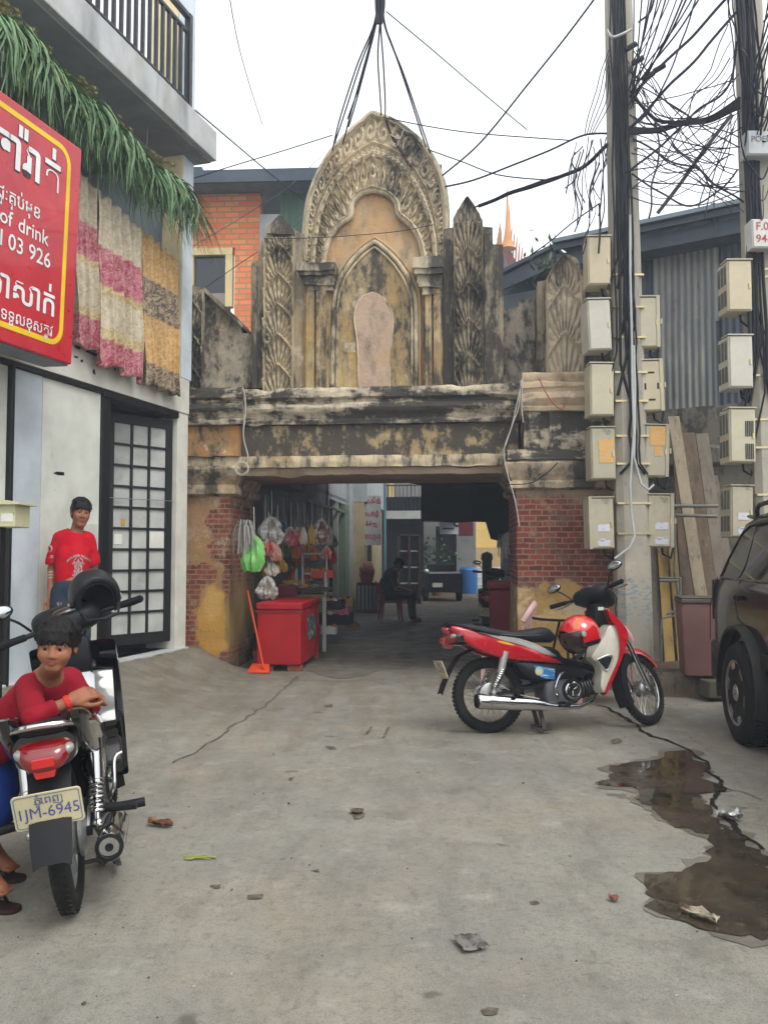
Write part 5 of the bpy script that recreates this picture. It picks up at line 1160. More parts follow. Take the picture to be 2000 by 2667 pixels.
nb('balcony_chair', M_black, (.9, 1.3, 14.9, 15.3, 2.95, 3.0), (.92, .95, 14.92, 14.95, 2.56, 3.4), (1.26, 1.29, 14.92, 14.95, 2.56, 2.95), (1.45, 1.8, 15, 15.4, 3.0, 3.06), (1.5, 1.53, 15, 15.04, 2.56, 3.0), (1.75, 1.78, 15, 15.04, 2.56, 3.5))
nb('window', M_dk, (.305, .32, 9.2, 9.9, 1.1, 1.5))
# banner with red lettering
bz = at(968, 1291, 18.9); ban = empty('shop_banner', (bz.x, bz.y, 0), 0, 'tall white banner with red Khmer lettering on the passage wall', 'banner')
zt_, zb_2 = at(968, 1291, 18.9).z, at(968, 1420, 18.9).z; mb = MB(); mb.bb(-.21, .21, 0, .02, zb_2, zt_); mb.build('cloth', mat('banner_white', '#9d9da0', .7), ban, smooth=0)
mb = MB()
for t, z, s in (('ការម៉ង់', .88, .17), ('លក់ដុំ', .62, .15), ('ទំនិញ', .42, .13), ('កាហ្វេ', .17, .17)):
    text_mb(mb, t, s, lambda x, y, d, z=z: (x, -.004, y+zb_2+(zt_-zb_2)*z), 'CENTER', 0, bold=.02)
mb.build('lettering', mat('banner_red', '#8a2430', .7), ban, smooth=0, recalc=False)
# tarps over the passage
def tarp(name, cs, label, sag=.35, n=24, seed=0):
    P = np.zeros((n, n, 3)); A, B, C_, D = [Vector(c) for c in cs]
    for i in range(n):
        for j in range(n):
            s, t = i/(n-1), j/(n-1); p = A.lerp(B, s).lerp(D.lerp(C_, s), t); p.z -= sag*math.sin(PI*s)*(.35+.65*math.sin(PI*t))+.04*MN.noise(p*2+V(seed, 0, 0)); P[i, j] = p
    mb = MB(); mb.grid(P); return tag(mb.build(name, M_tarp, None, smooth=80, solid=.006, recalc=False), label, 'tarpaulin')
tarp('tarpaulin', (alw(1.2, 1.0, 3.0), alw(3.3, 1.0, 2.95), alw(3.4, 9.5, 2.75), alw(1.25, 9.5, 2.95)), 'black tarpaulin overhead, extended to the gate to darken the passage', .12)  # cover carried forward to block sky light and keep the passage dark
tarp('tarpaulin', (alw(1.55, 9.3, 3.6), alw(3.7, 9.3, 3.2), alw(3.6, 9.9, 2.1), alw(1.5, 9.9, 2.1)), 'sagging black tarpaulin hanging as a curtain across the passage', .22, seed=4)
tarp('tarpaulin', (alw(-.2, .2, 2.62), alw(1.3, .2, 2.62), alw(1.3, 5.6, 3.1), alw(-.2, 5.6, 3.1)), 'dark sheet added over the stall front to shade the left of the passage', .1, seed=8)  # made-up roof, added to shade the stall side
tarp('tarpaulin', (alw(2.75, 7.6, 2.75), alw(3.55, 7.6, 2.8), alw(3.5, 7.7, 1.55), alw(3.1, 7.7, 1.6)), 'narrow black tarpaulin hanging beside the right pillar', .05, seed=9)
# right wall of the passage
rw = empty('passage_wall', AL.o, AL.a, 'dark wall on the right-hand side of the passage', 'wall')
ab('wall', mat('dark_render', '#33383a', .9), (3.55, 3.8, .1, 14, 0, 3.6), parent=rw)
# bright yellow house closing the passage
ye = Plane((1.5, 31), 0); yh = empty('yellow_house', (1.5, 31, 0), 0, 'pale yellow house in daylight closing the far end of the passage', 'building')
M_yw = mat('yellow_house_wall', '#cfb06a', .8, layers=[('#a89060', 1.5, .5, .8)])
ab('wall', M_yw, (-3.2, 5, 0, .3, 0, 5), parent=yh); ab('plinth', mat('tan_plinth', '#a28d64', .8), (.2, 3.2, -.5, -.02, .0, 1.5), parent=yh)
ab('roof', mat('dark_tile', '#4a4a4c', .8), (-3.6, 5.2, -.8, 1, 5, 5.2), parent=yh)
ab('door_frame', M_wood, (-1.3, -.95, -.12, -.02, 0, 2.6), parent=yh); ab('window_lattice', mat('lattice_grey', '#5b5f62', .7), *[(-.9+k*.14, -.83+k*.14, -.06, -.02, 1.7, 2.5) for k in range(8)], parent=yh)
ab('steps', M_slab, (.9, 3.2, -3.2, -.52, 0, .25), (1.1, 3.2, -2.6, -.53, .25, .5), (1.3, 3.2, -2.0, -.54, .5, .8), parent=yh); ab('gate_post', M_ashop, (-.1, .2, -2.4, -2.1, 0, 1.9), (-2.1, -1.8, -3.4, -3.1, 0, 2.6), parent=yh)
p = at(1182, 1362, 26); sg = empty('house_sign', (p.x, p.y, 0), 0, 'small white sign board hanging far down the passage', 'sign')
mb = MB(); mb.bb(-.45, .45, 0, .04, p.z-.35, p.z+.25); mb.build('board', mat('far_sign_white', '#a9aeb3', .6), sg, smooth=0); mb = MB(); mb.torus((.1, -.01, p.z), (0, 1, 0), .09, .03, 14, 6); mb.bb(-.35, .0, -.015, -.005, p.z-.2, p.z-.15); mb.build('lettering', M_dk, sg, smooth=0)
p = at(1213, 1360, 25); mb = MB(); mb.bb(p.x-.22, p.x+.22, p.y, p.y+.03, p.z-.42, p.z+.3); tag(mb.build('hanging_cloth', mat('dark_red_cloth', '#5d2026', .9), None, smooth=0), 'dark red cloth hanging beside the far white sign', 'cloth')
gh = empty('grey_house', (at(1150, 1440, 28).x, 28, 0), 0, 'grey house with a dark doorway in the shade beyond the three-wheeler', 'building')
ab('wall', mat('shaded_grey_wall', '#6d6f6c', .85, layers=[('#4c4e4c', 1.5, .5, .75)]), (-1.6, -.2, 0, .3, 0, 4), (-.2, .5, 0, .3, 2.2, 4), (.5, 1.15, 0, .3, 0, 4), parent=gh); ab('doorway', M_dk, (-.2, .5, .25, .3, 0, 2.2), parent=gh)
ab('shelf', M_wood, (-1.4, -.5, -.35, -.02, .9, .95), (-1.4, -.5, -.35, -.02, 1.5, 1.55), parent=gh)
# glass cabinet and goods beyond
def stand(px0, px1, py0, py1, Y): a, c = at(px0, py1, Y), at(px1, py0, Y); return a, c
a, c = stand(1036, 1096, 1390, 1538, 21.5); cab = empty('display_cabinet', ((a.x+c.x)/2, 21.5, 0), 0, 'tall dark-framed glass cabinet standing by the passage house', 'cabinet')
w_, h_ = (c.x-a.x)/2, c.z
ab('frame', M_wood, (-w_, -w_+.06, 0, .5, 0, h_), (w_-.06, w_, 0, .5, 0, h_), (-w_, w_, 0, .5, h_-.06, h_), (-.03, .03, 0, .06, 0, h_), (-w_, w_, 0, .5, .0, .1), parent=cab); ab('shelf', M_ashop, *[(-w_+.06, w_-.06, .05, .45, .5+k*.42, .53+k*.42) for k in range(4)], parent=cab); ab('back', mat('cabinet_back', '#767a72', .6), (-w_, w_, .46, .5, .1, h_), parent=cab)
# blue barrel, dark post, plant far down
p = gnd(1220, 1492); bar = empty('blue_barrel', (at(1219, 1480, 27).x, 27, 0), 0, 'small blue barrel in the daylight at the far end', 'barrel'); mb = MB(); mb.lathe([(.26, 0), (.3, .15), (.3, .75), (.24, .82), (.2, .84)], n=18); mb.build('drum', M_blue, bar)
p = at(1268, 1500, 22); mb = MB(); mb.lathe([(.12, 0), (.13, .1), (.13, 1.1), (.16, 1.15), (.14, 1.28), (.02, 1.34)], o=(p.x, 22, 0), n=14); tag(mb.build('black_bollard', M_dk), 'black post standing in the passage before the steps', 'bollard')
r = random.Random(3); mb = MB(); p0 = at(1138, 1452, 25.5)
for k in range(160):
    q = p0+V(r.gauss(0, .28), r.gauss(0, .2), r.gauss(-.1, .32)); d = V(r.gauss(0, 1), r.gauss(0, 1), r.gauss(.4, 1)).normalized(); L = r.uniform(.1, .22); s = d.cross(V(.2, .4, .9)).normalized()*.04; mb.add([q, q+d*L*.5+s, q+d*L, q+d*L*.5-s], [(0, 1, 2, 3)])
pp = empty('potted_plant', (0, 0, 0), 0, 'bushy green potted plant far down the passage', 'plant'); mb.build('foliage', mat('plant_green', '#4f6f3a', .6, var=.4, vscale=4), pp, smooth=0, recalc=False); mb = MB(); mb.lathe([(.16, 0), (.2, .4), (.22, .42), (.16, .36)], o=(p0.x, 25.5, 0), n=14); mb.build('pot', mat('clay_pot', '#6d4630', .8), pp); mb = MB(); mb.tube([(p0.x, 25.5, .36), (p0.x, 25.5, p0.z)], .03, 6); mb.build('stem', M_wood, pp)
# three-wheeled taxi (dark) seen from the rear
tk = empty('auto_rickshaw', (at(1158, 1530, 22.5).x, 22.5, 0), .12, 'dark three-wheeled taxi parked deep in the passage, seen from behind', 'three-wheeler')
M_tk = mat('taxi_dark_paint', '#10141f', .4, coat=.2); mb = MB()
mb.loft([[V(x*.62, y, .32), V(x*.66, y, .9), V(x*.6, y, 1.25), V(x*.5, y, 1.72)] if x < 0 else [V(x*.5, y, 1.72), V(x*.6, y, 1.25), V(x*.66, y, .9), V(x*.62, y, .32)] for y in (0,) for x in (-1, 1)], cap=False) if 0 else None
rings = []
for y, s, z1 in ((0, .93, .95), (.06, 1, 1.0), (.8, 1, 1.0), (1.6, .9, 1.0), (2.2, .5, .95)): rings.append([V(-.62*s, y, .3), V(.62*s, y, .3), V(.64*s, y, .8), V(.6*s, y, z1), V(-.6*s, y, z1), V(-.64*s, y, .8)])
mb.loft(rings); mb.build('body', M_tk, tk, smooth=20, bevel=.03)
ab('seat_back', M_dk, (-.5, .5, .5, .62, .95, 1.25), parent=tk, bevel=.03)
tk.scale = (.8, .8, .8)
for x in (-.58, .58): mb = MB(); mb.cyl(V(x-.07, .45, .24), V(x+.07, .45, .24), .24, n=18); mb.build('wheel', M_dk, tk)
ab('number_plate', MATS['white_paper'], (-.42, -.08, -.03, -.005, .48, .62), parent=tk); mb = MB(); mb.sph((-.62, -.02, 1.02), .075, 12, 8); mb.build('lamp', mat('lamp_glass', '#c9d4d6', .1), tk)
# ---------------- red chest cooler and stall goods
pf0, pf1 = gnd(666, 1736, .06), gnd(784, 1736, .06); cw_ = (pf1-pf0).length
ang = R(-5); ch = empty('chest_cooler', (pf1.x, pf1.y, 0), ang, 'big red chest cooler with a hinged lid beside the left pillar', 'cooler')
M_cool = mat('cooler_red', '#950912', .5, layers=[('#7d121a', 2, .5, .75), ('#54201e', 14, .66, .76, None, .6)]); dpt = 1.22; hh_ = at(784, 1588, pf1.y).z
mb = MB(); mb.bb(-cw_, 0, 0, dpt, .07, hh_-.01); mb.build('body', M_cool, ch, smooth=0, bevel=.02, seg=3)
mb = MB(); mb.bb(-cw_-.012, .012, -.012, dpt+.01, hh_-.005, hh_+.075); mb.build('lid', M_cool, ch, smooth=0, bevel=.02, seg=3)
mb = MB(); mb.bb(-cw_-.014, .014, -.014, -.008, hh_-.03, hh_-.008); mb.build('lid_rim', mat('cooler_rim', '#7a1218', .4), ch, smooth=0)
mb = MB(); mb.bb(.0005, .004, .42, .92, .30, .58); mb.build('sticker', mat('teal_sticker', '#2c3a3a', .5, layers=[('#8fb3a6', 12, .52, .58)]), ch, smooth=0)
for x, y in ((-cw_+.1, .08), (-.08, .08), (-.08, dpt-.08)): mb = MB(); mb.box((x, y, .035), (.16, .1, .07)); mb.build('brick_foot', hbk, ch, smooth=0, bevel=.006)
# orange long-handled dustpan
dp = empty('dustpan', gnd(676, 1752), 0, 'orange dustpan with a long handle leaning by the left pillar', 'dustpan'); M_or = mat('orange_plastic', '#c2431f', .4)
q = dp.location; t = at(645, 1538, q.y+.1)-q; mb = MB(); mb.tube([V(.055, -.05, .05), t], .011, 8); mb.build('handle', M_or, dp)
mb = MB(); mb.loft([[V(-.13, -.06, .005), V(.12, -.09, .005), V(.12, -.09, .02), V(-.13, -.06, .02)], [V(-.10, .08, .01), V(.11, .05, .01), V(.10, .05, .09), V(-.09, .08, .09)]]); mb.build('pan', M_or, dp, smooth=0, bevel=.005)
for k, (px, py, s) in enumerate(((676, 1722, 1.0), (680, 1706, 1.0), (672, 1692, .6))):
    p = gnd(px, 1738); mb = MB(); mb.box((0, 0, .035), (.17*s, .09, .06)); o = mb.build('loose_brick', hbk, None, smooth=0, bevel=.008); o.location = (p.x, p.y-.03+.02*k, .002+.062*k); o.rotation_euler = (0, 0, .2-.15*k); tag(o, ('red brick at the bottom of the small pile by the cooler', 'second red brick in the small pile by the cooler', 'broken half brick on top of the small pile by the cooler')[k], 'brick')
# stall table with trays
TY = 11.1; ta, tb = at(722, 1548, TY), at(850, 1548, TY); tbl = empty('stall_table', ((ta.x+tb.x)/2, TY, 0), AL.a, 'white-legged stall table with trays of snacks behind the red cooler', 'table'); tw = (tb.x-ta.x)/2; tz = ta.z
ab('top', mat('tan_top', '#7d6a4d', .6), (-tw, tw, 0, .6, tz-.04, tz), parent=tbl)
for x in (-tw+.03, 0, tw-.03): ab('leg', M_wsteel, (x-.02, x+.02, .02, .06, 0, tz-.041), parent=tbl)
ab('shelf_frame', M_wsteel, (-.02, 0, .1, .12, tz, tz+.55), (tw-.02, tw, .1, .12, tz, tz+.55), (-.02, tw, .1, .12, tz+.53, tz+.55), (-.02, tw, .12, .5, tz+.26, tz+.28), (tw-.02, tw, .0, .02, 0, tz+.3), parent=tbl)
rg = random.Random(9)
GC = [mat('snack_red', '#a32a2c', .3), mat('snack_yellow', '#b38a2e', .35), mat('snack_pink', '#b0647a', .3), mat('snack_white', '#b3aea2', .4), mat('snack_green', '#3f7a47', .35), mat('snack_orange', '#b05a2a', .35), mat('snack_blue', '#31567a', .35)]
def tray(px, py, Y, w_, d_, h_, m, items, label, cat='tray'):
    p = at(px, py, Y); root = empty('tray' if cat == 'tray' else cat, p, AL.a, label, cat); mb = MB(); t = .01
    for q in ((-w_, w_, 0, d_, 0, t), (-w_, w_, 0, t, t, h_), (-w_, w_, d_-t, d_, t, h_), (-w_, -w_+t, t, d_-t, t, h_), (w_-t, w_, t, d_-t, t, h_)): mb.bb(*q)
    mb.build('walls', m, root, smooth=0)
    for k in range(items):
        mb = MB(); mb.box((rg.uniform(-w_*.75, w_*.75), rg.uniform(.05, d_-.05), h_*.8+rg.uniform(0, .03)), (rg.uniform(.05, .09), rg.uniform(.04, .07), rg.uniform(.03, .06)), (rg.uniform(-.4, .4), rg.uniform(-.4, .4), rg.uniform(0, 3))); mb.build('snack_packet', GC[rg.randrange(7)], root, smooth=0, bevel=.012)
    return root
tray(742, 1551, 10.95, .16, .28, .13, mat('maroon_tray', '#6b1a22', .5), 8, 'maroon tray of snack packets at the left of the stall table')
tray(800, 1541, 11.0, .17, .35, .05, M_wood, 14, 'flat tray of yellow and white packets in the middle of the stall table')
tray(838, 1541, 11.05, .10, .30, .06, M_wood, 8, 'small flat tray of packets at the right end of the stall table')
tray(838, 1505, 11.15, .14, .25, .10, mat('orange_red_tray', '#a8381f', .4), 8, 'orange-red tray of packets on the upper wire shelf')
tray(765, 1530, 11.3, .16, .25, .09, GC[1], 8, 'yellow tray at the back of the stall table')
tray(848, 1588, 11.6, .22, .4, .12, M_dk, 12, 'dark crate of packets low beside the red cooler', 'crate'); tray(862, 1628, 11.9, .26, .5, .14, M_dk, 14, 'dark crate of packets on the ground behind the cooler', 'crate'); tray(855, 1652, 11.2, .1, .15, .10, M_wsteel, 3, 'small white box on the ground at the foot of the stall', 'box')
# hanging packs, each on a cord from the pole overhead
def crumple(name, px, py, Y, w_, h_, m, label, cat, seed, group=None, knot=True):
    """limp plastic bag: gathered at the top, pleated and creased below"""
    r = random.Random(seed); n, k = 40, 16; rings = []; phs = [r.uniform(0, 6.3) for _ in range(4)]
    for j in range(k):
        t = j/(k-1); base = w_*(.10+.9*math.sin(min(1, t*1.25)*PI/2)**.8)*(1-.35*max(0, t-.75)/.25); ring = []
        for i in range(n):
            a = 2*PI*i/n; f = 1+.22*math.sin(5*a+phs[0]+3*t)*(1-.5*t)+.14*math.sin(9*a+phs[1]-4*t)+.35*MN.noise(V(math.cos(a)*2.2, math.sin(a)*2.2, t*3+seed))+.18*MN.noise(V(math.cos(a)*6, math.sin(a)*6, t*7+seed))
            ring.append(V(base*f*math.cos(a)*.5, base*f*math.sin(a)*.32, -h_*t+.10*h_*MN.noise(V(math.cos(a)*1.5, math.sin(a)*1.5, seed+9))*t))
        rings.append(ring)
    root = empty(name, at(px, py, Y), 0, label, cat, group); mb = MB(); mb.loft(rings); mb.build('bag', m, root, smooth=25)
    if knot: mb = MB(); mb.tube([V(0, 0, 0), V(.01, .01, .06), V(.0, .02, .3)], .005, 5); mb.build('tie', M_wsteel, root)
    return root
PKS = [0]
def pack(px, py0, py1, wpx, Y, m, label, puff=.35):
    PKS[0] += 1; return crumple('hanging_pack', px, py0, Y, wpx*Y/FPX*1.05, (py1-py0)*Y/FPX, m, label, 'snack pack', PKS[0]*3+20, 'packs hanging in front of the stall')
def clearmat(name, col, layers=()):
    b = NB(name); c = b.mix(b.ramp(b.noise(9, 6, .7), .45, .6), col, '#b9b6ae')
    b.set(col=c, rough=.2, coat=.6); b.bump(b.noise(14, 5, .7), .9, .03); MATS[name] = b.m; return b.m
M_cl = clearmat('clear_bag_grey', '#7d7a6c'); M_cr = clearmat('bag_red_foil', '#a8322c'); M_cp = clearmat('bag_pink_foil', '#a83a52'); M_cg = mat('light_green_bag', '#6fae5c', .35, bump=.9, bscale=14, layers=[('#4f8a44', 4, .45, .75)]); M_cw = clearmat('bag_silver', '#8e8f90')
pack(706, 1345, 1420, 58, 9.75, M_cl, 'clear cellophane bag hanging beside the left pillar above red packets', .5)
pack(700, 1400, 1448, 40, 9.7, M_cr, 'red foil packet hanging below the clear cellophane bag', .4); pack(718, 1412, 1460, 30, 9.72, mat('pinkish_pack', '#a87a6c', .4, bump=.5), 'pale pinkish packet hanging right of the red foil packet', .4)
pack(696, 1500, 1560, 50, 9.7, M_cl, 'bulging clear plastic bag hanging low beside the left pillar', .7)
pack(757, 1370, 1425, 32, 10.6, M_cp, 'pink and red foil packs strung in the middle of the stall front', .35); pack(775, 1372, 1420, 20, 10.6, M_cr, 'bright red pack strung right of the pink packs', .3); pack(791, 1372, 1418, 18, 10.55, GC[3], 'white bag with a dark edge strung near the stall middle', .3)
pack(812, 1365, 1418, 17, 10.7, GC[1], 'yellow and blue strip of sachets strung on the stall', .15); pack(838, 1350, 1418, 40, 10.8, clearmat('brown_clear_bag', '#6e4a3a'), 'large clear bag of brown snacks at the right of the stall', .5); pack(850, 1420, 1455, 26, 11.2, M_cr, 'dim reddish pack hanging low at the right of the stall', .4); pack(820, 1424, 1458, 22, 11.3, GC[5], 'dim orange pack hanging above the wire shelf', .4)
for k, (px, a_, c_, w_, Y, mi, lab) in enumerate(((690, 1355, 1400, 30, 9.9, 3, 'pale pack half hidden behind the clear cellophane bag'), (722, 1380, 1418, 24, 10.0, 0, 'dark red pack right of the clear cellophane bag'), (738, 1360, 1400, 20, 10.9, 6, 'small bluish pack high behind the pink packs'), (745, 1400, 1440, 22, 11.0, 4, 'small green pack low behind the pink packs'), (768, 1415, 1455, 22, 11.2, 5, 'orange pack below the bright red one'), (784, 1410, 1450, 20, 11.3, 2, 'faded pink pack below the white bag'), (800, 1400, 1445, 24, 11.4, 1, 'dim yellow pack behind the sachet strip'), (826, 1362, 1400, 20, 11.5, 0, 'dim red pack behind the brown snack bag'), (858, 1366, 1420, 18, 12.2, 3, 'pale pack furthest right on the stall line'), (866, 1425, 1470, 20, 12.4, 0, 'dark red pack low at the far right of the stall'), (735, 1455, 1490, 26, 10.8, 1, 'yellow pack hanging just above the maroon tray'), (708, 1460, 1500, 30, 9.8, 3, 'pale limp pack above the bulging clear bag'))):
    pack(px, a_, c_, w_, Y, GC[mi], lab)
for k in range(22):
    px = rg.uniform(684, 868); y0 = rg.uniform(1345, 1455); pack(px, y0, y0+rg.uniform(28, 50), rg.uniform(14, 28), 10.3+(px-680)/180*2.4+rg.uniform(.2, .5), GC[rg.randrange(7)] if rg.random() < .7 else M_cl, 'small dim snack pack in the crowded back row of the stall')
TR = [('small tray of red packets under the stall table', 775, 1590, 11.2, GC[0]), ('small tray of green packets under the stall table', 815, 1592, 11.3, GC[4]), ('pink box of packets at the foot of the wire rack', 880, 1600, 12.3, GC[2]), ('yellow box of packets low at the far end of the stall', 893, 1580, 13.0, GC[1])]
for lab, px, py, Y, m in TR: tray(px, py, Y, .15, .25, .12, m, 7, lab)
for k in range(9):
    p = at(762+k*10, 1512, 11.45); mb = MB(); mb.lathe([(.001, 0), (.032, 0), (.033, .10), (.02, .13), (.018, .15), (.022, .152), (.022, .17), (.001, .172)], o=(0, 0, 0), n=12); o = mb.build('jar', GC[(k*3) % 7], None, smooth=40); o.location = p; tag(o, 'small coloured jar in the row at the back of the stall table', 'jar', 'jars at the back of the stall table')
# green bag and grey strips on the pillar edge
crumple('plastic_bag', 660, 1392, 9.05, .24, .40, M_cg, 'crumpled light green plastic bag tied to the left pillar', 'bag', 2)
rs = empty('strip_bunch', at(638, 1372, 9.0), 0, 'bunch of grey plastic strips hanging from the left pillar', 'strips'); r = random.Random(4); mb = MB()
for k in range(46):
    a = r.uniform(0, 2*PI); rr_ = r.uniform(.03, .14); mb.tube([V(0, 0, 0), V(rr_*math.cos(a)*.7, rr_*math.sin(a)*.4-.03, .03+r.uniform(-.03, .05)), V(rr_*math.cos(a), rr_*math.sin(a)*.6-.04, -r.uniform(.02, .12)), V(rr_*math.cos(a)*1.1, rr_*math.sin(a)*.6-.04, -r.uniform(.12, .30))], .007, 5, flat=.4)
mb.build('strips', mat('grey_strip', '#8b8a84', .5), rs, smooth=60, recalc=False)
# bunch of pale bags on the right side
rs = empty('strip_bunch', at(1325, 1385, 9.9), 0, 'tangle of pale grey plastic strips hanging inside the right pillar', 'strips'); mb = MB()
for k in range(60):
    a = r.uniform(0, 2*PI); rr_ = r.uniform(.03, .15); z1 = -r.uniform(.05, .38); mb.tube([V(0, 0, 0), V(rr_*math.cos(a), rr_*math.sin(a)*.6-.03, z1*.4), V(rr_*math.cos(a)*1.2+r.uniform(-.03, .03), rr_*math.sin(a)*.6-.04, z1)], .006, 5, flat=.4)
mb.build('strips', MATS['grey_strip'], rs, smooth=60, recalc=False)
# red bin inside the right pillar
p = gnd(1310, 1690); rb = empty('red_bin', (p.x+.04, p.y, 0), AL.a, 'dark red lidded bin just inside the right pillar', 'bin'); bh_ = at(1322, 1512, p.y).z
M_rbin = mat('bin_red', '#7d1720', .4); mb = MB(); mb.loft([[V(-s, -s, z), V(s, -s, z), V(s, s, z), V(-s, s, z)] for s, z in ((.2, .0), (.23, bh_-.12))]); mb.build('body', M_rbin, rb, smooth=0, bevel=.02); mb = MB(); mb.bb(-.25, .25, -.25, .25, bh_-.115, bh_); mb.build('lid', M_rbin, rb, smooth=0, bevel=.03, seg=3)
# barred cabinet and basket beside the shop corner
a, c = stand(928, 996, 1518, 1584, 18.2); cb = empty('barred_cabinet', ((a.x+c.x)/2, 18.2, 0), AL.a, 'low dark cabinet with pale bars below the lettered banner', 'cabinet'); w_ = (c.x-a.x)/2; ab('body', M_wood, (-w_, w_, 0, .4, 0, c.z), parent=cb); ab('bars', M_ashop, *[(-w_+.04+k*.085, -w_+.075+k*.085, -.02, -.002, .08, c.z-.06) for k in range(6)], parent=cb)
p = at(955, 1518, 18.3); mb = MB(); mb.lathe([(.12, 0), (.17, .2), (.18, .21), (.15, .19)], o=p, n=14); tag(mb.build('red_basket', M_redp), 'red basket on top of the low barred cabinet', 'basket')
mb = MB(); mb.sph(p+V(.02, 0, .34), (.13, .1, .14), 12, 8); mb.sph(p+V(-.08, 0, .3), (.09, .09, .1), 10, 6); mb.sph(p+V(.1, -.02, .26), (.08, .09, .09), 10, 6); tag(mb.build('flowers', mat('pink_flowers', '#8f5a56', .8, bump=.6)), 'dusty pink flowers in the red basket on the cabinet', 'flowers')
p = gnd(918, 1632); mb = MB(); mb.lathe([(.16, 0), (.10, .06), (.03, .13), (.01, .14)], o=(p.x, p.y, 0), n=10); tag(mb.build('orange_cone', mat('orange_cloth', '#a0613a', .7)), 'small crumpled orange heap on the passage floor', 'heap')
# ================================================================ motor scooters (step-through mopeds)
M_tyre = mat('tyre_rubber', '#1b1b1a', .8, layers=[('#4a463e', 5, .5, .8, None, .6)], bump=.3, bscale=120)
M_chrome = mat('chrome', '#c2c2c0', .12, 1.0, layers=[('#7d766a', 8, .6, .8, None, .5)], rvar=.06)
M_alu = mat('cast_alloy', '#9a9b99', .4, .8, layers=[('#5f5c55', 7, .5, .8)])
M_spoke = mat('spoke_steel', '#8b8b88', .3, .9); M_seat = mat('seat_vinyl', '#1b1d1f', .48, layers=[('#34363a', 3, .5, .8)], bump=.15, bscale=180)
M_bkp = mat('black_plastic', '#16181a', .5, layers=[('#2d2e2f', 4, .5, .8)]); M_gloss = mat('gloss_black', '#08090b', .15, coat=.8, layers=[('#1c1c1c', 5, .55, .8)]); M_eng = mat('engine_grey', '#55555a', .5, .6, layers=[('#2c2a27', 6, .45, .7)])
M_silver = mat('silver_plastic', '#9c9b96', .35, .3); M_lens = mat('red_lens', '#6e090e', .12, coat=.8); M_lensb = mat('bright_red_lens', '#a8140f', .15, coat=.8); M_clear = mat('clear_lens', '#7f7f78', .08, coat=.9, layers=[('#6d6a60', 9, .5, .7)])
M_mir = mat('mirror_glass', '#b8c0c4', .04, 1.0); M_grip = mat('grip_rubber', '#131415', .8, bump=.4, bscale=200); M_plate = mat('plate_cream', '#bdb592', .5, layers=[('#9c9474', 7, .55, .8)])
def smooth2(pts, n=4, closed=True):
    P = [V(p[0], p[1], 0) for p in pts]; m = len(P); out = []
    for i in range(m if closed else m-1):
        g = lambda k: P[k % m] if closed else P[max(0, min(m-1, k))]
        p0, p1, p2, p3 = g(i-1), g(i), g(i+1), g(i+2)
        for k in range(n):
            t = k/n; q = .5*((2*p1)+(p2-p0)*t*.8+(2*p0*.8-(4.6*p1)+3.8*p2-.8*p3+.6*p1-.6*p2*0)*0+(2*p0-5*p1+4*p2-p3)*t*t*0+0*p1)
            h1 = 2*t**3-3*t*t+1; h2 = t**3-2*t*t+t; h3 = -2*t**3+3*t*t; h4 = t**3-t*t; T = .42; q = p1*h1+(p2-p0)*T*h2+p2*h3+(p3-p1)*T*h4; out.append((q.x, q.y))
    return out
def smooth3(pts, n=6):
    P = [Vector(p) for p in pts]; m = len(P); out = []
    for i in range(m-1):
        p0, p1, p2, p3 = P[max(i-1, 0)], P[i], P[i+1], P[min(i+2, m-1)]
        for k in range(n):
            t = k/n; h1 = 2*t**3-3*t*t+1; h2 = t**3-2*t*t+t; h3 = -2*t**3+3*t*t; h4 = t**3-t*t; out.append(p1*h1+(p2-p0)*.5*h2+p2*h3+(p3-p1)*.5*h4)
    return out+[P[-1]]
def panel(mb, poly, y0, y1, dome=.86, edge=.25, n=4, xz=True):
    """side-view outline (x, z) between y0 and y1 with rounded-over sides"""
    C = smooth2(poly, n) if n > 1 else poly; cx = sum(p[0] for p in C)/len(C); cz = sum(p[1] for p in C)/len(C); rings = []
    for f, s in ((0, dome), (edge*.35, dome+(1-dome)*.7), (edge, 1), (1-edge, 1), (1-edge*.35, dome+(1-dome)*.7), (1, dome)):
        y = y0+(y1-y0)*f; rings.append([V(cx+(a-cx)*s, y, cz+(c-cz)*s) for a, c in C])
    mb.loft(rings); return mb
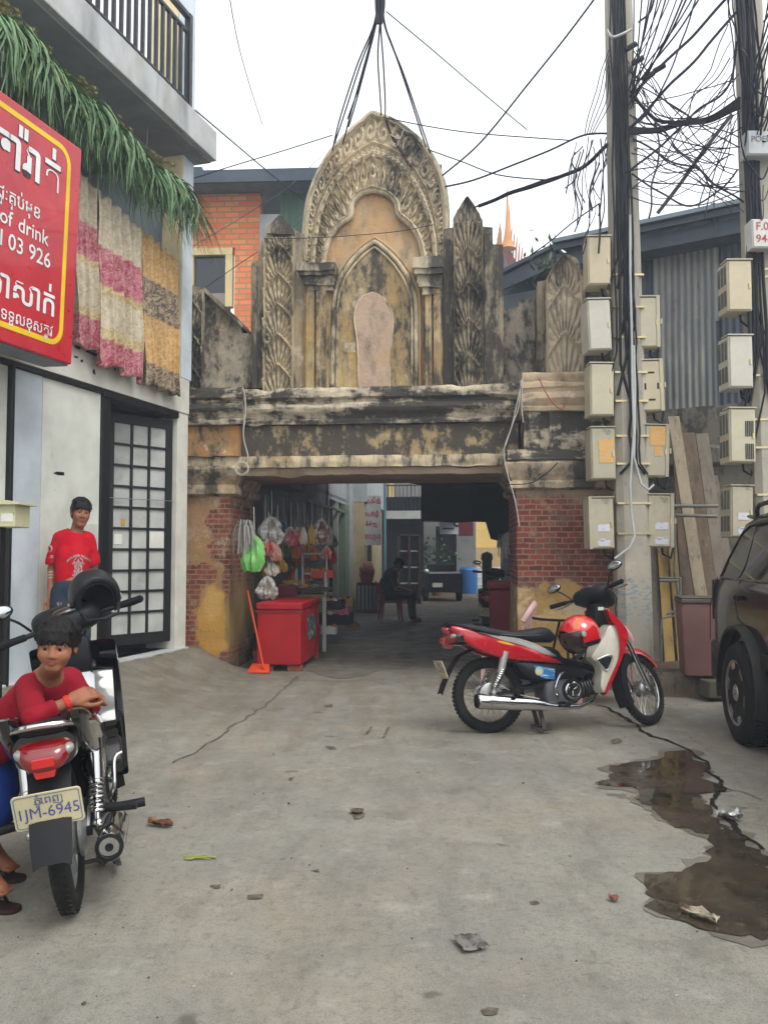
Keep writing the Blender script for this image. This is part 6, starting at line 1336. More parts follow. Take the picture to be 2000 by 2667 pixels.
def wheel(parent, c, r, wd, spokes=36, cast=False, name='wheel', drum=.075):
    """wheel in the x-z plane around centre c"""
    c = Vector(c); ax = V(0, 1, 0); root = empty(name, c); root.parent = parent; o = V(0, 0, 0)
    mb = MB(); mb.torus(o, ax, r-wd*.55, wd*.55, 56, 14, ry=wd*.5); mb.build('tyre', M_tyre, root, smooth=60)
    mb = MB()
    for k in range(56):
        a = 2*PI*k/56
        for s in (-1, 1):
            d = V(math.cos(a+s*.02), 0, math.sin(a+s*.02)); mb.box(d*(r-.002)+V(0, s*wd*.20, 0), (.014, wd*.26, .006), Matrix.Rotation(-a+PI/2, 3, 'Y') @ Matrix.Rotation(s*.5, 3, 'Z'))
    mb.build('tread', M_tyre, root, smooth=0)
    ri = r-wd*1.02
    mb = MB(); mb.lathe([(ri+.012, -.022), (ri+.014, -.018), (ri-.002, -.016), (ri-.008, -.006), (ri-.008, .006), (ri-.002, .016), (ri+.014, .018), (ri+.012, .022), (ri+.004, .0)], axis=ax, n=56, cap=False); mb.build('rim', M_chrome if not cast else M_alu, root, smooth=40)
    mb = MB(); mb.lathe([(.014, -.06), (drum*.8, -.05), (drum, -.035), (drum, .03), (drum*.7, .04), (.014, .055)], axis=ax, n=28); mb.build('hub', M_alu, root, smooth=40)
    mb = MB()
    if cast:
        for k in range(6):
            a = 2*PI*k/6; d = V(math.cos(a), 0, math.sin(a)); mb.bar(d*drum*.6, d*(ri+.002), .026, .03, up=(0, 1, 0))
    else:
        for k in range(spokes):
            a = 2*PI*k/spokes; s = 1 if k % 2 else -1; b_ = a+.42*(1 if (k//2) % 2 else -1); mb.tube([V(drum*.85*math.cos(a), s*.028, drum*.85*math.sin(a)), V(ri*math.cos(b_), s*.004, ri*math.sin(b_))], .0016, 4)
    mb.build('spokes', M_spoke if not cast else M_alu, root, smooth=30)
    return root
def spring(mb, a, c, r, turns, w):
    a, c = Vector(a), Vector(c); z = (c-a); L = z.length; z.normalize(); x = z.cross(V(0, 1, 0)).normalized(); y = z.cross(x); n = turns*12
    mb.tube([a+z*(L*i/n)+x*(r*math.cos(2*PI*i/12))+y*(r*math.sin(2*PI*i/12)) for i in range(n+1)], w, 6)
def moped(name, body, inner, label, side_body=None, cast=False, steer=0, lean=0, loc=(0, 0, 0), rz=0, detail=1, plate=None, tw=1.0, tz=0.0, tail='wave', r=.27, cat='motorbike', cover=None):
    WB = 1.24; root = empty(name, loc, 0, label, cat); root.rotation_euler = Euler((R(lean), 0, rz), 'XYZ')
    def P(nm, m, fn, parent=root, smooth=40, bevel=0):
        mb = MB(); fn(mb); return mb.build(nm, m, parent, smooth=smooth, bevel=bevel)
    cover = cover or M_bkp
    wheel(root, (0, 0, r), r, .072, cast=cast, name='rear_wheel')
    # frame tube, swing arm, engine, exhaust
    P('frame', M_bkp, lambda m: (m.tube(smooth3([(.96, 0, .93), (.86, 0, .62), (.62, 0, .47), (.45, 0, .50), (.28, 0, .60), (-.1, 0, .68)]), .026, 8), m.bb(.36, .44, -.07, .07, .30, .52)))
    P('swing_arm', M_bkp, lambda m: [m.bar((.40, s*.075, .33), (-.03, s*.075, r), .022, .042, up=(0, 1, 0)) for s in (-1, 1)])
    P('chain_case', M_silver, lambda m: panel(m, [(-.07, .24), (-.06, .33), (.1, .345), (.38, .385), (.45, .35), (.42, .28), (.1, .255)], .065, .10))
    P('brake_plate', M_alu, lambda m: (m.lathe([(.02, 0), (.085, .006), (.09, .02), (.06, .03)], o=(0, -.045, r), axis=(0, -1, 0), n=24), m.bar((.0, -.08, r), (.06, -.085, r+.07), .015, .01, up=(0, 1, 0)), m.tube(smooth3([(.06, -.085, r+.07), (.2, -.08, .27), (.36, -.08, .23)]), .005, 6)))
    P('engine', M_eng, lambda m: (panel(m, [(.40, .19), (.40, .36), (.52, .40), (.66, .38), (.70, .28), (.66, .19), (.52, .165)], -.11, .11, .8), m.cyl((.68, 0, .29), (.86, 0, .33), .065, .06, 16), [m.cyl((.69+.022*k, 0, .292+.005*k), (.699+.022*k, 0, .294+.005*k), .083, n=18) for k in range(7)]))
    P('clutch_cover', M_chrome, lambda m: (m.lathe([(.062, -.01), (.062, .01), (.054, .016), (.050, .012), (.02, .012), (.01, .012)], o=(.615, -.112, .285), axis=(0, -1, 0), n=28), [m.bar(V(.615, -.128, .285), V(.615+.04*math.cos(a), -.128, .285+.04*math.sin(a)), .012, .008, up=(0, 1, 0)) for a in (.5, 2.6, 4.7)]))
    P('engine_cover', M_bkp, lambda m: m.lathe([(.085, 0), (.085, .012), (.075, .02), (.065, .014)], o=(.615, -.10, .285), axis=(0, -1, 0), n=28))
    P('carburettor', M_alu, lambda m: (m.cyl((.74, -.01, .37), (.70, -.01, .50), .024, .03), m.sph((.72, -.05, .44), (.035, .03, .04), 12, 8)))
    ex = P('exhaust', M_chrome, lambda m: m.loft([m.ring(V(x, y, z), V(0, 1, 0), V(0, 0, 1), a, 18, c) for x, y, z, a, c in ((.86, -.02, .26, .016, .016), (.80, -.06, .205, .016, .016), (.66, -.115, .165, .016, .016), (.52, -.135, .165, .018, .018), (.42, -.145, .175, .026, .028), (.30, -.15, .195, .04, .043), (.0, -.155, .225, .047, .052), (-.13, -.158, .238, .049, .055), (-.145, -.158, .239, .046, .05))]))
    P('muffler_cap', M_bkp, lambda m: m.lathe([(.05, 0), (.047, .014), (.036, .016), (.034, .006), (.016, .004), (.014, .012), (.006, .01)], o=(-.138, -.158, .239), axis=(-1, 0, .05), n=22), ex)
    P('heat_shield', M_chrome, lambda m: [m.loft([[V(x, -.158-.055*math.cos(t)*q, z+.056*math.sin(t)*q) for t in (-.5, -.2, .1, .4, .7)]+[V(x, -.158-.050*math.cos(t)*q, z+.051*math.sin(t)*q) for t in (.7, .4, .1, -.2, -.5)] for x, z, q in ((-.05, .232, 1.02), (.1, .215, .98), (.27, .2, .9), (.36, .185, .72))])], ex)
    P('foot_bar', M_bkp, lambda m: (m.cyl((.50, -.25, .195), (.50, .25, .195), .012), [m.cyl((.50, s*.17, .195), (.50, s*.265, .195), .02, n=12) for s in (-1, 1)], [m.cyl((.16, s*.09, .30), (.14, s*.25, .29), .018, n=12) for s in (-1, 1)]))
    P('kick_lever', M_chrome, lambda m: m.tube(smooth3([(.5, -.12, .24), (.46, -.15, .30), (.50, -.16, .40), (.52, -.19, .42)]), .009, 8))
    P('stand', mat('stand_steel', '#3b3835', .6, .5), lambda m: ([m.bar((.36, s*.06, .20), (.40+.03*s, s*.13, .008), .03, .014, up=(0, 1, 0)) for s in (-1, 1)], m.bar((.38, -.13, .03), (.38, .13, .03), .02, .012), m.bar((.42, -.13, .012), (.26, -.15, .035), .02, .012)))
    for s in (-1, 1):
        sh = P('shock', M_silver if not cast else M_chrome, lambda m: (m.cyl((.0, s*.115, r+.03), (.10, s*.125, .56), .011, n=10), m.cyl((.055, s*.12, .42), (.10, s*.125, .58), .026, .028, n=14), m.sph((0, s*.115, r+.02), .02, 10, 8)))
        P('spring', M_chrome, lambda m: spring(m, (.008, s*.115, r+.06), (.075, s*.122, .46), .024, 9, .0055), sh)
    # seat and tail
    SEAT = [(-.26, .775), (-.24, .80), (-.12, .775), (.05, .742), (.18, .727), (.30, .735), (.42, .755), (.50, .745), (.535, .70), (.50, .64), (.36, .64), (.20, .66), (.02, .69), (-.14, .735)]
    def seatf(m):
        xs = np.linspace(-.26, .53, 26); top = [(-.26, .785), (-.18, .795), (-.05, .768), (.10, .738), (.20, .726), (.32, .735), (.43, .752), (.49, .742), (.53, .70)]; bot_ = [(-.26, .765), (-.1, .715), (.1, .672), (.3, .645), (.5, .632), (.53, .65)]; hw = [(-.26, .06), (-.15, .10), (.0, .122), (.2, .125), (.35, .10), (.47, .075), (.53, .05)]
        g = lambda t, x: np.interp(x, [p[0] for p in t], [p[1] for p in t]); rings = []
        for x in xs:
            zt, zb, w_ = g(top, x), g(bot_, x), g(hw, x); c = (zt+zb)/2; h = (zt-zb)/2; c += tz*max(0, min(1, (.25-x)*3)); rings.append([V(x, w_*math.copysign(abs(math.cos(a))**.6, math.cos(a)), c+h*math.copysign(abs(math.sin(a))**.7, math.sin(a))) for a in [2*PI*k/22 for k in range(22)]])
        m.loft(rings)
    P('seat', M_seat, seatf, smooth=60)
    P('piping', mat('seat_piping', '#3a3c3e', .5), lambda m: [m.tube(smooth3([(-.22, s*.085, .755), (0, s*.125, .715), (.2, s*.128, .69), (.4, s*.092, .69)]), .004, 6) for s in (-1, 1)])
    tailm = side_body or body
    for s in (-1, 1):
        y0, y1 = (s*.075, s*.145)
        P('tail_panel', body, lambda m: panel(m, [(-.30, .765), (-.20, .755), (-.10, .715), (.06, .665), (.28, .60), (.46, .525), (.535, .485), (.50, .48), (.36, .495), (.20, .51), (.06, .535), (-.06, .575), (-.16, .625), (-.26, .70)], min(y0, y1), max(y0, y1), .8, .3))
        P('accent_panel', M_silver if body is not M_gloss else M_gloss, lambda m: panel(m, [(-.10, .722), (.05, .695), (.22, .668), (.38, .61), (.50, .535), (.42, .54), (.22, .62), (.04, .67)], min(s*.07, s*.138), max(s*.07, s*.138), .85, .3))
        P('side_cover', cover, lambda m: panel(m, [(.18, .50), (.36, .49), (.52, .475), (.70, .44), (.80, .40), (.72, .385), (.50, .36), (.32, .36), (.22, .42)], min(s*.05, s*.128), max(s*.05, s*.128), .85, .3))
    P('centre_cover', cover, lambda m: panel(m, [(.38, .60), (.50, .60), (.56, .53), (.70, .49), (.86, .44), (.84, .39), (.70, .42), (.5, .45), (.36, .50)], -.085, .085, .8))
    P('under_tail', M_bkp, lambda m: panel(m, [(-.28, .70), (-.05, .60), (.30, .52), (.36, .60), (.1, .67), (-.2, .73)], -.08, .08, .9))
    # rear mudguard, number plate, lamps
    mg = P('rear_mudguard', M_bkp, lambda m: m.loft([[V(x, -w_, z), V(x+.012, -w_*.6, z+.016), V(x+.012, w_*.6, z+.016), V(x, w_, z), V(x-.006, w_, z-.004), V(x-.004, w_*.6, z+.008), V(x-.004, -w_*.6, z+.008), V(x-.006, -w_, z-.004)] for x, z, w_ in ((.14, .58, .05), (.0, .60, .055), (-.12, .595, .062), (-.22, .55, .07), (-.285, .46, .068), (-.335, .36, .066), (-.365, .285, .06))]), smooth=50)
    tl = P('tail_lamp', M_lens, lambda m: m.loft([[V(x, w_*math.copysign(abs(math.cos(a))**.6, math.cos(a)), z+h*math.copysign(abs(math.sin(a))**.8, math.sin(a))-abs(math.cos(a))**2*dz) for a in [2*PI*k/24 for k in range(24)]] for x, z, w_, h, dz in [(a, c+tz, w0*tw, h0, d0) for a, c, w0, h0, d0 in ((-.22, .70, .125, .055 if tw == 1 else .044, -.01), (-.275, .685, .125, .052 if tw == 1 else .040, -.012), (-.315, .672, .095, .040, -.008), (-.33, .665, .055, .022, 0))]]), smooth=60)
    P('lamp_surround', M_gloss, lambda m: m.loft([[V(x, w_*tw*math.copysign(abs(math.cos(a))**.6, math.cos(a)), z+tz+h*math.copysign(abs(math.sin(a))**.8, math.sin(a))) for a in [2*PI*k/24 for k in range(24)]] for x, z, w_, h in ((-.15, .69, .13, .06), (-.235, .70, .145, .072), (-.262, .695, .137, .064))]), smooth=60)
    for s in (-1, 1): P('indicator', M_clear, lambda m: m.sph((-.280, s*.098*tw, .694+tz), (.026, .032*tw**.5, .020), 14, 9, Euler((s*.35, 0, s*-.5)).to_matrix()), tl, 60)
    P('brake_lens', M_lensb, lambda m: (m.loft([[V(x, -w_*tw, z0+tz), V(x, w_*tw, z0+tz), V(x, w_*.8*tw, z1+tz), V(x, -w_*.8*tw, z1+tz)] for x, w_, z0, z1 in ((-.27, .055, .64, .61), (-.322, .05, .642, .615))]), m.bb(-.338, -.32, -.05*tw, .05*tw, .652+tz, .685+tz)), tl, 0, .004)
    gb = P('grab_rail', M_chrome if body is M_gloss else M_bkp, lambda m: (m.tube(smooth3([(x, y, z+tz*1.1*max(0, min(1, (.1-x)*4))) for x, y, z in ((.06, -.135, .70), (-.10, -.15, .735), (-.22, -.13, .77), (-.285, -.07, .785), (-.30, 0, .79), (-.285, .07, .785), (-.22, .13, .77), (-.10, .15, .735), (.06, .135, .70))]), .011, 8),))
    pt = empty('number_plate', (-.352+.03*(tz < 0), 0, .462)); pt.parent = root; pt.rotation_euler = (0, R(-20), 0)
    PW, PH = .108, .066
    P('plate', M_plate, lambda m: m.prism(rrect(-PW, PW, -PH, PH, .014), lambda a, c, d: V(d, a, c), -.004, 0), pt, 0)
    ink = mat('plate_ink_blue', '#4c4a8c', .6); pk_ = mat('plate_ink_grey', '#5c5f80', .6); orr = mat('plate_ink_orange', '#b58a4c', .6)
    f = lambda x, y, d: (-.0052, -x, y)
    P('border_line', pk_, lambda m: ringstrip(m, rrect(-PW+.006, PW-.006, -PH+.006, PH-.006, .011), rrect(-PW+.0085, PW-.0085, -PH+.0085, PH-.0085, .0095), lambda a, c, d: V(d, a, c), -.0050, -.0042), pt, 0)
    def kh(m): khm(m, [('ភ', 'ន'), 'ំ', 'េព', 'ញ'], .052, .038, .040, lambda x, y: (-.0052, -x, y), bold=.012)
    P('province_lettering', pk_, kh, pt, 0)
    P('number_lettering', ink, lambda m: text_mb(m, plate or '1JM-6945', .060, lambda x, y, d: (-.0052, -x, y-.008), 'CENTER', 0, bold=0, sx=.86), pt, 0)
    P('city_lettering', orr, lambda m: text_mb(m, 'PHNOM PENH', .019, lambda x, y, d: (-.0052, -x, y-.047), 'CENTER', 0, bold=.012), pt, 0)
    # leg shield: inner panel and coloured outer shell, one pair of wings
    SH_IN = [(.74, .52), (.80, .60), (.86, .68), (.90, .75), (.97, .745), (.99, .62), (.965, .50), (.90, .38), (.835, .255), (.80, .30), (.815, .40), (.80, .46)]
    SH_OUT = [(.905, .88), (.95, .84), (1.04, .74), (1.055, .66), (1.00, .52), (.93, .38), (.855, .25), (.835, .255), (.90, .38), (.965, .50), (.985, .62), (.965, .74), (.925, .80)]
    for s in (-1, 1):
        P('inner_shield', inner, lambda m: m.loft([[V(x, s*y, z) for x, z in smooth2(SH_IN, 3)] for y in (.05,)]+[[V(.88+(x-.88)*1.0, s*.10, z) for x, z in smooth2(SH_IN, 3)]]+[[V(.88+(x-.88)*.97+.012, s*.165, .5+(z-.5)*.97) for x, z in smooth2(SH_IN, 3)]]+[[V(.88+(x-.88)*.9+.02, s*.172, .5+(z-.5)*.92) for x, z in smooth2(SH_IN, 3)]]))
        P('outer_shield', body, lambda m: m.loft([[V(x+dx, s*y, .55+(z-.55)*k) for x, z in smooth2(SH_OUT, 3)] for y, dx, k in ((.02, .03, .95), (.08, .02, 1.0), (.15, .004, 1.0), (.185, -.006, .98), (.192, -.006, .95))]))
        P('vent', M_bkp, lambda m: panel(m, [(.80, .50), (.88, .52), (.91, .51), (.885, .455), (.86, .43), (.82, .47)], min(s*.168, s*.180), max(s*.168, s*.180), .9, .2))
        P('vent_rim', M_silver if body is not M_gloss else M_bkp, lambda m: m.tube(smooth3([V(x, s*.178, z) for x, z in ((.79, .50), (.88, .53), (.92, .515), (.89, .45), (.86, .42), (.815, .465), (.79, .50))]), .006, 6))
    P('front_cover', body, lambda m: panel(m, [(.94, .87), (1.03, .80), (1.06, .68), (1.03, .60), (.98, .56), (.96, .70)], -.09, .09, .7, .4))
    P('neck_cover', M_bkp, lambda m: panel(m, [(.86, .92), (.95, .90), (.975, .76), (.93, .72), (.87, .735), (.84, .80)], -.075, .075, .8, .35))
    # steering group: fork, wheel, mudguard, handlebar, mirrors
    hd = V(.955, 0, .80); ax = V(-.44, 0, .9).normalized(); st = empty('steering', hd); st.parent = root; st.rotation_euler = Matrix.Rotation(R(steer), 3, ax).to_euler()
    o = lambda *p: V(*p)-hd
    wheel(st, o(WB, 0, r), r, .060, cast=cast, name='front_wheel', drum=.06)
    for s in (-1, 1): P('fork_leg', M_chrome if not cast else M_bkp, lambda m: (m.cyl(o(1.235, s*.075, r-.02), o(1.10, s*.075, .60), .019, .018, 12), m.cyl(o(1.11, s*.075, .57), o(1.02, s*.075, .78), .014, n=10), m.sph(o(1.235, s*.07, r), (.03, .016, .03), 10, 8)), st)
    P('front_mudguard', body, lambda m: m.loft([[o(WB+(r+.035+k)*math.cos(R(a)), y, r+(r+.035+k)*math.sin(R(a))) for y, k in ((-.052, -.045), (-.045, -.005), (-.02, .012), (.02, .012), (.045, -.005), (.052, -.045), (.046, -.045), (.04, -.012), (-.04, -.012), (-.046, -.045))] for a in (35, 50, 65, 80, 95, 110, 122)]), st, 50)
    P('rear_splash_guard', M_bkp, lambda m: m.loft([[o(WB+(r+.03+k)*math.cos(R(a)), y, r+(r+.03+k)*math.sin(R(a))) for y, k in ((-.058, -.05), (-.05, 0), (.05, 0), (.058, -.05), (.05, -.05), (.044, -.008), (-.044, -.008), (-.05, -.05))] for a in (118, 135, 150, 165, 180, 195, 208)]), st, 50)
    P('headlamp_cowl', M_bkp, lambda m: m.loft([[o(x, w_*math.copysign(abs(math.cos(a))**.5, math.cos(a)), z+h*math.copysign(abs(math.sin(a))**.6, math.sin(a))) for a in [2*PI*k/20 for k in range(20)]] for x, z, w_, h in ((.80, .985, .06, .02), (.815, .985, .13, .042), (.86, .99, .16, .062), (.93, .99, .15, .078), (1.0, .975, .12, .075), (1.05, .955, .085, .06), (1.07, .945, .05, .04))]), st, 60)
    P('headlamp', M_clear, lambda m: m.sph(o(1.04, 0, .95), (.045, .085, .05), 18, 10), st, 60)
    P('cables', M_grip, lambda m: [m.tube(smooth3([o(.90, s*.15, .98), o(1.0, s*.13, .94), o(1.04, s*.07, .84), o(1.05, s*.06, .70), o(1.10, s*.085, .50)]), .0045, 6) for s in (-1, 1)], st, 60)
    P('speedometer', M_gloss, lambda m: m.sph(o(.86, 0, 1.035), (.055, .075, .022), 16, 8), st, 60)
    P('handlebar', M_bkp, lambda m: m.tube(smooth3([o(.80, -.33, .985), o(.83, -.2, .985), o(.87, -.1, .985), o(.87, .1, .985), o(.83, .2, .985), o(.80, .33, .985)]), .012, 8), st)
    for s in (-1, 1):
        P('grip', M_grip, lambda m: (m.cyl(o(.828, s*.21, .985), o(.802, s*.325, .985), .0165, .0175, 14), m.sph(o(.801, s*.33, .985), .019, 10, 8)), st)
        P('brake_lever', M_bkp if cast else M_alu, lambda m: m.tube(smooth3([o(.87, s*.17, .985), o(.875, s*.22, .975), o(.865, s*.30, .965), o(.855, s*.345, .968)]), .0065, 6), st)
        if s < 0 and tw != 1: continue
        mr = P('mirror', M_bkp, lambda m: (m.tube(smooth3([o(.86, s*.17, 1.0), o(.83, s*.22, 1.06), o(.82, s*.27, 1.10)]), .006, 6), m.sph(o(.825, s*.29, 1.125), (.016, .068, .036), 20, 12)), st, 60)
        P('mirror_glass', M_mir, lambda m: m.sph(o(.818, s*.29, 1.125), (.012, .061, .030), 20, 10), mr, 60)
    return root, st
# ---- the red one, its right side to the street
M_mred = mat('moped_red', '#a80c1c', .25, coat=.6, layers=[('#86101b', 1.5, .5, .8), ('#8a6a5c', 4.5, .60, .85, (1, 1, .6), .35), ('#5b2a26', 30, .66, .74, None, .5)]); M_cream2 = mat('moped_ivory', '#bdb8a8', .32, coat=.4, layers=[('#9b9482', 4, .55, .8)])
ra, fa = gnd(1276, 1909), gnd(1679, 1888); hdg = math.atan2(fa.y-ra.y, fa.x-ra.x)
red, red_st = moped('red_motorbike', M_mred, M_cream2, 'red and ivory step-through motorbike parked on its stand in front of the gate', steer=31, lean=-7, loc=ra, rz=hdg-R(0), plate='1A-4578')
stb = mat('sticker_blue', '#2b72ad', .4, layers=[('#b9c4c8', 40, .55, .6, (.25, 1, 1.6), .8)])
mb = MB(); mb.prism([(.31, .475), (.475, .445), (.47, .365), (.365, .385)], lambda a, c, d: V(a, d, c), -.1305, -.127); mb.build('sticker', stb, red, smooth=0)
mb = MB(); mb.lathe([(.032, 0), (.03, .001), (.001, .0012)], o=(.352, -.1306, .43), axis=(0, -1, 0), n=20); mb.build('round_badge', mat('badge_cream', '#b9b48f', .5, layers=[('#5aa0a0', 30, .5, .6)]), red)
mb = MB(); mb.bb(.88, .925, -.0815, -.07, .865, .89); mb.build('paper_sticker', MATS['white_paper'], red, smooth=0)
mb = MB(); mb.prism(smooth2([(.03, .655), (.10, .648), (.17, .62), (.13, .622), (.06, .64)], 3), lambda a, c, d: V(a, d, c), -.1475, -.143); mb.build('flame_decal', mat('decal_yellow', '#c2902c', .4), red, smooth=0)
# ---- the black one, rear to the camera
M_bbody = M_gloss
rb_ = gnd(193, 2366); blk, blk_st = moped('black_motorbike', M_gloss, M_gloss, 'black motorbike with a cream number plate, seen from behind at the left', cast=True, steer=24, lean=-7, loc=(rb_.x, rb_.y, 0), rz=R(105), cover=M_gloss, tw=.72, tz=-.055)
mb = MB(); panel(mb, [(.76, .60), (.83, .71), (.885, .745), (.905, .60), (.87, .46), (.80, .48)], -.085, .085, .85, .3); mb.build('white_spine_cover', mat('moped_white_inner', '#aeb2b6', .35), blk, smooth=40)
# ---- dark scooter inside the passage
pp_ = gnd(1268, 1672); drk, drk_st = moped('dark_motorbike', mat('dusty_dark_paint', '#23262a', .4), M_bkp, 'dusty dark motorbike with a red tail lamp parked inside by the right pillar', steer=-6, lean=3, loc=(pp_.x, pp_.y, 0), rz=R(78), plate='1C-2207')
# ---- helmets
def helmet(name, m_shell, label, r=.135, visor=None, band=None, flip=False):
    root = empty(name, (0, 0, 0), 0, label, 'helmet')
    S = SDF(.008); S.ell((0, 0, 0), (r*1.12, r, r*1.05), k=.01); S.ell((-.01, 0, -.05), (r*1.0, r*.93, r*.9), k=.02)
    S.ell((.0, 0, -.012), (r*1.0, r*.87, r*.93), k=.006, sub=True); S.box((0, 0, -r*1.55), (r*3, r*3, r*1.7), rad=.01, k=.01, sub=True); S.ell((r*1.05, 0, -r*.35), (r*.75, r*.80, r*.72), k=.012, sub=True)
    sh = S.build('shell', m_shell, root, relax=2)
    mb = MB(); mb.torus((-.01, 0, -r*.68), (0, 0, 1), r*.92, .010, 32, 8); 
    mb2 = MB(); mb2.tube([V(.02, -r*.86, -.06), V(.05, -r*.6, -r*1.25), V(.05, 0, -r*1.5), V(.05, r*.6, -r*1.25), V(.02, r*.86, -.06)], .008, 6, flat=.35); mb2.build('chin_strap', M_bkp, root)
    S = SDF(.009); S.ell((0, 0, -.01), (r*.99, r*.86, r*.92), k=.01); S.ell((.005, 0, -.02), (r*.86, r*.72, r*.80), k=.01, sub=True); S.box((0, 0, -r*1.5), (r*3, r*3, r*1.7), rad=.01, k=.01, sub=True); S.ell((r*1.05, 0, -r*.35), (r*.8, r*.84, r*.76), k=.01, sub=True); S.build('lining', mat('helmet_lining', '#26272a', .9), root, relax=1)
    for s in (-1, 1): mb = MB(); mb.lathe([(.02, 0), (.018, .008), (.006, .01)], o=(r*.25, s*r*.985, r*.02), axis=(0, s, 0), n=16); mb.build('rivet', M_silver, root)
    if visor: 
        P_ = np.zeros((26, 10, 3))
        for i in range(26):
            for j in range(10): a = -1.25+2.5*i/25; z = .035-j*.018; q = math.sqrt(max(.05, 1-(z/(r*1.1))**2)); P_[i, j] = (r*1.16*math.cos(a)*q, r*1.05*math.sin(a)*q, z)
        mb = MB(); mb.grid(P_); mb.build('visor', visor, root, smooth=80, solid=.003, recalc=False)
    return root
b = NB('helmet_red'); o = b.sep(); c = b.mix(b.ramp(b.noise(8, 3, .5, stretch=(1, 1, .4)), .60, .63), '#b3141a', '#c9581c'); c = b.mix(b.ramp(o[2], -.055, -.06), c, '#17181a'); b.set(col=c, rough=.15, coat=.8); MATS['helmet_red'] = b.m
hl = helmet('red_helmet', b.m, 'glossy red helmet with orange flashes hanging below the handlebar of the red motorbike', visor=mat('smoke_visor', '#2b0c0c', .06, coat=.5, alpha=.8))
hl.location = at(1508, 1652, 6.08); hl.rotation_euler = (0, R(-10), R(200)); hl.rotation_euler = Euler((R(8), R(12), R(196)))
hb_ = helmet('black_helmet', mat('matt_black_helmet', '#1a1c1e', .38, layers=[('#303234', 5, .5, .8)]), 'matt black open-face helmet hung on the handlebar of the black motorbike', r=.118)
hb_.location = at(246, 1552, 4.0)
z_ = -V(.50, -.78, -.30).normalized(); x_ = V(.25, 0, -1); x_ = (x_-z_*x_.dot(z_)).normalized(); hb_.rotation_euler = Matrix((x_, z_.cross(x_), z_)).transposed().to_euler()
p_ = hb_.children[0]
mb = MB(); mb.prism(smooth2([(-.03, 0), (0, .014), (.035, .008), (.03, -.008), (-.01, -.012)], 3), lambda a, c, d: V(.02+c*.8, a-.07, .107-c*.4+d), -.001, .004); mb.build('badge', mat('badge_white', '#b5bab6', .4, layers=[('#3f6f5c', 20, .45, .55)]), hb_)
# ================================================================ dark car at the right edge (far rear corner visible)
M_car = mat('car_black_paint', '#08090a', .15, coat=.35, spec=.3, layers=[('#15130f', 1.5, .5, .8, None, .5)], rvar=.04); M_clad = mat('car_cladding', '#1e1d1b', .45, layers=[('#3a352d', 3, .5, .8)]); M_cglass = mat('car_glass', '#0a0d0f', .05, spec=.45, rvar=.02); M_seal = mat('rubber_seal', '#0c0c0d', .6)
th = R(7); wc = V(2.46, 5.75, 0); car = empty('dark_car', wc, 0, 'black off-road estate car cut off by the right edge of the photo', 'car'); car.matrix_world = Matrix(((math.sin(th), math.cos(th), 0, wc.x), (math.cos(th), -math.sin(th), 0, wc.y), (0, 0, 1, 0), (0, 0, 0, 1)))
car.rotation_euler = car.matrix_world.to_euler() if False else car.rotation_euler
# local axes: x = to the rear (away from the camera), y = into the car, z up; mirrored frame avoided by building points directly
def C(u, v, z):
    if z > 1.1: z = 1.1+(z-1.1)*.80
    return V(u*math.sin(th)+v*math.cos(th), u*math.cos(th)-v*math.sin(th), z)
car.matrix_world = Matrix.Translation(wc); car.location = wc; car.rotation_euler = (0, 0, 0)
def cb_(name, m, fn, parent=car, smooth=35, bevel=0):
    mb = MB(); fn(mb); return mb.build(name, m, parent, smooth=smooth, bevel=bevel)
def section(u, k=1.0, zt=1.72, shrink=0.0, roofv=.20):
    """half-open body section, both sides; k insets the width"""
    side = [(.10, .26), (.03, .32), (.012, .50), (.0, .66), (.002, .86), (.02, 1.02), (.05, 1.10), (.09, 1.22), (roofv*.8, 1.5), (roofv, 1.62), (roofv+.06, zt-.03), (roofv+.2, zt)]
    W = 1.78; p = [(v+shrink, min(z, zt)) for v, z in side]; q = [(W-v, z) for v, z in p[::-1]]
    return [C(u, v, z) for v, z in p+q]
cb_('body', M_car, lambda m: m.loft([section(u, 1, zt, s, rv) for u, zt, s, rv in ((.90, 1.02, .16, .2), (.895, 1.08, .10, .2), (.86, 1.14, .05, .2), (.83, 1.26, .03, .2), (.76, 1.42, .015, .22), (.66, 1.60, .006, .22), (.55, 1.70, 0, .2), (.35, 1.735, 0, .2), (0, 1.75, 0, .2), (-1.2, 1.755, 0, .2), (-1.9, 1.73, 0, .2), (-2.2, 1.5, 0, .2), (-2.5, 1.16, 0, .2), (-3.5, 1.08, .02, .2), (-3.7, .9, .1, .2))]), smooth=50)
def onside(u, z, out=0.0):
    side = [(.012, .50), (.0, .66), (.002, .86), (.02, 1.02), (.05, 1.10), (.09, 1.22), (.16, 1.5), (.2, 1.62)]; v = np.interp(z, [p[1] for p in side], [p[0] for p in side]); return C(u, float(v)-out, z)
def sidepatch(m, poly, out=.004, n=4, t=.004, sm=True):
    c = smooth2(poly, n) if sm else poly; m.loft([[onside(u, z, 0) for u, z in c], [onside(u, z, out) for u, z in c]])
cb_('quarter_window', M_cglass, lambda m: sidepatch(m, [(.66, 1.14), (.62, 1.30), (.50, 1.50), (.40, 1.575), (.26, 1.585), (.24, 1.14)], .005, 3))
cb_('window', M_cglass, lambda m: sidepatch(m, [(.17, 1.13), (.17, 1.58), (-.50, 1.60), (-.52, 1.11)], .005, 1, sm=False)); cb_('window', M_cglass, lambda m: sidepatch(m, [(-.60, 1.11), (-.60, 1.60), (-1.5, 1.56), (-1.95, 1.12)], .005, 1, sm=False))
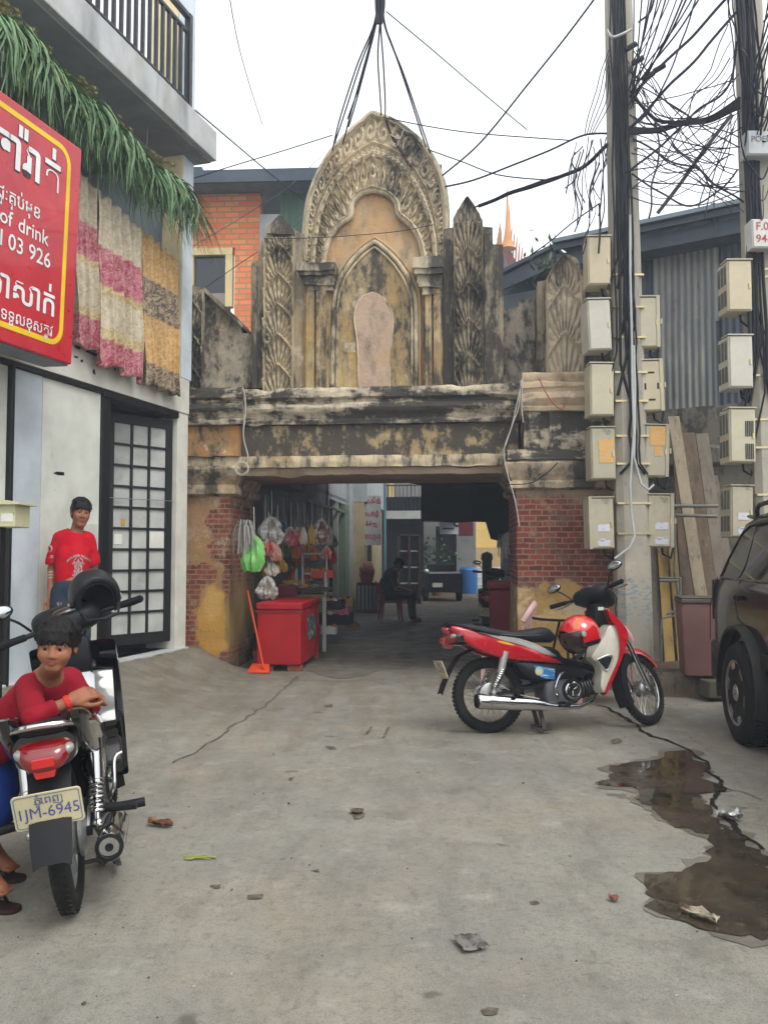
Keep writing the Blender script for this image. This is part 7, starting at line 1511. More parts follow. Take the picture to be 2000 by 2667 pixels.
cb_('window_trim', M_seal, lambda m: m.tube([onside(u, z, .006) for u, z in ((.70, 1.12), (.66, 1.30), (.52, 1.53), (.40, 1.60), (.1, 1.61), (-.6, 1.62), (-1.5, 1.58))], .009, 6)); cb_('belt_moulding', mat('belt_trim', '#2c2d2e', .25, .6), lambda m: m.tube([onside(u, 1.115, .004) for u in (.70, .3, -.5, -1.3, -2)], .010, 6))
cb_('door_seam', M_seal, lambda m: m.tube([onside(u, z, .0015) for u, z in ((.20, 1.10), (.20, .95), (.10, .84), (-.22, .78), (-.36, .60), (-.40, .42))], .0035, 5)); cb_('door_seam', M_seal, lambda m: m.tube([onside(u, z, .0015) for u, z in ((-.56, 1.10), (-.57, .42))], .0035, 5)); cb_('door_seam', M_seal, lambda m: m.tube([onside(u, z, .0015) for u, z in ((.80, 1.12), (.84, .9), (.85, .62))], .0035, 5))
cb_('door_handle', M_seal, lambda m: (m.loft([[onside(u, z, .012) for u, z in ((.02, .975), (.14, .975), (.14, 1.005), (.02, 1.01))], [onside(u, z, .03) for u, z in ((.03, .98), (.13, .98), (.13, 1.0), (.03, 1.003))]]), m.sph(onside(.17, .985, .006), (.02, .02, .02), 10, 8)), bevel=.004)
cb_('side_moulding', M_clad, lambda m: sidepatch(m, [(-.42, .56), (-.42, .66), (-2.6, .66), (-2.6, .56)], .022, 1, sm=False), bevel=.006); cb_('sill', M_clad, lambda m: sidepatch(m, [(-.42, .30), (-.45, .42), (-2.5, .42), (-2.5, .30)], .012, 1, sm=False), bevel=.006)
# wheel arch, tyre, rim
def arch_(m):
    A = [(.44*math.cos(R(a)), .36+.42*math.sin(R(a))) for a in range(-15, 196, 10)]; Bq = [(.475*math.cos(R(a)), .36+.455*math.sin(R(a))) for a in range(-15, 196, 10)]; rings = []
    for (a0, a1), (b0, b1) in zip(A, Bq): rings.append([C(a0, .06, a1), C(a0, -.06, a1), C(a0*.4+b0*.6, -.062, a1*.4+b1*.6), C(b0, -.008, b1), C(b0, .06, b1)])
    m.loft(rings)
cb_('arch_flare', M_clad, arch_, smooth=50); 0 and cb_('arch_well', M_dk, lambda m: m.loft([[C(.43*math.cos(R(a)), v, .36+.41*math.sin(R(a))) for a in range(0, 360, 12)] for v in (-.002, .05)]))
axv = C(0, 1, 0)
def cwheel(u0):
    o = C(u0, -.03, .345); root = empty('wheel', o); root.parent = car; z0 = V(0, 0, 0)
    mb = MB(); mb.lathe([(.215, -.02), (.235, -.035), (.29, -.04), (.325, -.025), (.345, .01), (.348, .06), (.348, .15), (.342, .2), (.30, .23), (.22, .22)], axis=axv, n=56); mb.build('tyre', M_tyre, root, smooth=50)
    mb = MB(); e1 = C(1, 0, 0)
    for k in range(60):
        a = 2*PI*k/60; d = e1*math.cos(a)+V(0, 0, 1)*math.sin(a); t_ = (-e1*math.sin(a)+V(0, 0, 1)*math.cos(a))
        for v in (.03, .105, .18): mb.box(d*.348+axv*(v+.012*(k % 2)), (.022, .055, .010), Matrix((t_, axv, d)).transposed())
    mb.build('tread', M_tyre, root, smooth=0)
    mb = MB(); mb.lathe([(.218, -.012), (.222, -.03), (.205, -.02), (.195, .012), (.12, .024), (.01, .024)], axis=axv, n=48); mb.build('rim', M_alu, root, smooth=40)
    mb = MB()
    for k in range(6):
        a = 2*PI*k/6+.2; d = e1*math.cos(a)+V(0, 0, 1)*math.sin(a); t_ = (-e1*math.sin(a)+V(0, 0, 1)*math.cos(a)); mb.loft([[d*q+t_*s*w_+axv*v for s, v in ((-1, y), (1, y), (1, y+.03), (-1, y+.03))] for q, w_, y in ((.03, .026, -.012), (.12, .034, -.018), (.20, .05, -.022), (.208, .052, -.02))])
    mb.lathe([(.06, -.02), (.05, -.03), (.03, -.036), (.01, -.037)], axis=axv, n=24); mb.build('spokes', mat('bright_alloy', '#b4b4b2', .22, .9), root, smooth=30, bevel=.006)
cwheel(0); cwheel(-2.75)
cb_('tail_lamp', mat('dark_tail_lens', '#2f1a18', .1, coat=.8), lambda m: m.loft([[C(u, v, z) for u, v, z in ((.86, .02, z0), (.905, .06, z0), (.91, .2, z0), (.85, .2, z0))] for z0 in (.78, .80, 1.06, 1.10)]), bevel=.01)
cb_('bumper', M_clad, lambda m: m.loft([[C(u, v, z) for u, v in ((.52, -.006), (.80, -.006), (.93, .04), (.97, .14), (.97, 1.64), (.93, 1.74), (.52, 1.7))] for z in (.34, .40, .58, .62)]), bevel=.02)
cb_('roof_rail', M_clad, lambda m: m.tube(smooth3([C(.50, .27, 1.71), C(.42, .25, 1.775), (C(.25, .25, 1.80)), C(-.6, .25, 1.82), C(-1.4, .25, 1.81), C(-1.6, .25, 1.75)]), .018, 8)); cb_('spoiler', M_car, lambda m: m.loft([[C(.50, v, 1.705), C(.66, v, 1.715), C(.67, v, 1.69), C(.50, v, 1.66)] for v in (.24, .3, 1.48, 1.54)]), bevel=.01)
# ================================================================ people
def skinmat(name, col):
    b = NB(name); c = b.mix(b.ramp(b.noise(14, 5, .6), .35, .7), tuple(x*.82 for x in lin(col)[:3]), col); c = b.mix(b.ramp(b.noise(60, 4, .7), .55, .75, 0, .3), c, tuple(x*.6 for x in lin(col)[:3])); b.set(col=c, rough=.58, sss=.05, spec=.28); b.m.node_tree.nodes[1].inputs['Subsurface Radius'].default_value = (.02, .008, .005); b.bump(b.noise(350, 3), .08, .001); MATS[name] = b.m; return b.m
SK1 = skinmat('skin_tan', '#8a5a40'); SK2 = skinmat('skin_child', '#8a583f'); LIP = mat('lip_colour', '#7a4238', .4); BROW = mat('brow_hair', '#1f1713', .8); EYW = mat('eye_white', '#7d716a', .4, spec=.3); EYI = mat('eye_iris', '#0c0705', .35, spec=.3)
b = NB('black_hair'); c = b.mix(b.ramp(b.noise(30, 4, .6, stretch=(6, 6, 1)), .4, .65), '#060505', '#120f0e'); b.set(col=c, rough=.5, spec=.22); b.bump(b.noise(60, 4, .6, stretch=(5, 5, .6)), .7, .006); M_hair = b.m
def fabric(name, col, layers=()):
    return mat(name, col, .85, layers=[(tuple(x*.6 for x in lin(col)[:3]), 3, .5, .85)]+list(layers), bump=.12, bscale=320, spec=.15)
def frame(o, fwd, up=(0, 0, 1), roll=0):
    """head/hand frame: local -y looks along fwd"""
    f = Vector(fwd).normalized(); z = (Vector(up)-f*Vector(up).dot(f)).normalized(); x = z.cross(-f); x = (-f).cross(z)*-1 if False else z.cross(f)*-1
    y = -f; x = y.cross(z); M = Matrix((x, y, z)).transposed().to_4x4()
    if roll: M = M @ Matrix.Rotation(roll, 4, 'Y')
    return Matrix.Translation(Vector(o)) @ M
def head(S, M, s, k=1.0, child=False):
    rot = np.array(M.to_3x3()); T = lambda p: np.array(M @ V(*[q*s for q in p]))
    def e(c, r, kk=.015, sub=False): S.ell(T(c), [q*s for q in r], rot, kk*s, sub)
    def cn(a, c, ra, rb, kk=.010): S.cone(T(a), T(c), ra*s, rb*s, kk*s)
    q0 = .88 if child else 1.0; g = (lambda z: z*q0 if z < 0 else z); er = 1.10 if child else 1.0; jn = .88 if child else 1.0
    e((0, .012, .030), (.075, .094, .086)); e((0, -.022, g(-.030)), (.062, .070, .082*(q0+.02)), .03); e((0, -.034, g(-.082)), (.044*jn, .046, .034*q0), .025); cn((-.018*jn, -.068, g(-.098)), (.018*jn, -.068, g(-.098)), .013, .013, .02)
    for q in (-1, 1):
        e((q*.036, -.060, g(-.030)), (.028+.004*(child), .026, .028), .025); e((q*.034, -.086, .0045), (.019*er, .012, .0105*er), .012, True); cn((q*.050, -.070, .0245), (q*.014, -.085, .0225), .007, .007, .010)
        e((q*.031, -.0765, .004+.0074*er), (.018*er, .0095, .0052), .003); e((q*.031, -.0755, .004-.0092*er), (.016*er, .009, .0036), .003); e((q*.0125, -.093, g(-.034)), (.0105*jn, .010, .008), .006); e((q*.078, .010, -.004), (.010, .020, .030), .008); e((q*.083, .006, -.004), (.006, .010, .018), .004, True)
    cn((0, -.083, .008), (0, -.1035+.005*child, g(-.029)), .0085, .0122*jn, .010)
    lz = g(-.0632); e((0, -.0865, lz+.0047), (.0245*jn, .0105, .0060), .005); e((0, -.0855, lz-.0053), (.0205*jn, .0105, .0070), .005); e((0, -.0975, lz), (.0205*jn, .008, .0015), .002, True)
def face_mats(M, s, child=False):
    Mi = np.array(M.inverted())
    def fn(c):
        q = (c@Mi[:3, :3].T+Mi[:3, 3])/s; x, y, z = np.abs(q[:, 0]), q[:, 1], q[:, 2]; o = np.zeros(len(c), int)
        o[(y < -.070) & (y > -.12) & (((x/(.023 if child else .026))**2+((z+(.0556 if child else .0632))/.0115)**2) < 1)] = 1
        zb = .0265-.006*((x-.030)/.02)**2; o[(y < -.055) & (y > -.12) & (x > .012) & (x < .054) & (np.abs(z-zb) < .0042-.0022*(x-.012)/.042)] = 2
        return o
    return fn
def eyes(M, s0, parent, base, gaze=(0, -1, 0), er=1.0):
    s = s0
    for q in (-1, 1):
        mb = MB(); s = s0; c = M @ V(q*.031*s, (-.0690+.0022*(er-1)/.10)*s, .004*s); s = s0*er; mb.sph((0, 0, 0), .0152*s, 20, 14); mb.cur = 1; g = (M.to_3x3() @ V(*gaze)).normalized()
        mb2 = MB(); mb2.lathe([(.0082*s, .0130*s), (.0062*s, .0149*s), (.001*s, .0157*s)], axis=g, n=16); 
        w_ = mb.build('eye', EYW, parent, smooth=80); w_.location = c-base; i = mb2.build('iris', EYI, w_, smooth=60)
def hair(M, s, parent, base, seed=0, fringe=True, h=.005, long=0.0, dens=70):
    S = SDF(h); rot = np.array(M.to_3x3()); T = lambda p: np.array(M @ V(*[q*s for q in p])); r = random.Random(seed)
    S.ell(T((0, .018, .038)), [.083*s, .099*s, .088*s], rot, .01); S.ell(T((0, .035, .0)), [.080*s, .078*s, .08*s], rot, .02)
    S.ell(T((0, -.075, -.060)), [.071*s, .075*s, .088*s], rot, .006*s, True); S.ell(T((0, .03, -.115)), [.12*s, .13*s, .065*s], rot, .012*s, True)
    for q in (-1, 1): S.ell(T((q*.09, -.0, -.03)), [.020*s, .026*s, .040*s], rot, .006*s, True)
    for i in range(dens):       # locks that break the outline
        a = r.uniform(0, 2*PI); t = r.uniform(.15, 1.25); p = V(.083*math.sin(t)*math.cos(a), .018+.099*math.sin(t)*math.sin(a), .038+.089*math.cos(t)); d = V(math.cos(t)*math.cos(a), math.cos(t)*math.sin(a), -math.sin(t)); q = p+d*.05+V(0, 0, -.004)
        if p.y < -.06 and p.z < .03: continue
        S.cone(T(p), T((q.x*1.0, q.y*1.0, q.z)), .0085*s, .003*s, .006*s)
    if fringe:
        for i in range(22):
            x = -.062+.124*i/21; p = V(x*.8, -.062, .078-.15*x*x); q = V(x*1.06+.012*math.sin(i*1.7), -.092+abs(x)*.30, .036-.010*math.sin(i*2.3)-abs(x)*.18-long); S.cone(T(p), T(q), .011*s, .004*s, .006*s)
    ho = S.build('hair', M_hair, parent, relax=1, M=Matrix.Translation(-base)); mb = MB()
    for i in range(620):       # fine strands lying over the cap
        a = r.uniform(0, 2*PI); t0 = r.uniform(.05, .9); L = r.uniform(.35, .75); front = math.sin(a) < -.35; p = []
        for k in range(6):
            t = t0+L*k/5; q = 1.012+.035*(k/5)*r.random(); a2 = a+.10*math.sin(i+k*.6); z = .038+.090*math.cos(t)*q
            if (front and z < .030-long*.5) or z < -.045: break
            p.append((M @ V(*[c*s for c in (.084*math.sin(t)*math.cos(a2)*q, .018+.100*math.sin(t)*math.sin(a2)*q, z)]))-base)
        if len(p) > 2:
            w_ = (p[-1]-p[0]).cross(p[0]+base-M.translation).normalized()*.0016*s; mb.loft([[c-w_*(1-j/len(p)), c+w_*(1-j/len(p))] for j, c in enumerate(p)], cap=False, close=False)
    mb.build('hair_strands', M_hair, ho, smooth=60, recalc=False)
def hand(S, M, s, curl=.5, mirror=1, spread=.12, thumb=.6):
    """M: wrist frame; fingers run along local -y, palm faces local -z, thumb on +x*mirror"""
    rot = np.array(M.to_3x3()); T = lambda p: np.array(M @ V(p[0]*mirror*s, p[1]*s, p[2]*s))
    S.cone(T((0, .02, 0)), T((0, -.015, 0)), .024*s, .027*s, .012*s); S.box(T((0, -.045, 0)), (.076*s, .085*s, .028*s), rot, .012*s, .012*s)
    for i, (x, L, r0) in enumerate(((.029, .068, .0092), (.010, .076, .0096), (-.009, .071, .0092), (-.027, .056, .0080))):
        p = V(x, -.082, 0); a = curl*.55+.05*i; sp = x*spread*8
        for f, rr in ((.45, 1.0), (.30, .9), (.25, .8)):
            d = V(sp*.35, -math.cos(a), -math.sin(a)).normalized(); q = p+d*L*f; S.cone(T(p), T(q), r0*rr*s, r0*rr*.93*s, .004*s); p = q; a += curl*.85
    p = V(.034, -.03, -.006); a = thumb
    for L, r0 in ((.040, .0115), (.032, .0098), (.022, .0085)):
        d = V(math.sin(a)*.75, -math.cos(a)*.85, -.35*thumb).normalized(); q = p+d*L; S.cone(T(p), T(q), r0*s, r0*.92*s, .006*s); p = q; a -= .32
# ---------------------------------------------------------------- youth in a red T-shirt against the white shutter
mu = lu(156, -.22, 1.2); mbase = LB.w(mu, -.34, 0); mbase.z = gz(mbase.x, mbase.y)
man = empty('person', mbase, 0, 'youth in a red printed T-shirt and jeans standing against the white shutter', 'person')
fw = V(.26, -.96, 0).normalized(); rt = V(-fw.y, fw.x, 0)         # facing; rt = his left (right in the picture)
rt = V(.96, .26, 0).normalized()
back = -fw
def mp(x, y, z): return mbase+rt*x-fw*y+V(0, 0, z)                  # x to the picture right, y backwards, z up
HZ = 1.50                                                            # crown height above his feet
ks = HZ/1.66
def J(x, y, z): return mp(x, y, z*ks)
ln = .17                                                             # upper body leans back towards the shutter
nk, chst, pel = J(.02, .10, 1.405), J(.0, .085, 1.22), J(-.01, .03, .90)
hM = frame(J(.055, .075, 1.555), V(.55, -.84, -.02), (0.10, 0, 1))
S = SDF(.0055)
S.chain([nk-V(0, 0, .03), J(.04, .085, 1.50)], [.056, .050], .03); head(S, hM, .98)
S.ell(chst, (.125, .095, .17), np.array(Matrix((rt, -fw, V(0, 0, 1))).transposed()), .03); S.ell(J(-.005, .05, 1.0), (.115, .09, .14), np.array(Matrix((rt, -fw, V(0, 0, 1))).transposed()), .05); S.ell(pel, (.125, .098, .10), np.array(Matrix((rt, -fw, V(0, 0, 1))).transposed()), .04)
shR, elR, wrR = J(-.135, .10, 1.335), J(-.185, .115, 1.06), J(-.180, .03, .82); shL, elL, wrL = J(.130, .12, 1.325), J(.165, .16, 1.06), J(.13, .15, .86)
for a, e_, w_ in ((shR, elR, wrR), (shL, elL, wrL)): S.chain([a, e_, w_], [.036, .035, .026], .02)
hand(S, frame(wrR, V(.10, -.12, -1), -fw+rt*-.2), .92, .35, 1)
hand(S, frame(wrL, V(-.05, -.05, -1), -fw), .92, .4, -1)
for s, k_, f_ in ((-1, J(-.10, -.02, .48), J(-.11, .05, .07)), (1, J(.09, -.03, .48), J(.10, .02, .07))):
    S.chain([J(s*.085, .03, .86), k_, f_], [.082, .055, .036], .02); S.chain([f_-V(0, 0, .02*ks), f_+fw*.14-V(0, 0, .035)], [.036, .030], .02)
S.build('body', [SK1, LIP, BROW], man, matfn=face_mats(hM, .98), relax=1, M=Matrix.Translation(-mbase)); eyes(hM, .98, man, mbase, (.15, -1, 0)); hair(hM, 1.02, man, mbase, 4, long=.0)
S = SDF(.007); rot_ = np.array(Matrix((rt, -fw, V(0, 0, 1))).transposed())
S.ell(J(.0, .085, 1.22), (.138, .105, .18), rot_, .04); S.chain([J(-.105, .10, 1.345), J(.0, .10, 1.375), J(.105, .115, 1.34)], [.052, .055, .052], .05); S.box(J(-.005, .06, 1.0), (.285, .215, .48), rot_, .09, .05)
for a, e_ in ((shR, elR), (shL, elL)): S.chain([a, a.lerp(e_, .78)], [.052, .066], .022)
S.cut(J(0, 0, .80), (0, 0, -1)); S.cone(J(.02, .09, 1.41), J(.035, .06, 1.56), .066, .066, .012, True)
for a, e_ in ((shR, elR), (shL, elL)): S.ell(a.lerp(e_, .92), (.062, .062, .028), np.array(frame((0, 0, 0), V(1, 0, 0), (e_-a).normalized()).to_3x3()), .006, True)
M_tee = fabric('red_tee', '#a50a1c'); tee = S.build('t_shirt', M_tee, man, relax=3, M=Matrix.Translation(-mbase))
# wrinkles pressed into the shirt, print on the chest and rings on the sleeve
dsp = bpy.data.textures.new('folds', 'CLOUDS'); dsp.noise_scale = .10; md = tee.modifiers.new('folds', 'DISPLACE'); md.texture = dsp; md.strength = .020; md.mid_level = .5
def chest(x, z, o=.0):     # a point on the chest front, found by marching back from in front of it
    return mp(x, -.075-.022*math.cos(x*7)+.07*((z/ks-.95)/.45)*.35-o, z)
dg = bpy.context.evaluated_depsgraph_get(); dg.update(); tee_e = tee.evaluated_get(dg)
def onshirt(x, z):
    o_ = mp(x, -.6, z)-mbase; hit, p_, n_, _ = tee_e.ray_cast(o_, back, distance=1.0); return (p_-back*.003) if hit else None
M_prn = mat('grey_print', '#9b908e', .8); pm = MB()
def printtext(t, size, x0, z0, arc=0.0):
    tm = MB(); text_mb(tm, t, size, lambda a, c, d: (a, c, d), 'CENTER', 0, bold=.03); vs_ = []
    for q in tm.v:
        x, z = x0+q[0], z0+q[1]-arc*q[0]*q[0]; p_ = onshirt(x, z); vs_.append(p_ if p_ is not None else onshirt(x0, z0) or V(0, 0, 1))
    pm.add(vs_, tm.f)
printtext('ROUGER FIGHT', .027, .055, 1.175*ks, 5.0)
def strip(pts, w_):
    L, Rr = [], []
    for i, (x, z) in enumerate(pts):
        a, c = pts[max(i-1, 0)], pts[min(i+1, len(pts)-1)]; d = V(c[0]-a[0], c[1]-a[1], 0).normalized(); p_ = onshirt(x-d.y*w_, z+d.x*w_); q_ = onshirt(x+d.y*w_, z-d.x*w_)
        if p_ is not None and q_ is not None: L.append(p_); Rr.append(q_)
    if len(L) > 1: pm.loft([[a, c] for a, c in zip(L, Rr)], cap=False, close=False)
for s in (-1, 1):          # interlaced scroll ornament below the lettering
    cx, cz = .055, 1.06*ks
    strip([(cx+s*(.006+.030*math.sin(t)+.010*math.sin(3*t)), cz+.085*math.cos(t)) for t in np.linspace(.1, 3.0, 40)], .0034)
    strip([(cx+s*(.030+.018*math.cos(t)), cz+.035+.018*math.sin(t)) for t in np.linspace(0, 5, 24)], .003); strip([(cx+s*(.030+.020*math.cos(t)), cz-.035+.020*math.sin(t)) for t in np.linspace(1, 6, 24)], .003)
    strip([(cx+s*(.004+.016*abs(math.sin(t*2))), cz-.09+.05*t) for t in np.linspace(0, 3.2, 30)], .003)
strip([(.055, 1.06*ks-.09), (.055, 1.06*ks+.08)], .004); pm.build('chest_print', M_prn, tee, smooth=0, recalc=False)
sm = MB()
for f_, m_ in ((.58, 1), (.63, 1)): 
    c = shR.lerp(elR, f_); ax_ = (elR-shR).normalized(); sm.torus(c-mbase, ax_, .0615, .0035, 28, 6, ry=.008)
sm.build('sleeve_stripe', M_prn, tee, smooth=60)
sm = MB(); c = shR.lerp(elR, .36)-mbase; n_ = (-rt*.75+fw*.66).normalized(); ax_ = (elR-shR).normalized(); tx = ax_.cross(n_).normalized(); sm.torus(c+n_*.057, n_, .024, .0045, 24, 6, ry=.008); sm.build('sleeve_emblem', M_prn, tee, smooth=60)
# jeans
S = SDF(.008); S.ell(pel, (.138, .115, .11), rot_, .04)
for s, k_, f_ in ((-1, J(-.10, -.02, .48), J(-.11, .05, .09)), (1, J(.09, -.03, .48), J(.10, .02, .09))): S.chain([J(s*.085, .03, .84), k_, f_], [.098, .078, .068], .03)
S.cut(J(0, 0, .96), (0, 0, 1)); M_jean = fabric('dark_denim', '#27333f', [('#44525e', 8, .5, .8)]); jn = S.build('jeans', M_jean, man, relax=1, M=Matrix.Translation(-mbase))
mb = MB(); text_mb(mb, '91', .05, lambda x, y, d: tuple(mp(-.085+x, -.105, .755*ks+y)-mbase), 'CENTER', .001, bold=.03); mb.build('jeans_print', M_prn, jn, smooth=0, recalc=False)
for s in (-1, 1):
    f_ = J(-.11, .05, .0) if s < 0 else J(.10, .02, .0); S = SDF(.007); S.chain([f_+V(0, 0, .045)+back*.05, f_+fw*.16+V(0, 0, .038)], [.045, .042], .02); S.cut(f_, (0, 0, -1)); S.build('shoe', M_bkp, man, M=Matrix.Translation(-mbase))
man.scale = (.89, .95, 1)
# tattoo-like arm bands
sm = MB()
for f_ in (.16, .26, .36): c = elR.lerp(wrR, f_); sm.torus(c-mbase, (wrR-elR).normalized(), .0345-.011*f_, .002, 24, 6, ry=.005)
sm.build('wrist_bands', mat('pale_bands', '#a8988a', .8), man, smooth=60)
# ---------------------------------------------------------------- boy leaning over the seat of the black motorbike
D0 = 0.0
def K(px, py, Y): return at(px, py, Y)
kb_ = gnd(-10, 2270); kid = empty('person', kb_, 0, 'boy in a dark red long-sleeved top leaning on the black motorbike seat', 'person')
hc = K(150, 1684, 3.02); kM = frame(hc, V(.16, -.97, -.08), (.08, 0, 1)); KS = .80
S = SDF(.0045); head(S, kM, KS, child=True)
nkb, nkt = K(112, 1785, 3.24), K(138, 1735, 3.14); S.chain([nkb, nkt], [.046, .040], .02)
sR, eR, wR = K(78, 1792, 3.14), K(92, 1868, 2.90), K(186, 1826, 2.95); sL, eL, wL = K(182, 1772, 3.28), K(232, 1842, 3.24), K(222, 1812, 3.10)
hipc = K(-75, 1975, 3.42); S.chain([K(118, 1800, 3.22), K(40, 1880, 3.3), hipc], [.074, .086, .092], .05); S.chain([sR, sL], [.038, .038], .04)
S.chain([sR, eR, wR], [.036, .029, .019], .02); S.chain([sL, eL, wL], [.036, .029, .020], .02)
hf = (K(262, 1790, 3.02)-wR).normalized(); hand(S, frame(wR, hf, V(.15, -.75, .55)), .80, .75, -1, thumb=.55)
hf2 = (K(262, 1800, 3.05)-wL).normalized(); hand(S, frame(wL, hf2, V(.2, .6, .6)), .80, .7, 1)
for s, kn, ft in ((0, K(-60, 2150, 3.30), K(-6, 2250, 3.42)), (1, K(-70, 2170, 3.2), K(-22, 2310, 3.14))):
    S.chain([hipc, kn, ft+V(0, 0, .03)], [.078, .048, .030], .02); S.chain([ft+V(0, 0, .03), K(24 if s == 0 else 6, 2268 if s == 0 else 2330, ft.y-.03)+V(0, 0, .018)], [.028, .026], .015)
    t0 = K(24 if s == 0 else 6, 2268 if s == 0 else 2330, ft.y-.03)
    for q in range(5): d = V(.9, -.35, 0).normalized(); n_ = V(.35, .9, 0); p_ = t0+V(0, 0, .014)+n_*(-.026+.013*q); S.cone(p_, p_+d*(.034-.004*abs(q-1)), .0085, .0075, .004)
S.build('body', [SK2, LIP, BROW], kid, matfn=face_mats(kM, KS, True), M=Matrix.Translation(-kb_)); eyes(kM, KS, kid, kb_, (-.22, -1, .06), 1.10); hair(kM, KS*1.04, kid, kb_, 9, h=.0045, long=.004, dens=90)
S = SDF(.006); S.chain([K(112, 1806, 3.22), K(40, 1880, 3.3), hipc], [.090, .102, .112], .05); S.chain([sR, sL], [.052, .050], .04); S.chain([sR, eR, eR.lerp(wR, .74)], [.049, .041, .030], .02); S.chain([sL, eL, eL.lerp(wL, .6)], [.048, .040, .030], .02)
S.cone(K(118, 1780, 3.2), K(146, 1722, 3.10), .040, .056, .012, True); S.cone(eR.lerp(wR, .77), wR, .034, .03, .004, True)
top = S.build('long_sleeved_top', fabric('maroon_knit', '#7c0f1f'), kid, relax=2, M=Matrix.Translation(-kb_)); md = top.modifiers.new('folds', 'DISPLACE'); md.texture = dsp; md.strength = .022; md.mid_level = .5
mb = MB(); ax_ = (wR-eR).normalized(); mb.torus(wR.lerp(eR, .10)-kb_, ax_, .0225, .0045, 26, 8, ry=.011); mb.build('wristband', mat('red_beads', '#b3281c', .4, bump=.8, bscale=150), kid)
S = SDF(.008); S.chain([hipc+V(.02, 0, .0), K(-30, 2050, 3.35)], [.125, .12], .04); S.chain([hipc, K(-40, 2110, 3.28), K(-20, 2110, 3.28)], [.118, .10, .09], .04); S.build('shorts', fabric('blue_shorts', '#16306e'), kid, relax=1, M=Matrix.Translation(-kb_))
for s in (0, 1):
    p_ = K(4 if s == 0 else -14, 2262 if s == 0 else 2322, 3.40 if s == 0 else 3.12); p_.z = gz(p_.x, p_.y)+.006; S = SDF(.006); d = V(.9, -.35, 0).normalized(); S.chain([p_-d*.09, p_+d*.075], [.034, .042], .02); S.cut(p_+V(0, 0, .008), (0, 0, 1)); S.cut(p_-V(0, 0, .010), (0, 0, -1)); sd_ = S.build('sandal', mat('dark_sandal', '#2a1d1a', .7), kid, M=Matrix.Translation(-kb_))
    mb = MB(); n_ = V(.35, .9, 0).normalized(); mb.tube(smooth3([p_+d*.03-n_*.036-kb_, p_+d*.035+V(0, 0, .045)-kb_, p_+d*.03+n_*.036-kb_]), .010, 8, flat=.4); mb.build('sandal_strap', MATS['dark_sandal'], sd_)
# ---------------------------------------------------------------- seated man deep in the passage, on a red chair
sb_ = gnd(1010, 1618); chp = V(sb_.x+.05, sb_.y, 0)
def plastic_chair(name, loc, rz, m, label, group=None, sh=.42, bh=.80):
    root = empty(name, loc, rz, label, 'chair', group)
    mb = MB(); mb.loft([[V(x*.19*s, y*.18*s, z) for x, y in smooth2([(-1, -1), (1, -1), (1, 1), (-1, 1)], 4)] for s, z in ((1.12, sh-.035), (1.16, sh-.01), (1.1, sh), (.6, sh-.012), (.1, sh-.014))]); mb.build('seat', m, root, smooth=50)
    for sx in (-1, 1):
        for sy in (-1, 1): mb = MB(); mb.loft([[V(sx*(.175+.035*t)+x, sy*(.165+.035*t)+y, sh-.03-(sh-.03)*t) for x, y in ((-.022*q, -.022*q), (.022*q, -.022*q), (.022*q, .022*q), (-.022*q, .022*q))] for t, q in ((0, 1.2), (.5, .95), (1, .8))]); mb.build('leg', m, root, smooth=0, bevel=.006)
    n = 15; mb = MB()
    def bk(a, z): return V(.235*math.sin(a), .10+.12*math.cos(a)+(z-sh)*.22, z)
    for i in range(n):
        a = -1.15+2.3*i/(n-1); c = abs(a)/1.15; z1 = bh-.16*c**2.5
        if i % 2 == 0 or i in (0, n-1): mb.loft([[bk(a-.045, z), bk(a+.045, z), bk(a+.045, z)+V(0, .014, 0), bk(a-.045, z)+V(0, .014, 0)] for z in np.linspace(sh-.01, z1-.03, 5)])
    top_ = [bk(-1.2+2.4*i/20, bh-.16*(abs(-1.2+2.4*i/20)/1.2)**2.5) for i in range(21)]; mb.tube(top_, .020, 8, flat=1.6); mid_ = [bk(-1.2+2.4*i/20, sh+.12) for i in range(21)]; mb.tube(mid_, .012, 8, flat=1.6)
    mb.build('backrest', m, root, smooth=50); return root
plastic_chair('plastic_chair', chp, R(90+8), M_redp, 'red plastic chair under the seated man deep in the passage', sh=.40, bh=.74)
sm_ = empty('person', chp, 0, 'man in a grey top sitting on a red plastic chair in the dim passage', 'person')
def SMp(x, y, z): return chp+V(x, y, z)
fM = frame(SMp(.16, -.02, 1.09), V(.86, -.42, -.42), (0, 0, 1)); S = SDF(.011); head(S, fM, 1.0); S.chain([SMp(.02, 0, .93), SMp(.12, -.01, 1.02)], [.06, .052], .03); S.chain([SMp(-.10, 0, .52), SMp(-.06, 0, .72), SMp(.01, 0, .88)], [.13, .13, .12], .05); S.chain([SMp(.0, -.17, .88), SMp(.0, .17, .88)], [.06, .06], .04)
for s in (-1, 1):
    S.chain([SMp(.0, s*.18, .87), SMp(.10, s*.21, .64), SMp(.34, s*.10, .58)], [.052, .042, .03], .02); hand(S, frame(SMp(.34, s*.10, .58), V(.95, -s*.25, .05), (0, 0, 1)), .95, .5, -s)
    S.chain([SMp(-.08, s*.09, .50), SMp(.38, s*.11, .50), SMp(.42, s*.11, .08)], [.09, .068, .045], .03); S.chain([SMp(.42, s*.11, .05), SMp(.56, s*.12, .035)], [.04, .034], .02)
S.build('body', [SK1, LIP, BROW], sm_, matfn=face_mats(fM, 1.0), M=Matrix.Translation(-chp)); hair(fM, 1.03, sm_, chp, 3, h=.01, dens=30)
S = SDF(.013); S.chain([SMp(-.10, 0, .50), SMp(-.06, 0, .72), SMp(.01, 0, .88)], [.155, .15, .14], .05); S.chain([SMp(.0, -.17, .88), SMp(.0, .17, .88)], [.075, .075], .04)
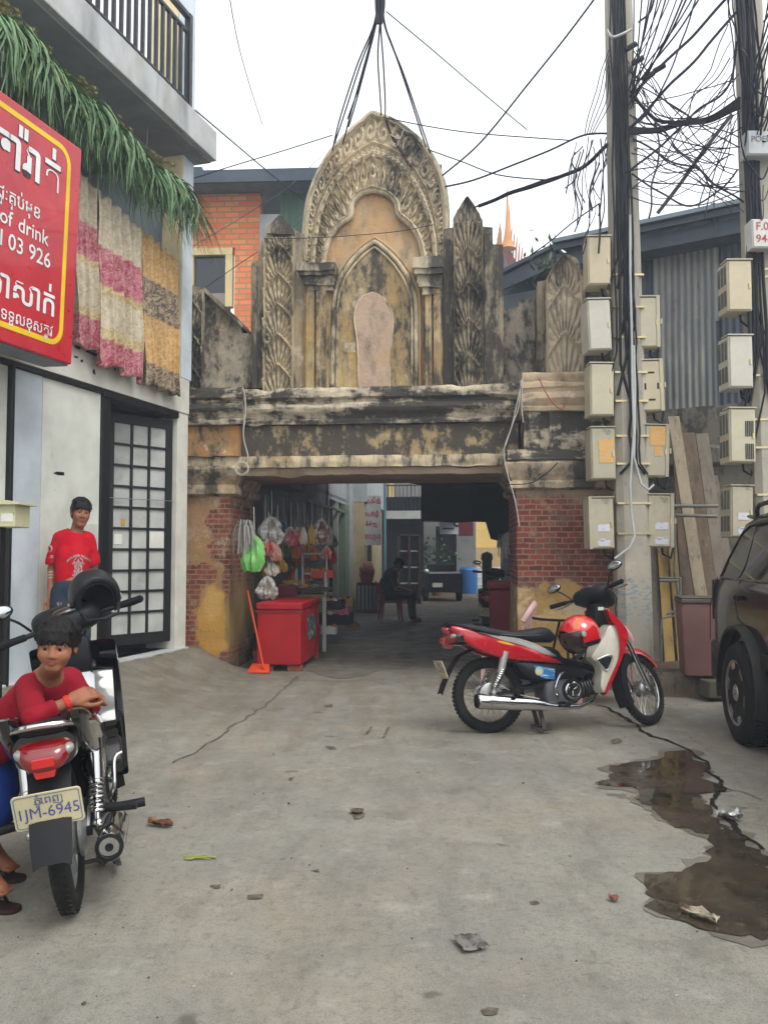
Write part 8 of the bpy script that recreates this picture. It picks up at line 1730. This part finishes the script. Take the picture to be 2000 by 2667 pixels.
for s in (-1, 1): S.chain([SMp(.0, s*.18, .87), SMp(.08, s*.205, .70)], [.068, .062], .03)
S.build('top', fabric('grey_top', '#3a4048'), sm_, M=Matrix.Translation(-chp)); S = SDF(.013)
for s in (-1, 1): S.chain([SMp(-.08, s*.09, .50), SMp(.39, s*.11, .50), SMp(.42, s*.11, .10)], [.115, .085, .07], .03)
S.build('trousers', fabric('dark_trousers', '#232a30'), sm_, M=Matrix.Translation(-chp))
# ---------------------------------------------------------------- round table and pink chairs behind the red motorbike
M_pinkc = mat('pink_plastic', '#b08f8c', .45, layers=[('#94696c', 4, .55, .8)])
tp = at(1474, 1607, 7.55); tb_ = empty('round_table', (tp.x, tp.y, 0), 0, 'round wooden table with a thin dark edge against the brick pillar', 'table')
mb = MB(); mb.lathe([(.02, tp.z-.02), (.30, tp.z-.02), (.305, tp.z-.012), (.305, tp.z)], n=48); mb.build('table_edge', M_bkp, tb_, smooth=30); mb = MB(); mb.lathe([(.02, tp.z+.002), (.298, tp.z+.002), (.298, tp.z+.004)], n=48); mb.build('tabletop', mat('tan_tabletop', '#8a6f4b', .5, layers=[('#6b5336', 4, .5, .75, (3, .4, 1), .7)]), tb_, smooth=30)
for k in range(3): a = 2*PI*k/3+.4; mb = MB(); mb.tube([V(.06*math.cos(a), .06*math.sin(a), tp.z-.02), V(.24*math.cos(a), .24*math.sin(a), .0)], .011, 8); mb.build('leg', M_bkp, tb_)
c1 = gnd(1302, 1790); plastic_chair('plastic_chair', (c1.x+.02, c1.y-.1, 0), R(-100), M_pinkc, 'pink plastic chair behind the rear wheel of the red motorbike', 'pink chairs at the table', sh=.44, bh=.82)
c2 = gnd(1575, 1838); plastic_chair('plastic_chair', (c2.x+.05, c2.y+.12, 0), R(160), M_pinkc, 'pink plastic chair between the red motorbike front and the utility pole', 'pink chairs at the table', sh=.42, bh=.72)
# ================================================================ overhead cables
M_cab2 = mat('violet_black_cable', '#1c1a26', .5, var=.2); M_thin = mat('thin_grey_wire', '#4a4a52', .6); M_wire = mat('pale_wire', '#a8a59b', .6)
def sm3(pts): return smooth3(pts, 7)
def cable(pts, Y, r, label, grp=None, m=None, wob=.0, name='cable'):
    n = len(pts); Ys = Y if isinstance(Y, (list, tuple)) else (Y, Y); P = [at(x, y, Ys[0]+(Ys[1]-Ys[0])*i/(n-1)) for i, (x, y) in enumerate(pts)]; P = sm3(P)
    if wob: P = [p+MN.noise_vector(p*3)*wob for p in P]
    mb = MB(); mb.tube(P, r, 6); return tag(mb.build(name, m or M_cab2, smooth=60), label, 'cable', grp)
G1 = 'cables dropping from the top of the photo to the arch'; Lb = 'dark cable fanning down from the top of the photo to the arch peak'
for pts, Y in (([(984, -40), (975, 60), (930, 170), (885, 310), (866, 392)], (7.2, 9.0)), ([(986, -40), (978, 60), (938, 170), (896, 300), (872, 372)], (7.2, 9.0)), ([(988, -40), (980, 50), (950, 165), (915, 290), (893, 375)], (7.2, 9.05)), ([(988, -40), (982, 50), (958, 150), (926, 270), (908, 330)], (7.2, 9.1)), ([(990, -40), (989, 60), (984, 150), (990, 250), (993, 300)], (7.2, 9.15)), ([(991, -40), (991, 60), (998, 160), (1003, 260), (1003, 305)], (7.2, 9.15)), ([(993, -40), (1000, 60), (1036, 160), (1076, 280), (1110, 385)], (7.2, 9.1)), ([(994, -40), (1004, 70), (1050, 190), (1088, 300), (1122, 402)], (7.2, 9.1)), ([(992, -40), (998, 50), (1026, 130), (1060, 230), (1098, 350)], (7.2, 9.1)), ([(987, -40), (983, 30), (968, 110), (944, 200), (905, 310)], (7.2, 9.1))):
    cable(pts, Y, .0085, Lb, G1)
for dx in (-12, -4, 5, 11): cable([(990+dx, -60), (990+dx*.8, 20), (988+dx*.4, 62)], 7.2, .014, 'thick dark cable at the knot of the bundle, top centre', 'thick cables at the top centre')
cable([(1003, 305), (1018, 350), (1045, 395), (1066, 430)], (9.12, 9.15), .012, 'black cable lying over the right slope of the pediment'); cable([(1016, 350), (1040, 362), (1052, 340), (1075, 352)], 9.1, .007, 'short pale wire looped over the pediment top', None, M_wire)
# single wires crossing the sky
for pts, Y, r, lab in (([(596, -20), (620, 110), (650, 220), (684, 325)], (8, 12), .006, 'thin wire slanting down left of the arch from the top edge'), ([(430, 220), (560, 330), (690, 440), (790, 520)], (8.4, 12.5), .009, 'dark wire from the balcony corner down behind the arch'), ([(495, 468), (600, 434), (730, 395), (866, 352)], (9.2, 9.2), .006, 'wire rising from the corner column to the arch left slope'), ([(505, 640), (640, 560), (760, 480), (850, 392)], (9.5, 12), .004, 'thin wire rising past the brick house to the arch'), ([(1006, 30), (1120, 125), (1240, 228), (1372, 338)], (7.5, 9), .006, 'thin wire crossing the sky from the knot to the right'), ([(1000, 306), (1120, 330), (1250, 348), (1490, 366)], (9.1, 8.2), .006, 'thin nearly level wire right of the arch peak'), ([(1110, 388), (1200, 420), (1300, 456), (1440, 470)], (9.1, 8.2), .007, 'sagging wire from the arch right slope towards the poles'), ([(1560, -20), (1470, 100), (1370, 225), (1250, 372), (1146, 462)], (7.6, 9.1), .010, 'violet cable descending from the top right to the arch'), ([(1150, 488), (1230, 470), (1330, 432), (1430, 392), (1520, 352), (1600, 348)], (9.1, 8), .010, 'dark cable from the arch shoulder up to the near pole'), ([(505, 770), (620, 690), (740, 610), (800, 560)], (9.6, 11), .005, 'wire slanting up past the brick house window'), ([(1380, 665), (1430, 630), (1490, 580), (1560, 530)], (9, 8), .007, 'thin wire rising from the spire side to the near pole'), ([(690, 622), (800, 620), (910, 614), (1040, 602), (1130, 585)], (8.9, 8.9), .004, 'fine wire strung level across the ochre panel of the arch')):
    cable(pts, Y, r, lab)
cable([(1244, 536), (1300, 515), (1386, 486), (1450, 464), (1500, 445), (1545, 412), (1600, 360)], (9.1, 8), .02, 'thick ragged cable from the right finial up to the near pole', None, M_cable, .02)
cable([(1230, 540), (1310, 508), (1400, 478), (1490, 448), (1560, 400)], (9.1, 8), .009, 'thinner cable wound beside the thick ragged cable', None, M_cable, .03)
# fan from the near pole up to the right
G2 = 'cables fanning up from the near pole'; r = random.Random(2)
for k, xt in enumerate((1650, 1672, 1692, 1700, 1716, 1728, 1738, 1750, 1768, 1784, 1794, 1812, 1830)):
    x0 = 1636+r.uniform(-6, 14); y0 = 215+r.uniform(-20, 70); cable([(x0, y0), ((x0*2+xt)/3+r.uniform(-4, 4), y0*.66), ((x0+xt*2)/3, y0*.33), (xt, -20)], (7.9, 6.4), r.uniform(.005, .009), 'straight cable fanning up from the near pole to the top edge', G2)
G3 = 'loose cables strung between the two poles'; L3 = 'dark cable looping through the air between the two poles'
for pts, rr_ in (([(1634, 255), (1716, 178), (1800, 95), (1900, -15)], .014), ([(1632, 340), (1700, 270), (1745, 222), (1830, 130), (1915, 30)], .014), ([(1640, 330), (1680, 300), (1722, 238), (1770, 120), (1818, -10)], .008), ([(1634, 447), (1720, 375), (1815, 290), (1878, 244), (1908, 190), (1912, 110)], .011), ([(1755, 302), (1810, 250), (1860, 205), (1900, 150)], .006), ([(1648, 361), (1747, 420), (1815, 443), (1883, 492), (1930, 530)], .009), ([(1640, 455), (1720, 505), (1795, 538), (1880, 490), (1925, 440)], .009), ([(1636, 512), (1700, 532), (1770, 538), (1850, 528), (1920, 500)], .006), ([(1706, 312), (1711, 400), (1700, 480), (1688, 570)], .009), ([(1660, 225), (1760, 280), (1850, 345), (1925, 380)], .006), ([(1620, 450), (1720, 428), (1830, 385), (1930, 330)], .006), ([(1905, 298), (1880, 360), (1850, 500), (1835, 570)], .006), ([(1910, 320), (1870, 420), (1840, 470), (1820, 540)], .006), ([(1900, 300), (1890, 420), (1860, 520), (1870, 600)], .005), ([(1930, 20), (1960, 60), (1990, 50), (2010, -10)], .010), ([(1660, 60), (1690, 30), (1705, -20)], .010)):
    cable(pts, (7.85, 7.5), rr_, L3, G3, wob=.03)
for k in range(7):      # the twisted bundle
    o_ = k*3-9; cable([(1632, 338+o_), (1702, 340+o_*.6), (1770, 322+o_*.5), (1838, 312+o_*.6), (1892, 289+o_), (1930, 268+o_*1.5)], (7.85, 7.5), .012, 'cable in the thick sagging bundle between the two poles', 'bundle between the poles', M_cable, .035)
cable([(1648, 250), (1702, 308), (1745, 318), (1775, 320)], 7.8, .016, 'thick brown-black cable joining the bundle from above', None, M_cable); cable([(1905, 298), (1838, 384), (1770, 479), (1711, 556)], (7.5, 7.9), .018, 'thick grey cable slanting down from the right-hand pole to the shed roof', None, mat('grey_cable', '#4b4a48', .6)); cable([(1560, 530), (1562, 600), (1558, 660)], 7.8, .01, 'short dark cable hanging at the left edge of the near pole')
# hanging strands left of the near pole
G4 = 'strands hanging loose left of the near pole'
for k in range(16):
    x = r.uniform(1492, 1575); y0 = r.uniform(345, 440); y1 = y0+r.uniform(90, 230); cable([(x+r.uniform(0, 30), y0), (x+r.uniform(-8, 8), y0+(y1-y0)*.35), (x+r.uniform(-14, 10), y0+(y1-y0)*.7), (x+r.uniform(-22, 6), y1)], (7.9, 7.9), r.uniform(.004, .008), 'loose dark strand hanging left of the near pole', G4, wob=.04)
for k in range(5): x = 1560+k*7; cable([(1588, 130+k*14), (x, 210+k*12), (x-28+k*3, 300), (1522+k*6, 352)], 7.9, .005, 'slack wire swinging from the pole top to the left cable', 'slack wires left of the pole', wob=.02)
for k in range(34):     # many more thin drops and stays round the two poles
    xa, ya = r.uniform(1630, 1665), r.uniform(120, 520); xb, yb = r.uniform(1890, 1935), r.uniform(60, 560); sg = r.uniform(10, 110)
    cable([(xa, ya), (xa+(xb-xa)*.3, ya+(yb-ya)*.3+sg*.8), (xa+(xb-xa)*.65, ya+(yb-ya)*.65+sg*.85), (xb, yb)], (7.9, 7.5), r.uniform(.003, .0065), L3, G3, wob=.05)
G5 = 'cables running up past the right-hand pole'
for k in range(18):
    x0, y0 = r.uniform(1940, 1990), r.uniform(150, 420); x1 = r.uniform(1880, 2060); cable([(x0, y0), (x0+(x1-x0)*.4+r.uniform(-20, 20), y0*.6), (x1, -20)], (7.5, 6.5), r.uniform(.004, .009), 'cable running up from the right-hand pole to the top edge', G5, wob=.05)
for k in range(14):
    y0 = r.uniform(180, 520); x1, y1 = r.uniform(1975, 2030), y0+r.uniform(-60, 120); cable([(1945, y0), (1975, y0+r.uniform(20, 90)), (x1, y1)], (7.4, 7.3), r.uniform(.004, .008), 'cable looping off to the right of the right-hand pole', 'loops right of the right-hand pole', wob=.06)
# tangles that nobody could count, one round each pole
def tangle(name, root, d, z0, z1, n, seed, spread, wire=.006, off=0):
    r = random.Random(seed); mb = MB()
    for k in range(n):
        z = r.uniform(z0, z1); c = root.location+d*z+V(0, 0, z); a = r.uniform(0, 6.3); p = []
        R1 = r.uniform(.12, spread); dz = r.uniform(.15, .8)
        for i in range(9):
            t = i/8; p.append(c+V(off+(.10+R1*math.sin(PI*t))*math.cos(a+t*1.5), -.12-(.04+R1*.5*math.sin(PI*t))*abs(math.sin(a)), -dz*math.sin(PI*t*.8)+.25*dz)+MN.noise_vector(V(k, i, seed)*1.7)*.06)
        mb.tube(sm3(p) if len(p) > 2 else p, r.uniform(.5, 1.3)*wire, 5)
    return tag(mb.build(name, M_cable, smooth=60), kind='stuff')
tangle('cable_tangle', pl1, d1, 4.6, 5.8, 70, 3, .42, .006); tangle('cable_tangle', pl1, d1, 5.9, 7.6, 34, 5, .22, .007, .06)
tangle('cable_tangle', pl2, d2, 3.8, 5.9, 90, 8, .40, .006); tangle('cable_tangle', pl2, d2, 5.9, 7.4, 34, 9, .28, .007)
# splice boxes, clamps
for k, (px, py) in enumerate(((1716, 178), (1688, 198), (1660, 158), (1642, 122))):
    p = at(px, py, 7.75); mb = MB(); mb.cyl(p+V(-.05, 0, -.03), p+V(.05, 0, .03), .026, n=10); tag(mb.build('splice_closure', M_cable), ('black splice closure on the thick cable furthest from the near pole', 'black splice closure close to the near pole on a thick cable', 'small black clamp at the near pole above the splices', 'topmost black clamp on the near pole')[k], 'splice')
cable([(1580, 78), (1592, 96), (1612, 92), (1645, 76)], 7.75, .012, 'white insulated tie strapped round the top of the near pole', None, mat('white_insulation', '#b9b9b4', .5))
# loose wires on the gate
cable([(618, 1010), (634, 1014), (640, 1065), (634, 1134), (646, 1188), (640, 1215)], 9.0, .009, 'pale cable dropping over the left cornice of the gate', None, M_wire); p = at(630, 1221, 8.95); mb = MB(); mb.torus(p, (0, 1, 0), .072, .008, 28, 6); mb.torus(p+V(.004, -.012, .004), (.1, 1, 0), .066, .007, 28, 6); tag(mb.build('cable_coil', M_wire), 'small coil of pale cable hanging at the left end of the lintel', 'cable')
for k, (pts, lab) in enumerate((([(1360, 985), (1346, 1050), (1332, 1110), (1312, 1172), (1320, 1230), (1340, 1300), (1352, 1370)], 'long pale wire hanging from the right cornice into the passage'), ([(1356, 990), (1350, 1060), (1336, 1100), (1316, 1160)], 'short pale wire beside the long one on the right cornice'), ([(1360, 990), (1358, 1050), (1362, 1100)], 'thin pale wire end dangling on the right block'), ([(1320, 1262), (1380, 1258), (1420, 1235), (1452, 1205)], 'dark wire sagging across the right capital'))):
    cable(pts, 8.2, .006, lab, None, M_wire if k < 3 else M_cable, name='wire')
cable([(1402, 984), (1420, 1020), (1440, 1050), (1462, 1066), (1470, 1050)], 8.22, .006, 'faded red string draped over the right block', None, mat('red_string', '#9a4a3e', .7), name='string')
# smoke and damp air between the walls
mb = MB(); mb.bb(-40, 40, -6, 75, -1, 16); b = bpy.data.materials.new('haze'); b.use_nodes = True; t = b.node_tree; t.nodes.clear(); o_ = t.nodes.new('ShaderNodeOutputMaterial'); v_ = t.nodes.new('ShaderNodeVolumePrincipled'); v_.inputs['Color'].default_value = (.78, .87, 1, 1); v_.inputs['Density'].default_value = .0055; v_.inputs['Anisotropy'].default_value = .3; t.links.new(v_.outputs[0], o_.inputs['Volume'])
hz = mb.build('haze', b, None, smooth=0); tag(hz, kind='stuff')
